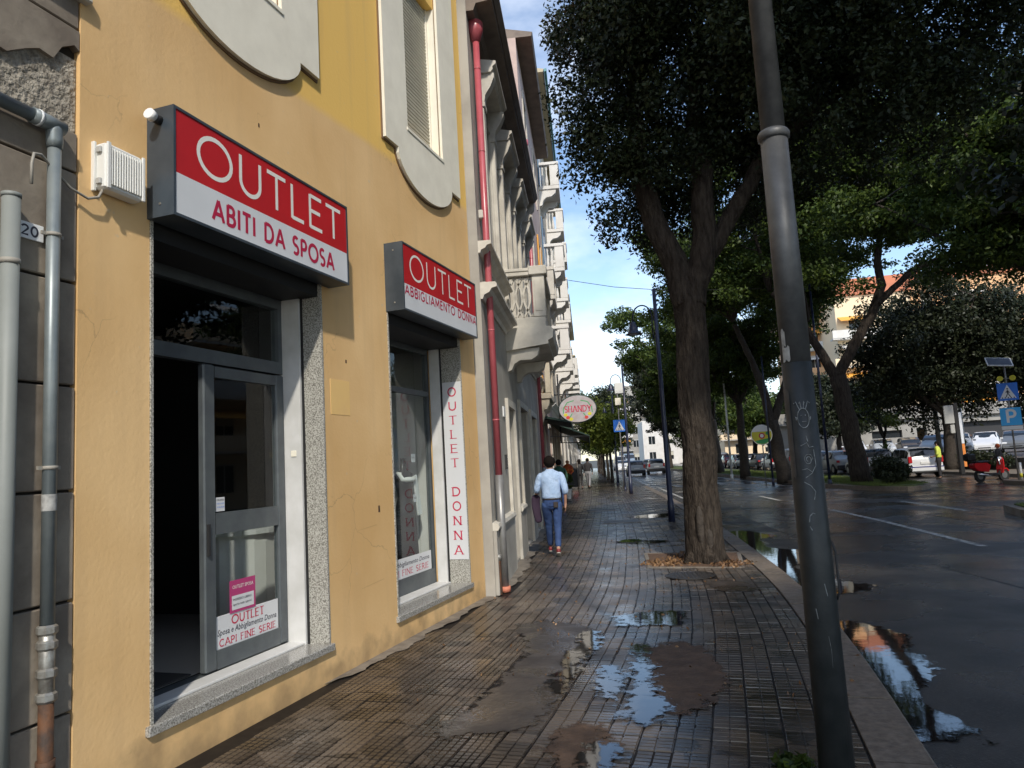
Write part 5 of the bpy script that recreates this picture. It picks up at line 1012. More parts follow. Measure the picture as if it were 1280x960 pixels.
fa += [[(-0.012, 0.014), (-0.006, 0.014)], [(0.008, 0.014), (0.013, 0.014)], [(-0.008, -0.018), (0.012, -0.018)], [(-0.03, 0.0), (-0.037, 0.008), (-0.034, -0.01)], [(0.03, 0), (0.037, 0.006), (0.033, -0.01)]]
wrap(mb, fa, 1.77, af+0.1, 0.0765); part('chalk_face', mb, 'chalk', t)
mb = MB(); rs_ = [[(0.022*math.cos(R(a))*(1-a/900), 0.03*math.sin(R(a))*(1-a/900)) for a in range(0, 620, 25)], [(-0.03, 0.07), (0.0, 0.085), (0.01, 0.06), (0.03, 0.065)], [(0.03, 0.05), (0.035, -0.03), (0.01, -0.07), (-0.02, -0.09)], [(-0.03, -0.11), (0, -0.13), (0.02, -0.16), (0.01, -0.20)], [(-0.035, -0.05), (-0.01, -0.045), (0.01, -0.06)], [(0, .12), (.005, .09)]]
wrap(mb, rs_, 1.56, af+0.15, 0.0775); part('chalk_scribble', mb, 'chalk', t)
mb = MB(); wrap(mb, [[(-0.02, 0.0), (-0.015, 0.03), (0.0, 0.045), (0.01, 0.04)], [(-0.02, -0.02), (-0.01, -0.04)], [(0.02, -0.3), (0.03, -0.36)], [(0.015, -0.55), (0.022, -0.62), (0.02, -0.7)], [(-0.03, -0.42), (-0.024, -0.47)], [(0.03, -0.66), (0.04, -0.75)]], 1.25, af+0.1, 0.0785, 0.005); part('scratch', mb, 'chalk', t)
def sticker(a0, a1, z0, z1, m_, rad=0.0745, jag=0.012):
    mb = MB(); n_ = 6; vs = []
    for i in range(n_+1): a = a0+(a1-a0)*i/n_; vs += [(rad*math.cos(a), rad*math.sin(a), z0+rnd.uniform(0, jag)), (rad*math.cos(a), rad*math.sin(a), z1-rnd.uniform(0, jag))]
    mb.add(vs, [(2*i, 2*i+2, 2*i+3, 2*i+1) for i in range(n_)]); part('sticker', mb, m_, t)
sticker(af-0.95, af-0.35, 2.06, 2.15, 'sticker', 0.0748, 0.02); sticker(af-0.95, af-0.6, 2.13, 2.25, 'sticker', 0.0745, 0.03); sticker(af-1.3, af-0.7, 1.45, 1.95, 'pole_bare', 0.0785, 0.04)
part('cable_clip', MB().tube([(0.080*math.cos(af+1.5), 0.080*math.sin(af+1.5), 0.86), (0.094*math.cos(af+1.5), 0.094*math.sin(af+1.5), 0.90), (0.094*math.cos(af+1.5), 0.094*math.sin(af+1.5), 1.1), (0.078*math.cos(af+1.5), 0.078*math.sin(af+1.5), 1.15)], 0.006, 6), 'trimblack', t)
tag(link('weed_tuft', leaf_mesh('weed_tuft', [((0.93, 3.98, 0.02), 0.10)], 160, 0.05, 'leaf_jac', 31, flat=-0.2, squash=0.5)), 'small green weeds at the foot of the near post', 'weeds', kind='stuff')

def blue_lamp(x, y, h, label, first=None):
    if first:
        c = copy_tree(first); c.location = (x, y, 0); c['label'] = label; return c
    t = thing('street_lamp', label, 'street lamp', (x, y, 0), 0, 'blue-black street lamps with hanging bell heads')
    part('pole', MB().tube([(0, 0, -0.03), (0, 0, 0.5), (0, 0, 0.52), (0, 0, 3.0), (0, 0, 5.85)], [0.085, 0.08, 0.065, 0.055, 0.045], 16), 'lamp_blue', t)
    arcp = [(-0.10-0.24+0.24*math.cos(R(a)), 0, 5.15+0.30*math.sin(R(a))) for a in range(0, 181, 12)]
    part('arm', MB().tube([(-0.10, 0, 4.55)]+arcp+[(-0.58, 0, 5.05)], 0.018, 8).tube([(0, 0, 4.62), (-0.1, 0, 4.62)], 0.012, 6).tube([(0, 0, 5.05), (-0.1, 0, 5.05)], 0.012, 6), 'lamp_blue', t)
    hd = part('bell_shade', MB().lathe([(0.03, 0.32), (0.065, 0.30), (0.075, 0.24), (0.10, 0.20), (0.115, 0.10), (0.16, 0.03), (0.225, 0.0), (0.215, -0.004), (0.15, 0.02), (0.09, 0.09), (0.0, 0.10)], (-0.58, 0, 4.72), 24), 'lamp_blue', t)
    part('glass_bowl', MB().ball((-0.58, 0, 4.745), (0.12, 0.12, 0.05)), 'lamp_glass', hd)
    return t
L0 = blue_lamp(1.95, 18.28, 5.8, 'blue-black street lamp nearest, just behind the big tree trunk'); L1 = blue_lamp(1.84, 33.3, 5.8, 'second blue-black street lamp, carrying a small white box near the crossing sign', L0)
blue_lamp(1.9, 49, 5.8, 'third and farthest blue-black street lamp along the pavement', L0)
t = thing('junction_box', 'small pale box strapped to the second blue-black street lamp', 'box', (1.70, 33.2, 4.55)); part('box_body', MB().bbox(-0.28, 0.1, -0.12, 0.1, 0, 0.5, 0.02), 'white_box', t)
def road_sign(x, y, poles, label, kind, z, rz=0, s=0.6, group=None):
    t = thing('crossing_sign' if kind == 'cross' else 'parking_sign', label, 'road sign', (x, y, 0), rz, group)
    if poles: part('pole', MB().tube([(0, 0.04, 0), (0, 0.04, poles)], 0.03, 10), 'zinc', t)
    h = s/2; pn = part('panel', MB().bbox(-h, h, -0.01, 0.01, z, z+s, 0.008), 'sign_blue' if kind == 'cross' else 'sign_blue2', t)
    if kind == 'cross':
        part('white_triangle', MB().add([(-h*0.78, -0.0125, z+s*0.12), (h*0.78, -0.0125, z+s*0.12), (0, -0.0125, z+s*0.9)], [(0,1,2)]), 'plate_white', pn)
        fg = MB(); ribbon(fg, [(0.0, z+s*0.58), (0.0, z+s*0.42)], s*0.09, -0.014); ribbon(fg, [(-s*0.10, z+s*0.2), (0, z+s*0.42), (s*0.11, z+s*0.2)], s*0.05, -0.0145); ribbon(fg, [(-s*0.1, z+s*0.46), (0, z+s*0.54), (s*0.1, z+s*0.44)], s*0.04, -0.015)
        fg.add([(p[0], -0.0155, z+s*0.66+p[1]) for p in el(s*0.045, s*0.045, 10)], [tuple(range(10))])
        part('walking_figure', fg, 'letter_dark', pn); bs_ = MB()
        for i in range(5): bs_.box(-h*0.62+i*h*0.28, -h*0.62+i*h*0.28+h*0.12, -0.0135, -0.0128, z+s*0.13, z+s*0.19)
        part('stripe', bs_, 'letter_dark', pn)
    else: part('letter_p', lettering(MB(), 'P', -s*0.20, s*0.24, z+s*0.14, s*0.72, s*0.13, -0.0125), 'plate_white', pn)
    return t
road_sign(1.84, 39.9, 5.2, 'blue pedestrian crossing sign on a thin pole at the left pavement edge', 'cross', 3.05, 0, 0.66)
t = thing('pole_box', 'small cream box high on the left crossing sign pole', 'box', (1.84, 39.8, 4.5)); part('box_body', MB().bbox(-0.16, 0.16, -0.1, 0.1, 0, 0.4, 0.02), 'cream', t)
SX, SY = 15.75, 28.6; rzs = R(-20)
rs1 = road_sign(SX, SY, 4.3, 'blue crossing sign above the parking sign on the solar powered post', 'cross', 2.95, rzs, 0.66)
pk = thing('parking_sign', 'light blue parking P sign under the crossing sign at the right edge', 'road sign', (SX, SY, 0), rzs); pn = part('panel', MB().bbox(-0.33, 0.33, -0.02, 0.0, 2.02, 2.68, 0.008), 'sign_blue2', pk); part('letter_p', lettering(MB(), 'P', -0.14, 0.17, 2.12, 0.48, 0.09, -0.0225), 'plate_white', pn); part('lower_plate', MB().bbox(-0.33, 0.33, -0.02, 0.0, 1.86, 2.0, 0.006), 'plate_white', pk)
t = thing('solar_panel', 'tilted solar panel on top of the right crossing sign post', 'solar panel', (SX, SY, 0), rzs); part('panel', MB().bbox(-0.42, 0.42, -0.3, 0.3, -0.02, 0.02, 0.006).xf(Matrix.Translation((-0.15, 0, 4.42)) @ Matrix.Rotation(R(35), 4, 'X') @ Matrix.Rotation(R(8), 4, 'Y')), 'plate_white', t); part('cells', MB().box(-0.38, 0.38, -0.26, 0.26, 0.021, 0.024).xf(Matrix.Translation((-0.15, 0, 4.42)) @ Matrix.Rotation(R(35), 4, 'X') @ Matrix.Rotation(R(8), 4, 'Y')), 'sun_panel', t)
for x_ in (-0.2, 0.2): part('beacon', MB().tube([(x_, -0.02, 3.78), (x_, -0.12, 3.78)], 0.10, 14), 'yellow_disc', rs1)
part('beacon_bar', MB().tube([(-0.2, 0.02, 3.78), (0.2, 0.02, 3.78)], 0.02, 6), 'zinc', rs1)
t = thing('round_advert_sign', 'round white, yellow and green advertising disc on a pole on the median', 'sign', (7.95, 36.2, -0.14) if False else (8.9, 38.0, 0), R(-12))
part('pole', MB().tube([(0, 0.05, -0.14), (0, 0.05, 2.8)], 0.03, 8), 'zinc', t); dz = 2.25; rr_ = 0.52
part('disc', MB().prism([(p[0], dz+0.15+p[1]) for p in el(rr_, rr_, 30)], 'y', -0.02, 0.02), 'plate_white', t)
part('yellow_band', MB().add([(rr_*0.93*math.cos(R(a)), -0.022, dz+0.15+rr_*0.93*math.sin(R(a))) for a in list(range(160, 390, 10))], [tuple(range(23))]), 'yellow_disc', t)
part('green_band', MB().add([(rr_*0.9*math.cos(R(a)), -0.024, dz+0.15+rr_*0.9*math.sin(R(a))) for a in list(range(220, 350, 10))], [tuple(range(13))]), 'green_disc', t)
part('centre_ring', MB().add([(p[0], -0.026, dz+0.1+p[1]) for p in el(0.15, 0.15, 18)], [tuple(range(18))]), 'letter_crimson', t); part('centre_dot', MB().add([(p[0], -0.028, dz+0.1+p[1]) for p in el(0.09, 0.09, 14)], [tuple(range(14))]), 'plate_white', t)
part('fruit_dot', MB().add([(0.28+p[0], -0.028, dz+0.22+p[1]) for p in el(0.09, 0.09, 14)], [tuple(range(14))]), 'green_disc', t)
def plain_pole(x, y, h, r_, m_, label, nm='pole_post'):
    t = thing(nm, label, 'pole', (x, y, -0.14)); part('shaft', MB().tube([(0, 0, 0), (0, 0, h)], [r_, r_*0.75], 12), m_, t); part('base', MB().tube([(0, 0, 0), (0, 0, 0.35)], r_*1.4, 12), m_, t); return t
plain_pole(10.3, 32.6, 9.0, 0.06, 'lamp_blue', 'thin dark lamp pole on the median beside the leaning trunk with the bush')
plain_pole(8.95, 47.0, 7.0, 0.07, 'plate_white', 'white pole among the median trees behind the round advert')
plain_pole(9.1, 37.4, 6.5, 0.05, 'lamp_blue', 'thin dark pole just left of the round advert disc')
plain_pole(20.4, 44.5, 8.0, 0.14, 'zinc', 'thick pale grey pole behind the red scooter')
plain_pole(22.5, 46.0, 7.0, 0.10, 'plate_white', 'white pole in the raised car park in front of the grey wall')
t = thing('parking_meter_board', 'grey information board on a dark post behind the person in yellow', 'information board', (16.9, 35.4, 0)); part('post', MB().bbox(0.12, 0.3, -0.06, 0.06, 0, 3.3, 0.01), 'black', t); part('board', MB().bbox(-0.32, 0.12, -0.05, 0.03, 2.35, 3.2, 0.02), 'greyplastic', t); part('lower_board', MB().bbox(-0.1, 0.1, -0.04, 0.03, 1.9, 2.3, 0.02), 'greyplastic', t)
t = thing('feather_banner', 'narrow white and orange banner standing behind the person in yellow', 'banner', (17.7, 36.5, 0)); part('banner_cloth', MB().bbox(-0.18, 0.18, -0.02, 0.02, 1.4, 2.9, 0.01), 'shopwhite', t); part('banner_foot', MB().bbox(-0.18, 0.18, -0.02, 0.02, 0.3, 1.39, 0.01), 'orange', t); part('pole', MB().tube([(-0.2, 0, 0), (-0.2, 0, 3.0)], 0.02, 6), 'black', t)
t = thing('waste_container', 'dark rounded waste container at the right edge behind the scooter', 'waste container', (18.2, 29.0, 0.01)); part('body', MB().bbox(-0.9, 0.9, -0.5, 0.5, 0.15, 1.3, 0.12), 'trimblack', t); part('lid', MB().prism([(-0.52, 1.3), (-0.40, 1.52), (0, 1.6), (0.40, 1.52), (0.52, 1.3)], 'x', -0.92, 0.92), 'black', t)
for x_ in (-0.7, 0.7): part('wheel', MB().tube([(x_-0.05, -0.35, 0.1), (x_+0.05, -0.35, 0.1)], 0.1, 12), 'rubber', t)
for y_, lab in ((29.5, 'white and yellow bollard at the right kerb near the scooter'), (27.2, 'white and yellow bollard nearest on the right kerb, at the picture edge')): t = thing('bollard', lab, 'bollard', (15.9, y_-.8, -0.01)); part('post', MB().tube([(0, 0, 0), (0, 0, 0.65)], 0.045, 12), 'plate_white', t); part('band', MB().tube([(0, 0, 0.1), (0, 0, 0.25)], 0.048, 12), 'yellow_disc', t)
# posts along the far left pavement
for i, y_ in enumerate((36.5, 44.0, 52.0)):
    plain_pole(1.75-0.1*i, y_, 2.4, 0.035, 'lamp_blue', ['short dark post on the pavement edge just before the left crossing sign', 'short dark post on the pavement edge behind the left crossing sign', 'short dark post on the pavement edge by the first small tree'][i])

# ================================================================== MEDIAN, FAR SIDE
def island(name, P, label):
    t = tag(link(name, None), kind='structure')
    mb = MB(); mb.prism([(p[0], p[1]) for p in P], 'z', -0.3, 0.02); part('kerb_edge', mb, 'kerb', t)
    Q = grow(P, 1.0); c = (sum(p[0] for p in P)/len(P), sum(p[1] for p in P)/len(P)); Q = []
    for p in P: d_ = Vector((c[0]-p[0], 0)); Q.append((p[0]+0.16*(1 if c[0] > p[0] else -1), p[1]+0.16*(1 if c[1] > p[1] else -1)))
    mb = MB(); mb.prism(Q, 'z', 0.0, 0.05); part('turf', mb, 'grass', t); return t
island('median', [(11.9, 27.7), (11.4, 27.6), (10.9, 28.3), (10.4, 30), (10.1, 34), (9.85, 45), (9.7, 62), (9.7, 140), (13.2, 140), (13.1, 62), (13.0, 45), (13.0, 36), (12.9, 30), (12.5, 28.3)][::-1], '')
island('near_median', [(9.35, -30), (9.3, 10), (9.3, 17), (9.7, 18.4), (10.6, 18.8), (12.0, 18.2), (12.6, 16), (12.6, -30)], '')
def grass_mesh(n, seed, boxes, h=0.09):
    g = np.random.default_rng(seed); V = np.empty((n, 3, 3)); k = g.choice(len(boxes), n, p=np.array([b[4] for b in boxes])/sum(b[4] for b in boxes)); B = np.array([b[:4] for b in boxes])[k]
    x = B[:, 0]+(B[:, 1]-B[:, 0])*g.random(n); y = B[:, 2]+(B[:, 3]-B[:, 2])*g.random(n); a = g.random(n)*6.28; hh = h*(0.5+g.random(n)); w_ = 0.012+0.0*a
    V[:, 0] = np.stack([x-np.cos(a)*w_, y-np.sin(a)*w_, np.full(n, 0.05)], 1); V[:, 1] = np.stack([x+np.cos(a)*w_, y+np.sin(a)*w_, np.full(n, 0.05)], 1); V[:, 2] = np.stack([x+g.normal(size=n)*0.03, y+g.normal(size=n)*0.03, 0.05+hh], 1)
    me = bpy.data.meshes.new('grass'); me.from_pydata(V.reshape(-1, 3).tolist(), [], np.arange(n*3).reshape(-1, 3).tolist()); me.materials.append(M['grassb']); return me
tag(link('grass', grass_mesh(26000, 3, [(10.6, 12.6, 28.6, 36, 3), (10.2, 12.8, 36, 60, 3), (9.6, 12.2, 10, 17.8, 2)])), 'short green grass growing on the median', kind='stuff')
# far pavement and raised car park
fp = tag(part('far_sidewalk', MB().prism([(17.9, -30), (17.9, 29.0), (18.3, 30), (18.6, 150), (24, 150), (24, -30)], 'z', -0.3, 0.0), 'border'), kind='structure')
kk = tag(part('far_kerb', MB().prism([(15.35, 8), (15.3, 28.8), (15.7, 29.5), (18.2, 29.7), (18.2, 8)], 'z', -0.31, 0.01), 'kerb'), kind='structure')
lot = tag(part('car_park', MB().prism([(20.5, 40), (20.5, 150), (75, 150), (75, 34), (22, 34)], 'z', -0.3, 0.55), 'lot'), kind='structure')
# ---- cars
def car_loft(L_=3.9, W_=1.66, H_=1.46, kind='hatch'):
    """returns (body MB, glass MB): lofted closed car shell; x across, y forward"""
    hw = W_/2
    if kind == 'hatch': st = [(-L_/2, .50, .74, .80, .84), (-L_/2+.06, .28, .84, .96, 1.04), (-L_/2+.22, .24, .90, 1.28, 1.32), (-L_/2+.55, .22, .91, H_-.05, H_-.03), (-L_/2+1.3, .20, .90, H_-.01, H_), (-L_/2+2.1, .20, .88, H_-.03, H_-.02), (L_/2-1.35, .20, .87, 1.24, 1.27), (L_/2-.95, .22, .86, .93, .98), (L_/2-.35, .24, .72, .80, .86), (L_/2-.05, .30, .60, .66, .70), (L_/2, .42, .52, .55, .57)]
    elif kind == 'sedan': st = [(-L_/2, .45, .72, .82, .86), (-L_/2+.08, .28, .80, .93, .97), (-L_/2+.6, .24, .88, .96, 1.0), (-L_/2+1.0, .22, .90, H_-.15, H_-.12), (-L_/2+1.5, .20, .90, H_-.02, H_), (-L_/2+2.2, .20, .88, H_-.02, H_-.01), (L_/2-1.6, .20, .87, 1.22, 1.25), (L_/2-1.15, .22, .86, .93, .97), (L_/2-.4, .24, .72, .78, .83), (L_/2-.05, .30, .58, .62, .66), (L_/2, .42, .50, .53, .55)]
    else: st = [(-L_/2, .45, .80, 1.0, 1.04), (-L_/2+.04, .26, .95, H_-.35, H_-.3), (-L_/2+.18, .24, .98, H_-.05, H_-.02), (-L_/2+1.0, .22, 1.0, H_, H_+.02), (-L_/2+1.8, .20, 1.0, H_, H_+.02), (L_/2-1.6, .20, .98, H_-.06, H_-.04), (L_/2-1.0, .20, .96, 1.36, 1.40), (L_/2-.6, .22, .92, 1.02, 1.06), (L_/2-.25, .24, .80, .86, .92), (L_/2-.05, .30, .60, .68, .72), (L_/2, .42, .52, .56, .58)]
    rings = []
    for (y, zb, zm, zr, zt) in st:
        e = 0.86 if y in (st[0][0], st[-1][0]) else (0.95 if (y == st[1][0] or y == st[-2][0]) else 1.0); h = hw*e; cab = zt > 1.08; rr = h*(0.78 if cab else 0.9)
        rings.append([(0, y, zb), (h*.86, y, zb), (h*.97, y, zb+.10), (h, y, (zb+zm)/2+.06), (h*.955, y, zm), (rr, y, zr), (rr*.82, y, (zr+zt)/2+.012), (0, y, zt)])
    b = MB(); n = 8; vs = []; fs = []
    for r_ in rings: vs += r_ + [(-p[0], p[1], p[2]) for p in r_[-2:0:-1]]
    m_ = 14
    for i in range(len(rings)-1):
        for k in range(m_): j = (k+1) % m_; fs.append((i*m_+k, (i+1)*m_+k, (i+1)*m_+j, i*m_+j))
    fs += [tuple(range(m_)), tuple(range((len(rings)-1)*m_+m_-1, (len(rings)-1)*m_-1, -1))]
    b.add(vs, fs, True)
    g = MB(); o = 0.008
    for i in range(len(rings)-1):     # side glass
        A, B_ = rings[i], rings[i+1]
        if A[7][2] > 1.08 and B_[7][2] > 1.08:
            for s_ in (1, -1):
                def q(R_, t_): a, c = Vector(R_[4]), Vector(R_[5]); v = a.lerp(c, t_); v.x = (v.x+o)*s_; return v
                y0, y1 = A[0][1]+.03, B_[0][1]-.03; a0, a1, b1, b0 = q(A, .12), q(A, .86), q(B_, .86), q(B_, .12)
                a0 = a0.lerp(b0, .03); a1 = a1.lerp(b1, .04); b1 = b1.lerp(a1, .04); b0 = b0.lerp(a0, .03)
                g.add([a0, a1, b1, b0] if s_ > 0 else [b0, b1, a1, a0], [(0, 3, 2, 1)] if s_ > 0 else [(0, 3, 2, 1)])
    def screen(A, B_, off, lo=.12, hi=.9):      # windscreen / rear window between two rings
        P = []; 
        for t_ in (lo, hi):
            for s_ in (-1, 1):
                a = Vector(A[5] if A[7][2] < B_[7][2] else A[5]).lerp(Vector(B_[5]), t_); ct = Vector(A[7]).lerp(Vector(B_[7]), t_); P.append((Vector((a.x*s_*.93, a.y, a.z)), ct))
        l0, r0, l1, r1 = P[0], P[1], P[2], P[3]; up_ = Vector((0, off, 0.012))
        g.add([l0[0]+up_, l0[1]+up_, r0[0]+up_, l1[0]+up_, l1[1]+up_, r1[0]+up_], [(0, 1, 4, 3), (1, 2, 5, 4)])
    if kind == 'hatch': screen(rings[1], rings[2], -.02, .15, 1.0); screen(rings[2], rings[3], -.015, .05, .75); screen(rings[7], rings[6], .012, .15, 1.0); screen(rings[6], rings[5], .012, .02, .8)
    elif kind == 'sedan': screen(rings[2], rings[3], -.012, .15, 1.0); screen(rings[3], rings[4], -.012, .02, .5); screen(rings[7], rings[6], .012, .15, 1.0); screen(rings[6], rings[5], .012, .02, .8)
    else: screen(rings[0], rings[1], -.012, .35, 1.0); screen(rings[1], rings[2], -.012, 0.0, .5); screen(rings[7], rings[6], .012, .15, 1.0); screen(rings[6], rings[5], .012, .02, .85)
    return b, g
def make_car(label, kind, colr, loc, rz, group, L_=3.9, W_=1.66, H_=1.46, detail=False, cat='car'):
    t = thing('parked_car' if 'parked' in group else 'moving_car', label, cat, loc, rz, group); b, g = car_loft(L_, W_, H_, kind)
    m_ = mat('car_paint_%s' % '_'.join(str(int(c*100)) for c in colr), colr, 0.28, spec=0.6, col2=tuple(c*0.92 for c in colr), ns=1.5)
    bd = part('body', b, m_, t); md = bd.modifiers.new('round', 'SUBSURF'); md.levels = 1; md.render_levels = 1
    part('windows', g, 'car_glass', t); hw = W_/2
    for y_ in (-L_/2+.70, L_/2-.78):
        for s_ in (-1, 1):
            wl = part('wheel', MB().tube([(s_*(hw-.16), y_, .30), (s_*(hw+.004), y_, .30)], .30, 18), 'rubber', t); part('rim', MB().tube([(s_*(hw-.04), y_, .30), (s_*(hw+.012), y_, .30)], .185, 14), 'hub', wl)
            part('wheel_arch', MB().prism([(y_+.355*math.cos(R(a)), .30+.355*math.sin(R(a))) for a in range(-5, 186, 15)], 'x', s_*(hw-.2), s_*(hw-.006)), 'trimblack', t)
    zr = .84 if kind != 'van' else .95
    for s_ in (-1, 1):
        part('tail_light', MB().bbox(s_*hw*.74, s_*hw*.95, -L_/2+.005, -L_/2+.12, zr-.12, zr+.20 if kind != 'sedan' else zr+.03, .02), 'taillight', t)
        part('headlight', MB().bbox(s_*hw*.55, s_*hw*.90, L_/2-.20, L_/2-.015, .56, .70, .03), 'headlight', t)
        part('mirror', MB().bbox(s_*(hw-.02), s_*(hw+.15), L_/2-1.35, L_/2-1.22, .92, 1.03, .02), m_, t)
    part('rear_bumper', MB().bbox(-hw*.93, hw*.93, -L_/2-.05, -L_/2+.12, .30, .56, .04), m_ if detail else 'trimblack', t); part('front_bumper', MB().bbox(-hw*.9, hw*.9, L_/2-.1, L_/2+.04, .28, .50, .04), m_, t)
    part('number_plate', MB().bbox(-.26, .26, -L_/2-.03, -L_/2+.0, .66, .77, .004), 'plate', t); part('grille', MB().bbox(-.35, .35, L_/2-.03, L_/2+.046, .38, .46, .01), 'trimblack', t)
    if detail: part('blue_bumper_strip', MB().bbox(-hw*.9, hw*.9, -L_/2-.06, -L_/2-.045, .50, .55, .005), mat('blue_trim', (0.03, 0.04, 0.2), 0.4), t); part('side_strip', MB().bbox(-hw-.012, -hw+.0, -L_/2+1.1, L_/2-1.15, .50, .57, .004), 'trimblack', t)
    return t
WH = (0.72, 0.73, 0.74); SI = (0.42, 0.44, 0.45); BK = (0.02, 0.022, 0.025); GY = (0.14, 0.15, 0.16); BL = (0.03, 0.05, 0.12); RD = (0.32, 0.02, 0.02)
PG = 'cars parked along the far kerb'
make_car('white hatchback parked nearest the yellow-clad person, red tail lights and blue bumper strip', 'hatch', WH, (16.35, 38.9, ZR), R(-3), PG, 3.9, 1.66, 1.48, True)
make_car('silver hatchback parked directly in front of the white hatchback', 'hatch', SI, (16.15, 43.9, ZR), R(-3), PG, 4.0, 1.68, 1.5)
seq = [('sedan', SI, 'silver saloon third in the far row, beyond the silver hatchback'), ('hatch', WH, 'white hatchback partly hidden by the leaning trunk with the bush'), ('van', GY, 'tall grey van-like car in the far row just right of the near post'), ('hatch', WH, 'white compact right behind the near post'), ('sedan', BK, 'black saloon left of the near post'), ('hatch', BL, 'dark blue hatchback left of the near post behind the forked trunk'), ('hatch', WH, 'white hatchback behind the round advert pole'), ('sedan', RD, 'dark red saloon behind the round advert pole'), ('van', SI, 'silver people carrier left of the round advert'), ('hatch', SI, 'silver compact in the far row behind the thin dark pole'), ('sedan', WH, 'white saloon far down the row behind the median trees'), ('hatch', GY, 'grey hatchback far down the row behind the median trees'), ('van', WH, 'white van near the far end of the parked row'), ('hatch', BK, 'black compact near the far end of the parked row')]
y_ = 48.8
for k_, c_, lab in seq: make_car(lab, k_, c_, (16.0+rnd.uniform(-.1, .1), y_, ZR), R(rnd.uniform(-3, 3)), PG, 4.2, 1.7, 1.5 if k_ != 'van' else 1.75); y_ += 5.2
LG = 'cars parked in the raised car park'
spots = [(21.9, 44.0, WH, 'hatch', 'white hatchback in the raised car park, leftmost in front of the grey wall'), (24.2, 46.2, SI, 'hatch', 'silver hatchback second in the raised car park row'), (26.6, 47.5, WH, 'sedan', 'white saloon third in the raised car park row'), (29.0, 48.5, GY, 'hatch', 'grey hatchback behind the white pole in the car park'), (31.8, 49.5, SI, 'sedan', 'silver saloon behind the board on the dark post'), (34.2, 50.5, WH, 'van', 'white van in front of the pale shop front'), (36.6, 51.0, SI, 'hatch', 'silver hatchback under the parking sign'), (39.0, 51.5, BL, 'sedan', 'dark blue saloon at the right edge of the car park')]
for x_, y2, c_, k_, lab in spots: make_car(lab, k_, c_, (x_, y2+4, 0.55), R(150+rnd.uniform(-4, 4)), LG, 4.1, 1.7, 1.48 if k_ != 'van' else 1.8)
for i in range(6): make_car(['white', 'silver', 'black', 'grey', 'blue', 'white'][i]+[' saloon deep in the car park behind the leaning trunk', ' hatchback deep in the car park, left of the small bare tree', ' hatchback deep in the car park behind the small bare tree', ' saloon in the second car park row', ' compact in the second car park row', ' compact at the end of the second car park row'][i], ['sedan', 'hatch', 'hatch', 'sedan', 'hatch', 'hatch'][i], [WH, SI, BK, GY, BL, WH][i], (21.8+i*2.6, 62+i, 0.55), R(165), LG, 4.1, 1.7, 1.48)
MG = 'cars driving along the wet road'
make_car('silver hatchback driving away on the wet road, seen from behind', 'hatch', SI, (6.75, 74.5, ZR), R(-2), MG, 3.9, 1.68, 1.5)
make_car('white car with lights on coming towards us on the far road', 'hatch', WH, (4.3, 92, ZR), R(180), MG, 4.1, 1.72, 1.5)
make_car('white van coming down the far road behind the white car', 'van', WH, (4.6, 106, ZR), R(180), MG, 4.8, 1.9, 2.1, cat='van')
make_car('dark car following at the far end of the road', 'sedan', BK, (7.6, 92, ZR), R(-2), MG, 4.2, 1.7, 1.45)
make_car('blue-grey van at the far end of the road by the left pavement', 'van', (0.25, 0.32, 0.4), (6.6, 118, ZR), R(180), MG, 5.0, 2.0, 2.4, cat='van')
make_car('small silver car parked far along the left kerb', 'hatch', SI, (3.95+.5, 70, ZR), R(0), 'cars parked on the left kerb', 3.8, 1.66, 1.48)
# scooter
t = thing('scooter', 'red motor scooter with black top case parked at the right kerb', 'scooter', (16.0, 30.9, ZR), R(-72))
t.scale = (.9, .9, .95)
for y_, n_ in ((-0.62, 'w'), (0.66, 'w')): wl = part('wheel', MB().tube([(-0.05, y_, .26), (0.05, y_, .26)], .26, 20), 'rubber', t); part('rim', MB().tube([(-0.055, y_, .26), (0.055, y_, .26)], .14, 12), 'hub', wl)
part('rear_body', MB().prism([(-0.95, .62), (-0.75, .48), (-0.25, .42), (-0.12, .70), (-0.30, .80), (-0.85, .82), (-0.98, .76)], 'x', -.16, .16), 'scooter_red', t); part('front_shield', MB().prism([(-.16, .35), (.16, .35), (.20, .6), (.15, .9), (.07, 1.02), (-.07, 1.02), (-.15, .9), (-.20, .6)], 'y', -.02, .03).xf(Matrix.Translation((0, .42, 0)) @ Matrix.Rotation(R(-10), 4, 'X')), 'scooter_red', t); part('front_mudguard', MB().prism([(0.45, .52), (0.60, .56), (0.80, .54), (0.92, .40), (0.86, .40), (0.76, .50), (0.5, .48)], 'x', -.08, .08), 'scooter_red', t)
part('floorboard', MB().bbox(-.17, .17, -0.15, .34, .26, .36, .02), 'trimblack', t); part('seat', MB().bbox(-.14, .14, -.80, -.12, .80, .90, .04), 'black', t); part('fork', MB().tube([(0, .66, .26), (0, .45, 1.02)], .03, 8), 'chrome', t); part('handlebar', MB().tube([(-.33, .36, 1.06), (0, .44, 1.04), (.33, .36, 1.06)], .018, 8), 'trimblack', t)
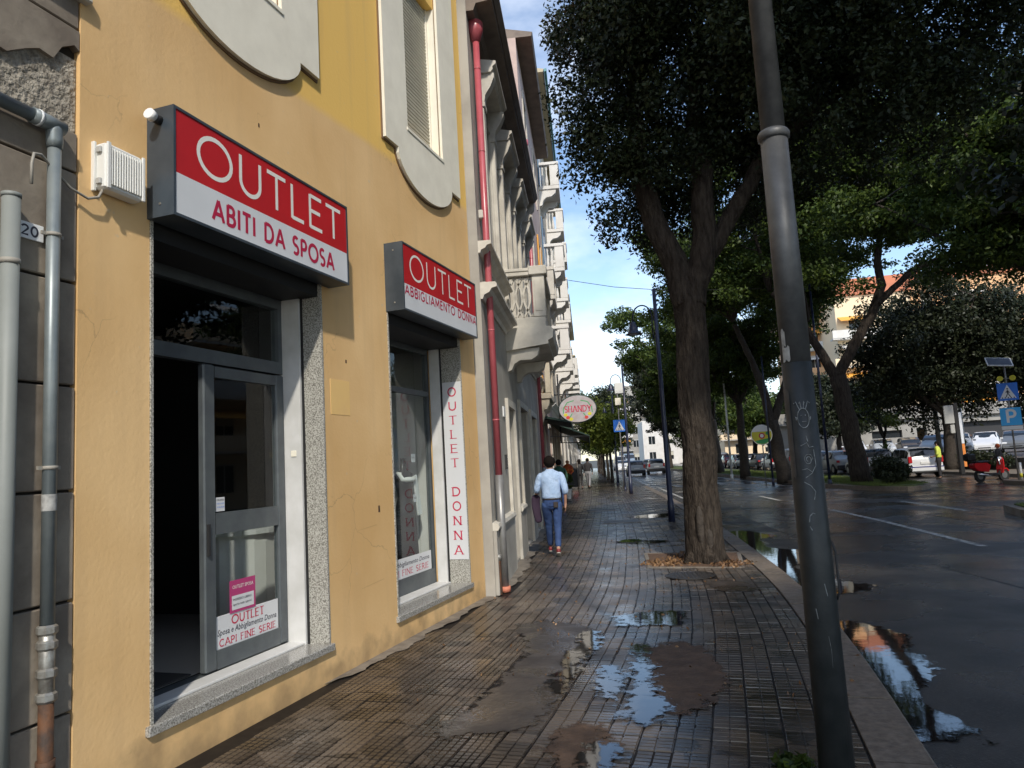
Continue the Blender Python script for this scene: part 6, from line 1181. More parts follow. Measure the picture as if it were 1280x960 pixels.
part('mirror', MB().tube([(-.25, .38, 1.06), (-.30, .40, 1.25)], .008, 5).ball((-.30, .40, 1.28), (.06, .02, .05)), 'trimblack', t); part('mirror', MB().tube([(.25, .38, 1.06), (.30, .40, 1.25)], .008, 5).ball((.30, .40, 1.28), (.06, .02, .05)), 'trimblack', t); part('headlight', MB().ball((0, .54, .95), (.09, .06, .08)), 'headlight', t); part('exhaust', MB().tube([(.14, -.1, .28), (.17, -.5, .30), (.17, -.85, .36)], [.03, .05, .05], 10), 'chrome', t); part('top_case', MB().bbox(-.2, .2, -1.25, -.85, .90, 1.22, .06), 'black', t); part('case_rack', MB().tube([(0, -.8, .86), (0, -1.15, .89)], .03, 6), 'black', t); part('tail_light', MB().bbox(-.07, .07, -1.0, -.96, .70, .77, .01), 'taillight', t)

# ================================================================== FAR BUILDINGS ON THE RIGHT
def slab(name, label, x0, x1, y, H, wall, fl, bay, z0=0, parapet=None, balc=True, rz=0.0, depth=14, wm='windowdark', s=3.2):
    """apartment block whose front faces the viewer (-y) with windows and balconies"""
    t = thing(name, label, 'building', (x0, y, z0), rz); W_ = x1-x0; holes = []; nb = int(W_/bay)
    for f in range(fl):
        for b in range(nb):
            c = (b+.5)*W_/nb; zf = 1.0+f*s
            if zf+1.5 < H-0.6: holes.append((c-.65, c+.65, zf, zf+1.6))
    m = MB(); facegrid(m, 0, W_, 0, H, holes, 0, .25); m.add([(0,0,0),(0,depth,0),(0,depth,H),(0,0,H)], [(3,2,1,0)]); m.add([(W_,0,0),(W_,depth,0),(W_,depth,H),(W_,0,H)], [(0,1,2,3)]); m.add([(0,0,H),(W_,0,H),(W_,depth,H),(0,depth,H)], [(0,1,2,3)]); part('wall', m, wall, t)
    for i, h in enumerate(holes):
        wn = part('window', MB().box(h[0], h[1], .15, .2, h[2], h[3]), wm, t); c = (h[0]+h[1])/2
        part('frame', MB().box(c-.04, c+.04, .1, .15, h[2], h[3]).box(h[0], h[1], -.03, .0, h[3], h[3]+.1), 'whitepaint', wn)
        if i % 3 == 1: part('blind', MB().box(h[0]+.02, h[1]-.02, .06, .09, h[3]-.8, h[3]), 'shutter', wn)
    if balc:
        for f in range(1, fl):
            for b in range(0, nb, 2):
                c = (b+.5)*W_/nb; zf = .1+f*s; bl = part('balcony', MB().box(c-W_/nb*.7, c+W_/nb*.7, -1.2, -.002, zf, zf+.15), 'offwhite', t); part('parapet', MB().box(c-W_/nb*.7, c+W_/nb*.7, -1.25, -1.15, zf+.15, zf+1.05), wall if f % 2 else 'offwhite', bl)
                part('awning', MB().prism([(-.0, zf+2.7), (-1.3, zf+2.1), (-1.3, zf+2.05), (-.0, zf+2.6)], 'x', c-W_/nb*.45, c+W_/nb*.45), 'orange_shutter' if (f+b) % 3 else 'offwhite', bl)
    if parapet: part('roof_parapet', MB().box(-.2, W_+.2, -.3, .3, H, H+1.0), parapet, t)
    return t
slab('orange_apartment_block', 'sunlit orange and cream apartment block behind the trees on the right', 26.5, 62, 92, 20.5, 'orange_wall', 6, 4.0, .5, 'brick_red', rz=R(-6))
slab('cream_apartment_block', 'cream apartment tower left of the orange block', 29, 37, 84, 18, 'cream_wall', 5, 3.2, .5, 'brick_red', rz=R(-4))
slab('far_white_block', 'bright white low block at the far end of the road', 11.5, 22, 150, 9.0, 'offwhite', 2, 3.5, -.14, None, False)
slab('far_grey_block', 'grey apartment block behind the white one at the road end', 8.0, 13.0, 175, 19.0, 'concrete', 5, 2.5, -.14, None, True)
slab('far_end_block', 'pale building closing the view behind the median trees', 14, 30, 185, 14.0, 'offwhite', 4, 4, -.14, None, True)
slab('distant_pale_block', 'distant pale block between the trunks of the median trees', 24, 34, 130, 10.0, 'cream_wall', 3, 3.5, .3, None, True)
gw_ = thing('grey_low_building', 'long low grey concrete building behind the car park', 'building', (24.5, 72, .5), R(-3)); 
m = MB(); hh = [(2.5, 5.2, 1.6, 2.3), (6.5, 7.4, 1.2, 2.4), (10.5, 19, .02, 2.7), (20, 31.5, .02, 2.7)]; facegrid(m, -6, 40, -.3, 4.4, hh, 0, .6); m.add([(-6,0,4.4),(40,0,4.4),(40,12,4.4),(-6,12,4.4)], [(0,1,2,3)]); part('wall', m, 'concrete', gw_)
part('fascia', MB().bbox(-6.1, 40, -.35, -.002, 3.3, 4.45, .02), 'concrete', gw_); part('vent_window', MB().box(2.5, 5.2, .3, .35, 1.6, 2.3), 'windowdark', gw_); part('garage_door', MB().box(10.5, 19, .5, .55, .02, 2.7), 'trimblack', gw_); part('shopfront', MB().box(20, 31.5, .5, .55, .02, 2.7), 'shopwhite', gw_)
for i in range(8): part('mullion', MB().box(20+i*1.6, 20.08+i*1.6, .42, .499, .02, 2.7), 'alu', gw_)
part('poster', MB().box(22, 25.5, .38, .41, 1.6, 2.2), 'letter_crimson', gw_); part('poster', MB().box(26.5, 29, .38, .41, .7, 1.6), 'sign_blue2', gw_)
t = thing('concrete_overpass', 'grey concrete roof slab of the station shed left of the car park', 'structure', (17.5, 84, 0)); part('roof', MB().bbox(0, 11, 0, 10, 4.0, 5.4, .05), 'concrete', t)
for i in range(5): part('column', MB().bbox(.3+i*2.5, .6+i*2.5, .2, .5, 0, 4.0, .02), 'greyplastic', t)

# ================================================================== TREES
ROWG = 'jacaranda trees on the median'
def ell_clumps(seed, n, c, r, rmin, rmax, lo=0.55):
    g_ = random.Random(seed); o = []
    while len(o) < n:
        d = Vector((g_.gauss(0, 1), g_.gauss(0, 1), g_.gauss(0, 1))).normalized(); q = g_.uniform(lo, 1.0)
        o.append(((c[0]+d.x*r[0]*q, c[1]+d.y*r[1]*q, c[2]+d.z*r[2]*q), g_.uniform(rmin, rmax)))
    return o
T0 = tree('ficus_tree', 'big dark ficus tree with forked trunk in the pavement pit', (1.68, 11.4, 0), (1.75, 11.4, 4.05), 0.27, (4.0, 12.2, 9.2, 4.0, 3.6, 3.2), nl=9, nt=8, cr=0.6, leaves=270000, size=0.080, leaf='leaf_ficus', bark='bark', seed=11, droop=0.7, squash=0.85, shell=0.5,
     majors=[([(1.74, 11.4, 3.95), (1.60, 11.4, 4.6), (1.28, 11.4, 5.4), (1.12, 11.4, 6.3), (1.12, 11.4, 7.3), (1.35, 11.4, 8.5)], .20), ([(1.76, 11.4, 3.95), (2.05, 11.4, 4.8), (2.12, 11.4, 5.8), (2.12, 11.5, 7.0), (2.3, 11.6, 8.4)], .20), ([(2.08, 11.45, 4.7), (2.7, 11.5, 5.6), (3.25, 11.7, 6.5), (4.2, 11.8, 7.2), (5.4, 11.9, 8.0)], .13)],
     limbs=[(0.85, 11.3, 8.6), (1.3, 12.0, 9.6), (1.9, 11.0, 8.8), (2.6, 12.6, 10.6), (3.4, 10.9, 8.4), (4.4, 11.8, 9.6), (5.8, 11.4, 8.6), (6.9, 12.4, 9.2), (5.0, 13.5, 10.5), (2.6, 10.4, 10.6), (3.8, 9.8, 9.4), (6.4, 10.6, 9.6)],
     extra=[((0.42, 11.3, 7.7), .7), ((0.60, 11.5, 8.9), .85), ((0.15, 11.3, 7.0), .5), ((0.22, 11.3, 6.3), .42), ((0.0, 11.3, 7.6), .4), ((0.9, 11.3, 7.1), .65), ((1.2, 11.5, 9.4), .8), ((0.75, 11.3, 6.3), .5), ((0.62, 11.35, 5.6), .42), ((0.55, 11.3, 5.2), .25), ((1.1, 11.3, 8.2), .8), ((1.5, 12.2, 6.0), .5), ((1.3, 12.4, 5.5), .4)]
     +ell_clumps(5, 56, (2.8, 11.6, 8.9), (2.4, 2.4, 2.5), .35, .75)+ell_clumps(6, 58, (5.5, 12.0, 8.8), (3.3, 2.6, 1.9), .35, .7)+ell_clumps(15, 150, (2.7, 11.4, 8.6), (2.95, 2.4, 3.0), .10, .27, .93)+ell_clumps(16, 150, (5.4, 11.8, 8.4), (3.9, 2.7, 2.5), .10, .27, .92)+ell_clumps(7, 34, (4.2, 11.2, 7.0), (2.6, 1.6, .9), .35, .65)+ell_clumps(9, 30, (1.3, 11.0, 6.7), (1.3, .9, .9), .25, .45)+ell_clumps(8, 40, (2.2, 12.6, 6.6), (1.9, 1.0, 1.1), .3, .6))
tr = [o for o in T0.children if o.name.startswith('trunk')][0]
for c_, r_ in (((-0.08, -0.26, 0.55), (0.06, 0.05, 0.30)), ((0.04, -0.27, 0.35), (0.05, 0.04, 0.18)), ((0.0, -0.235, 1.72), (0.055, 0.04, 0.08))): part('bark_wound', MB().ball(c_, r_), 'bark_dark', tr)
bark_relief(part('root_flare', MB().tube([(0, 0, 0.35), (-0.18, -0.12, 0.10), (-0.34, -0.2, -0.03)], [.19, .13, .05], 10).tube([(0, 0, 0.35), (0.16, -0.12, 0.10), (0.30, -0.15, -0.03)], [.2, .13, .05], 10).tube([(0, 0, 0.3), (0.0, -0.2, 0.10), (0.02, -0.36, -0.03)], [.2, .15, .07], 10), 'bark', tr).data, 5, .02)
tree('jacaranda_tree', 'tall jacaranda on the median with leaning trunk and a clipped bush at its foot', (11.15, 31.2, 0), (10.6, 31.2, 4.55), .38, (12.6, 31.0, 11.6, 7.6, 5.0, 4.2), majors=[([(10.6, 31.2, 4.5), (11.4, 31.2, 5.8), (12.2, 31.1, 7.0), (12.7, 31.0, 8.2), (12.6, 31, 9.2), (12.9, 31, 10.5)], .21), ([(10.6, 31.2, 4.4), (10.1, 31.3, 5.5), (9.4, 31.3, 7.0), (8.2, 31.2, 8.4)], .20), ([(12.4, 31.0, 7.4), (13.8, 31.0, 8.6), (15.4, 31, 9.3), (17.3, 31, 10.0)], .13)], nl=13, nt=12, cr=1.35, leaves=150000, size=.17, leaf='leaf_jac', seed=21, group=ROWG, squash=.45, bark='bark')
tree('jacaranda_tree', 'double-trunked jacaranda on the median right behind the near post', (10.0, 38.6, 0), (9.6, 38.6, 3.1), .36, (8.9, 38.6, 11.0, 5.6, 4.5, 4.4), majors=[([(9.6, 38.6, 3.0), (9.3, 38.6, 4.8), (8.9, 38.6, 6.3), (8.1, 38.6, 8.5)], .22), ([(9.65, 38.6, 3.0), (10.3, 38.6, 4.6), (10.9, 38.5, 6.2), (11.9, 38.5, 8.2)], .20)], nl=12, nt=11, cr=1.3, leaves=100000, size=.18, leaf='leaf_jac', seed=22, group=ROWG, squash=.45)
tree('jacaranda_tree', 'straight jacaranda on the median behind the round advert disc', (9.9, 47.5, 0), (9.9, 47.5, 4.6), .30, (10.2, 47.5, 10.4, 5.6, 5, 4.8), nl=10, nt=10, cr=1.3, leaves=70000, size=.2, leaf='leaf_jac', seed=23, group=ROWG, squash=.45)
tree('jacaranda_tree', 'fourth jacaranda along the median, just right of the big ficus trunk', (10.2, 58.0, 0), (10.0, 58.0, 4.2), .30, (6.8, 58, 9.8, 5.0, 5, 4.8), nl=9, nt=9, cr=1.3, leaves=50000, size=.25, leaf='leaf_jac', seed=24, group=ROWG, squash=.5)
tree('jacaranda_tree', 'fifth jacaranda along the median, left of the big ficus trunk', (10.0, 70.0, 0), (9.8, 70, 4.2), .30, (8.9, 70, 8.2, 4.6, 5, 3.4), nl=7, nt=6, cr=1.3, leaves=26000, size=.28, leaf='leaf_dark', seed=25, group=ROWG, squash=.5)
tree('jacaranda_tree', 'farthest jacaranda on the median near the road end', (10.2, 92.0, 0), (10.0, 92, 4.2), .3, (9.4, 92, 8.6, 5, 5, 4.0), nl=7, nt=6, cr=1.5, leaves=22000, size=.34, leaf='leaf_dark', seed=26, group=ROWG, squash=.5)
tree('jacaranda_tree', 'tree on the near median whose crown hangs over the right edge of the picture', (15.9, 23.0, 0), (15.6, 23.0, 5.2), .34, (13.6, 22.0, 10.0, 5.4, 4.2, 3.2), nl=12, nt=11, cr=1.15, leaves=130000, size=.15, leaf='leaf_jac', seed=27, group=ROWG, squash=.5)
tree('dark_round_tree', 'large dark round-headed tree in front of the grey low building', (19.8, 42.0, .0), (19.8, 42.0, 3.0), .35, (19.4, 42, 6.9, 4.6, 3.5, 4.3), nl=12, nt=12, cr=1.3, leaves=90000, size=.19, leaf='leaf_dark', seed=31, squash=.8)
tree('dark_round_tree', 'dark dense tree behind the waste container at the right edge', (24.3, 40.0, .0), (24.3, 40, 3.0), .35, (24.4, 40, 6.4, 3.6, 3.5, 3.6), nl=9, nt=9, cr=1.2, leaves=45000, size=.2, leaf='leaf_dark', seed=32, squash=.8)
tree('small_bare_tree', 'small crooked tree with sparse bright leaves in front of the grey wall', (18.9, 48.5, .3), (18.9, 48.4, 1.9), .16, (18.5, 48.4, 4.2, 2.5, 2, 1.6), nl=6, nt=4, cr=.6, leaves=5000, size=.16, leaf='leaf_bright', seed=33, squash=.4)
for i, (x_, y_, h_) in enumerate(((22, 66, 9), (17.5, 78, 10), (20.5, 100, 12), (14.5, 105, 11), (25.5, 84, 9))):
    tree('background_tree', ['bushy green tree beyond the parked row, right of the near post', 'broad green tree beyond the parked row behind the round advert', 'far tall tree above the parked cars', 'far tree near the end of the parked row', 'green tree in front of the orange apartment block'][i], (x_, y_, 0), (x_, y_, h_*.3), .3, (x_, y_, h_*.62, 4.5, 4, h_*.36), nl=7, nt=6, cr=1.5, leaves=24000, size=.30, leaf=['leaf_dark', 'leaf_jac', 'leaf_dark', 'leaf_jac', 'leaf_bright'][i], seed=41+i, group='background trees beyond the parked cars', squash=.7)
SG = 'small street trees along the far left pavement'
for i, (x_, y_) in enumerate(((1.55, 50.0), (1.5, 57.0), (1.4, 65), (1.4, 74), (1.3, 84), (1.3, 96))):
    tree('small_street_tree', ['first small street tree with bright green rounded crown past the blue lamps', 'second small street tree along the far left pavement', 'third small street tree along the far left pavement', 'fourth small street tree, half hidden by nearer crowns', 'fifth small street tree, half hidden by nearer crowns', 'last small street tree at the far end of the pavement'][i], (x_, y_, 0), (x_, y_, 2.1), .12, (x_-.3, y_, 4.2, 2.3, 2.2, 1.9), nl=7, nt=5, cr=.8, leaves=12000 if i < 2 else 6000, size=.19, leaf='leaf_bright' if i == 0 else 'leaf_jac' if i == 1 else 'leaf_dark', seed=51+i, group=SG, squash=.75)
tree('tall_far_tree', 'tall dark pine-like tree rising behind the small street trees', (2.2, 125, 0), (2.2, 125, 5), .35, (2.2, 125, 10.5, 5, 4, 5.0), nl=8, nt=7, cr=1.8, leaves=20000, size=.42, leaf='leaf_dark', seed=61, squash=.8)
# trees behind the viewer, whose shade falls on the pavement and road
tree('ficus_tree', 'ficus tree on the near median behind the viewer', (9.0, -6.0, 0), (8.6, -6, 4.5), .3, (6.6, -4.5, 8.6, 4.6, 5.0, 2.8), nl=9, nt=7, cr=1.4, leaves=26000, size=.32, leaf='leaf_ficus', seed=71, squash=.8)
tree('ficus_tree', 'unseen tall spreading ficus tree added on the near median to shade the big ficus crown', (10.5, 3.0, 0), (9.8, 3, 6.0), .4, (6.8, 3.2, 13.2, 4.6, 4.6, 2.9), nl=12, nt=9, cr=1.3, leaves=60000, size=.32, leaf='leaf_ficus', seed=72, squash=.8)  # out of view, added so that its high crown shades the pavement ficus
tree('ficus_tree', 'third ficus tree on the near median beside the viewer', (12.0, 13.0, 0), (11.8, 13, 4.5), .3, (12.4, 13.0, 9.6, 4.4, 5.0, 2.8), nl=9, nt=7, cr=1.4, leaves=30000, size=.24, leaf='leaf_ficus', seed=73, squash=.8)
tree('ficus_tree', 'kerbside ficus tree behind the viewer', (2.6, -7.0, 0), (3.0, -7, 4.0), .3, (4.1, -5.5, 8.0, 2.6, 4.0, 2.6), nl=8, nt=7, cr=1.0, leaves=24000, size=.26, leaf='leaf_ficus', seed=74, squash=.8)
slab('opposite_block_near', 'tall ochre block across the street beside the viewer', 30, 60, 32, 11, 'cream_wall', 4, 4, -.14, None, True, rz=R(-90))
for i in range(2): tree('background_tree', ['dark tree across the street beside the viewer', 'second dark tree across the street beside the viewer', 'dark tree across the street behind the viewer', 'second dark tree across the street behind the viewer'][i], (21, 14-i*9, 0), (21, 14-i*9, 3), .3, (21, 14-i*9, 7.0, 4.4, 4.4, 3.8), nl=7, nt=6, cr=1.5, leaves=9000, size=.45, leaf='leaf_dark', seed=101+i, group='background trees across the street', squash=.8)
# bush at the median tree, yuccas
def bush(name, x, y, z, r, h, n, label, leaf, size, seed):
    rg = random.Random(seed); cl = [((rg.uniform(-r, r)*.6, rg.uniform(-r, r)*.6, h*rg.uniform(.25, .75)), r*rg.uniform(.35, .6)) for _ in range(14)]
    t = thing(name, label, 'bush', (x, y, z)); link('foliage', leaf_mesh('foliage', cl, n, size, leaf, seed), t); part('stem', MB().tube([(0, 0, -.05), (0, 0, h*.5)], .04, 6), 'bark_dark', t); return t
bush('clipped_bush', 11.5, 29.3, .04, .75, 1.15, 9000, 'dark clipped bush at the foot of the leaning median tree', 'leaf_dark', .10, 81)
for i, (x_, y_, lab) in enumerate(((18.2, 46.5, 'spiky yucca left of the small crooked tree'), (21.2, 43.5, 'spiky yucca in front of the white cars of the car park'))):
    t = thing('yucca_plant', lab, 'plant', (x_, y_, .1), 0, 'spiky plants by the car park'); mb = MB(); rg = random.Random(90+i)
    for k in range(90):
        a = rg.uniform(0, 6.28); el_ = rg.uniform(.1, 1.4); d_ = Vector((math.cos(a)*math.cos(el_), math.sin(a)*math.cos(el_), math.sin(el_))); s_ = Vector((-d_.y, d_.x, 0)).normalized()*.03; b0 = Vector((0, 0, .5+rg.uniform(0, .7))); l_ = rg.uniform(.6, .9); mid = b0+d_*l_*.6; tip = b0+d_*l_+Vector((0, 0, -.15))
        mb.add([b0-s_*.5, b0+s_*.5, mid+s_, mid-s_, tip], [(0,1,2,3), (3,2,4)])
    part('leaves', mb, M['leaf_jac'], t); part('trunk', MB().tube([(0, 0, 0), (0, 0, 1.2)], .09, 8), 'bark_dark', t)
t = thing('low_hedge', 'low dark hedge along the edge of the raised car park', 'hedge', (20.4, 38, 0)); link('foliage', leaf_mesh('foliage', [((rnd.uniform(-.3, .3), k*.5, .5+rnd.uniform(-.1, .15)), .55) for k in range(0, 44)], 14000, .14, 'leaf_dark', 95), t); part('stem', MB().box(-.05, .05, 0, 21, 0, .3), 'bark_dark', t)

# ================================================================== PEOPLE
def skinned(name, V, E, parent, material, sub=2, root=0):
    me = bpy.data.meshes.new(name); me.from_pydata([v[0] for v in V], E, []); me.materials.append(M[material]); o = link(name, me, parent)
    md = o.modifiers.new('Skin', 'SKIN'); md.use_smooth_shade = True
    if not me.skin_vertices: me.skin_vertices.new() if hasattr(me.skin_vertices, 'new') else None
    sv = me.skin_vertices[0].data
    for i, v in enumerate(V):
        r_ = v[1]; sv[i].radius = (r_, r_) if not hasattr(r_, '__len__') else r_; sv[i].use_root = (i == root)
    s2 = o.modifiers.new('Sub', 'SUBSURF'); s2.levels = sub; s2.render_levels = sub; return o
def chain(V, E, start, pts):
    k = start
    for p, r_ in pts: V.append((p, r_)); E.append((k, len(V)-1)); k = len(V)-1
    return k
def person(label, loc, rz, pose, top, bottom, shoes, hair='hair_dark', scale=1.0, sub=2, sleeves='rolled', long_hair=False, bald=False, cat='person'):
    """pose: dict of joints in metres, x right, y forward, z up"""
    t = thing('person', label, cat, loc, rz); t.scale = (scale,)*3; P = pose
    V = [(P['pelvis'], .10)]; E = []
    ch = chain(V, E, 0, [(P['waist'], .095), (P['chest'], .115), (P['neck'], .055)]); hd = chain(V, E, ch, [(P['chin'], .055), (P['head'], .088), (P['crown'], .070)])
    for s_ in ('l', 'r'):
        sh = chain(V, E, 2, [(P['sh_'+s_], .050), (P['el_'+s_], .036), (P['wr_'+s_], .024), (P['pa_'+s_], .034)]); a = Vector(P['wr_'+s_]); b = Vector(P['pa_'+s_]); d_ = (b-a).normalized(); sd_ = d_.cross(Vector((1, 0, 0))).normalized()
        for q in range(4):
            f0 = b+sd_*(q-1.5)*.021+d_*.03; l_ = (.034, .040, .037, .029)[q]; f1 = f0+d_*l_; f2 = f1+d_*l_*.6+Vector((.012 if s_ == 'l' else -.012, 0, 0)); chain(V, E, sh, [(tuple(f0), .0095), (tuple(f1), .0085), (tuple(f2), .007)])
        th = a.lerp(b, .55)+sd_*.035; chain(V, E, sh, [(tuple(th+d_*.02), .010), (tuple(th+d_*.05+sd_*.012), .0085)])
        chain(V, E, 0, [(P['hip_'+s_], .080), (P['kn_'+s_], .050), (P['an_'+s_], .035), (P['to_'+s_], .030)])
    skinned('body', V, E, t, 'skin', sub)
    # clothes
    cw = Vector(P['waist']); cc = Vector(P['chest']); dz = cc-cw
    def loft(rings, n=20):
        m = MB(); vs = []; fs = []
        for (x, y, z, a, b) in rings: vs += [(x+a*math.copysign(abs(math.cos(2*math.pi*k/n))**.85, math.cos(2*math.pi*k/n)), y+b*math.sin(2*math.pi*k/n), z) for k in range(n)]
        for i_ in range(len(rings)-1):
            for k in range(n): fs.append((i_*n+k, i_*n+(k+1) % n, (i_+1)*n+(k+1) % n, (i_+1)*n+k))
        return m.add(vs, fs, True)
    ly = cw.y
    part('shirt', loft([(0, ly, .985, .150, .115), (0, ly, 1.00, .168, .128), (0, ly, 1.03, .172, .130), (0, ly+.003, 1.12, .162, .124), (0, ly+.005, 1.24, .180, .126), (0, ly+.008, 1.34, .196, .124), (0, ly+.01, 1.40, .196, .112), (0, ly+.012, 1.445, .150, .090), (0, ly+.016, 1.475, .085, .070), (0, ly+.02, 1.50, .064, .060)]), top, t)
    for s_ in ('l', 'r'):
        V = [((P['chest'][0]*.5+P['sh_'+s_][0]*.6, P['sh_'+s_][1], P['sh_'+s_][2]-.03), .072)]; E = []; e = Vector(P['el_'+s_]); w_ = Vector(P['wr_'+s_]); sh_ = Vector(P['sh_'+s_])
        k = chain(V, E, 0, [(tuple(sh_), .074), (tuple(sh_.lerp(e, .5)), .068), (tuple(e), .062)])
        chain(V, E, k, [(tuple(e.lerp(w_, .38 if sleeves == 'rolled' else .92)), .056 if sleeves == 'rolled' else .044)]); skinned('sleeve', V, E, t, top, sub)
    part('waistband', loft([(0, 0, .86, .150, .120), (0, 0, .90, .158, .126), (0, 0, .96, .155, .122), (0, 0, 1.0, .148, .114)]), bottom, t)
    V = [(tuple(Vector(P['pelvis'])+Vector((0, 0, -.02))), .115)]; E = []
    for s_ in ('l', 'r'): h_ = Vector(P['hip_'+s_]); k_ = Vector(P['kn_'+s_]); a_ = Vector(P['an_'+s_]); chain(V, E, 0, [(tuple(h_-Vector((-.01 if s_ == 'r' else .01, 0, .04))), .108), (tuple(h_.lerp(k_, .55)), .090), (tuple(k_), .070), (tuple(k_.lerp(a_, .5)), .063), (tuple(a_+(k_-a_).normalized()*.02), .056)])
    skinned('trousers', V, E, t, bottom, sub)
    for s_ in ('l', 'r'):
        a_ = Vector(P['an_'+s_]); o_ = Vector(P['to_'+s_]); d_ = (o_-a_); d2 = Vector((d_.x, d_.y, d_.z)).normalized(); heel = a_+Vector((0, 0, -.045))-d2*.05
        shm = skinned('shoe', [(tuple(heel), .042), (tuple(heel.lerp(o_, .45)+Vector((0, 0, .012))), .045), (tuple(o_), .040), (tuple(o_+d2*.05), .030)], [(0, 1), (1, 2), (2, 3)], t, shoes, 2)
        if sub > 1: lo = heel+Vector((0, 0, -.036)); hi = o_+d2*.06+Vector((0, 0, -.03)); skinned('sole', [(tuple(lo), (.044, .010)), (tuple(lo.lerp(hi, .5)), (.044, .010)), (tuple(hi), (.034, .009))], [(0, 1), (1, 2)], t, 'sole', 1)
    H = Vector(P['head'])
    part('ear', MB().ball((H.x-.092, H.y-.005, H.z-.02), (.014, .022, .034), 8, 6).ball((H.x+.092, H.y-.005, H.z-.02), (.014, .022, .034), 8, 6), 'skin', t); part('nose', MB().ball((H.x, H.y+.10, H.z-.03), (.014, .022, .026), 8, 6), 'skin', t)
    part('eyes', MB().ball((H.x-.034, H.y+.084, H.z+.0), (.014, .008, .008), 8, 6).ball((H.x+.034, H.y+.084, H.z+.0), (.014, .008, .008), 8, 6), 'letter_dark', t); part('mouth', MB().ball((H.x, H.y+.088, H.z-.075), (.026, .008, .008), 8, 6), 'red_cloth', t)
    if not bald: hm = MB().ball((H.x, H.y-.022, H.z+.028), (.104, .110, .108), 18, 12); 
    if not bald:
        if long_hair: hm.ball((H.x, H.y-.06, H.z-.11), (.10, .06, .16), 14, 10)
        part('hair', hm, hair, t)
    return t
def pose_walk(k=1.0):
    return dict(pelvis=(0, 0, .95), waist=(0, .0, 1.08), chest=(0, .01, 1.30), neck=(0, .02, 1.46), chin=(0, .04, 1.52), head=(0, .035, 1.60), crown=(0, .025, 1.665),
      sh_l=(-.185, 0, 1.40), el_l=(-.25, .02, 1.14), wr_l=(-.27, .20, 1.05), pa_l=(-.26, .27, 1.05), sh_r=(.185, 0, 1.40), el_r=(.25, -.06, 1.13), wr_r=(.24, .02, .90), pa_r=(.235, .05, .83),
      hip_l=(-.09, 0, .90), kn_l=(-.075, .16, .50), an_l=(-.07, .30, .12), to_l=(-.07, .46, .07), hip_r=(.09, 0, .90), kn_r=(.08, -.02, .49), an_r=(.07, -.22, .14), to_r=(.075, -.09, .045))
def pose_stand():
    return dict(pelvis=(0, 0, .95), waist=(0, .0, 1.08), chest=(0, .0, 1.30), neck=(0, .0, 1.46), chin=(0, .02, 1.52), head=(0, .02, 1.60), crown=(0, .01, 1.665),
      sh_l=(-.185, 0, 1.40), el_l=(-.25, .0, 1.14), wr_l=(-.20, .20, 1.02), pa_l=(-.16, .26, 1.02), sh_r=(.185, 0, 1.40), el_r=(.25, -.02, 1.13), wr_r=(.24, .10, .90), pa_r=(.235, .13, .83),
      hip_l=(-.09, 0, .90), kn_l=(-.10, .02, .50), an_l=(-.11, 0, .085), to_l=(-.12, .14, .045), hip_r=(.09, 0, .90), kn_r=(.10, .02, .49), an_r=(.11, 0, .085), to_r=(.12, .14, .045))
PW = pose_walk()
man = person('man in light blue shirt, blue jeans and dark red shoes walking away along the wall', (-0.68, 12.75, 0.0), R(2), PW, 'shirt', 'jeans', 'shoe_red')
part('belt', MB().lathe([(0.128, 0), (0.131, 0.0), (0.131, 0.03), (0.128, 0.03)], (0, 0, .965), 24).xf(Matrix.Diagonal((1.20, .965, 1, 1))), 'belt', man); part('back_pocket', MB().bbox(.03, .11, -.135, -.12, .83, .93, .008), 'belt', man)
part('collar', MB().lathe([(0.068, 0), (0.078, 0.0), (0.070, 0.045), (0.062, 0.045)], (0, 0.018, 1.43), 20), 'shirt', man)
t = thing('folded_jacket', 'dark plum jacket hanging over the walking man\'s left forearm', 'jacket', (-0.68, 12.75, 0), R(2)); V = [((-.27, .16, 1.06), (.05, .085)), ((-.29, .15, .92), (.04, .09)), ((-.27, .13, .74), (.045, .085)), ((-.24, .12, .56), (.04, .07))]; skinned('cloth', V, [(0, 1), (1, 2), (2, 3)], t, 'jacket', 2)
PS = pose_stand()
person('bald man in a red and orange top standing at the shop tables', (-0.95, 33.5, 0), R(150), PS, 'red_cloth', 'dark_cloth', 'belt', scale=1.0, sub=1, bald=True, sleeves='long')
person('person in dark blue and green jacket just behind the walking man', (-1.0, 24.5, 0), R(10), PS, 'green_cloth', 'jeans', 'belt', scale=.98, sub=1, sleeves='long')
person('person in dark clothes with a red bag walking away in the distance', (-0.50, 40.5, 0), R(10), PW, 'black', 'black', 'belt', scale=.98, sub=1, sleeves='long', long_hair=True)
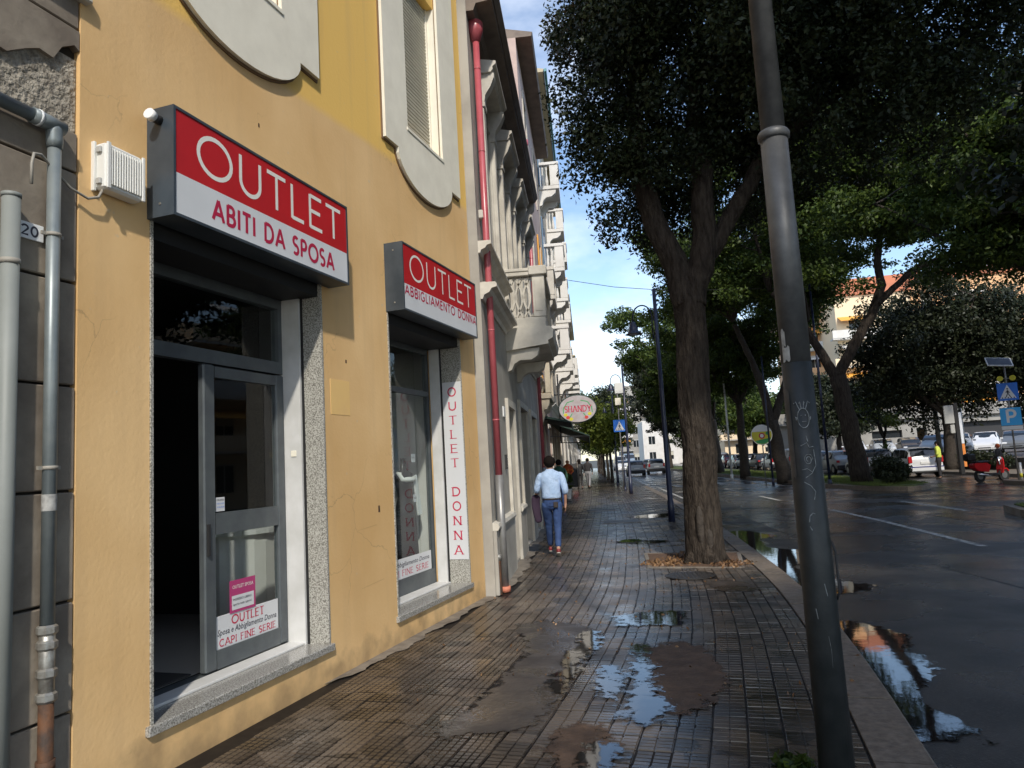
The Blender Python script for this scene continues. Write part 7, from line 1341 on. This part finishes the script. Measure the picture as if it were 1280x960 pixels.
person('second dark clothed person walking beside the one with the red bag', (-0.05, 41.2, 0), R(-8), PW, 'dark_cloth', 'grey_cloth', 'belt', scale=1.0, sub=1, sleeves='long')
person('person in bright yellow top standing by the white hatchback', (15.9, 34.9, 0.0-.14), R(60), PS, 'hivis', 'dark_cloth', 'belt', scale=1.0, sub=1)
person('person in red helmet and dark clothes beside the scooter', (16.9, 31.9, ZR), R(40), PS, 'dark_cloth', 'grey_cloth', 'belt', scale=.86, sub=1, sleeves='long', hair='red_cloth')
t = thing('red_bag', 'small red shopping bag carried in the distance', 'bag', (-0.78, 40.4, .35)); part('bag_body', MB().bbox(-.14, .14, -.07, .07, 0, .38, .02), 'red_fruit', t); part('handle', MB().tube([(-.08, 0, .38), (-.05, 0, .5), (.05, 0, .5), (.08, 0, .38)], .01, 6), 'red_fruit', t)
t = thing('easel_board', 'leaning wooden menu easel on the pavement by the shop', 'easel', (-0.75, 35.5, 0)); part('board', MB().bbox(-.25, .25, -.02, .02, .35, 1.5, .01).xf(Matrix.Rotation(R(-10), 4, 'X')), 'trimblack', t)
for s_ in (-1, 1): part('leg', MB().tube([(s_*.22, -.1, 0), (s_*.2, .2, 1.6)], .02, 6), 'border', t)
t = thing('flower_pot', 'white square flower pot beside the easel', 'flower pot', (-1.0, 31.5, 0)); part('pot', MB().prism([(-.17, 0), (.17, 0), (.22, .42), (-.22, .42)], 'y', -.2, .2), 'plate_white', t); link('plant', leaf_mesh('plant', [((0, 0, .65), .32), ((.05, 0, .9), .25)], 1200, .10, 'leaf_jac', 99), t)
for i, (x_, y_) in enumerate(((-0.9, 27.5), (-0.95, 29.3))):
    t = thing('cafe_table', ['round cafe table under the dark green awning, nearer one', 'round cafe table under the dark green awning, farther one'][i], 'table', (x_, y_, 0)); part('tabletop', MB().lathe([(.32, .72), (.33, .735), (.32, .75), (0, .75)], n=20), 'trimblack', t); part('pedestal', MB().tube([(0, 0, 0.02), (0, 0, .72)], .03, 8).lathe([(.2, 0), (.18, .02), (.03, .03)], n=16), 'black', t)
print('objects', len(bpy.data.objects))
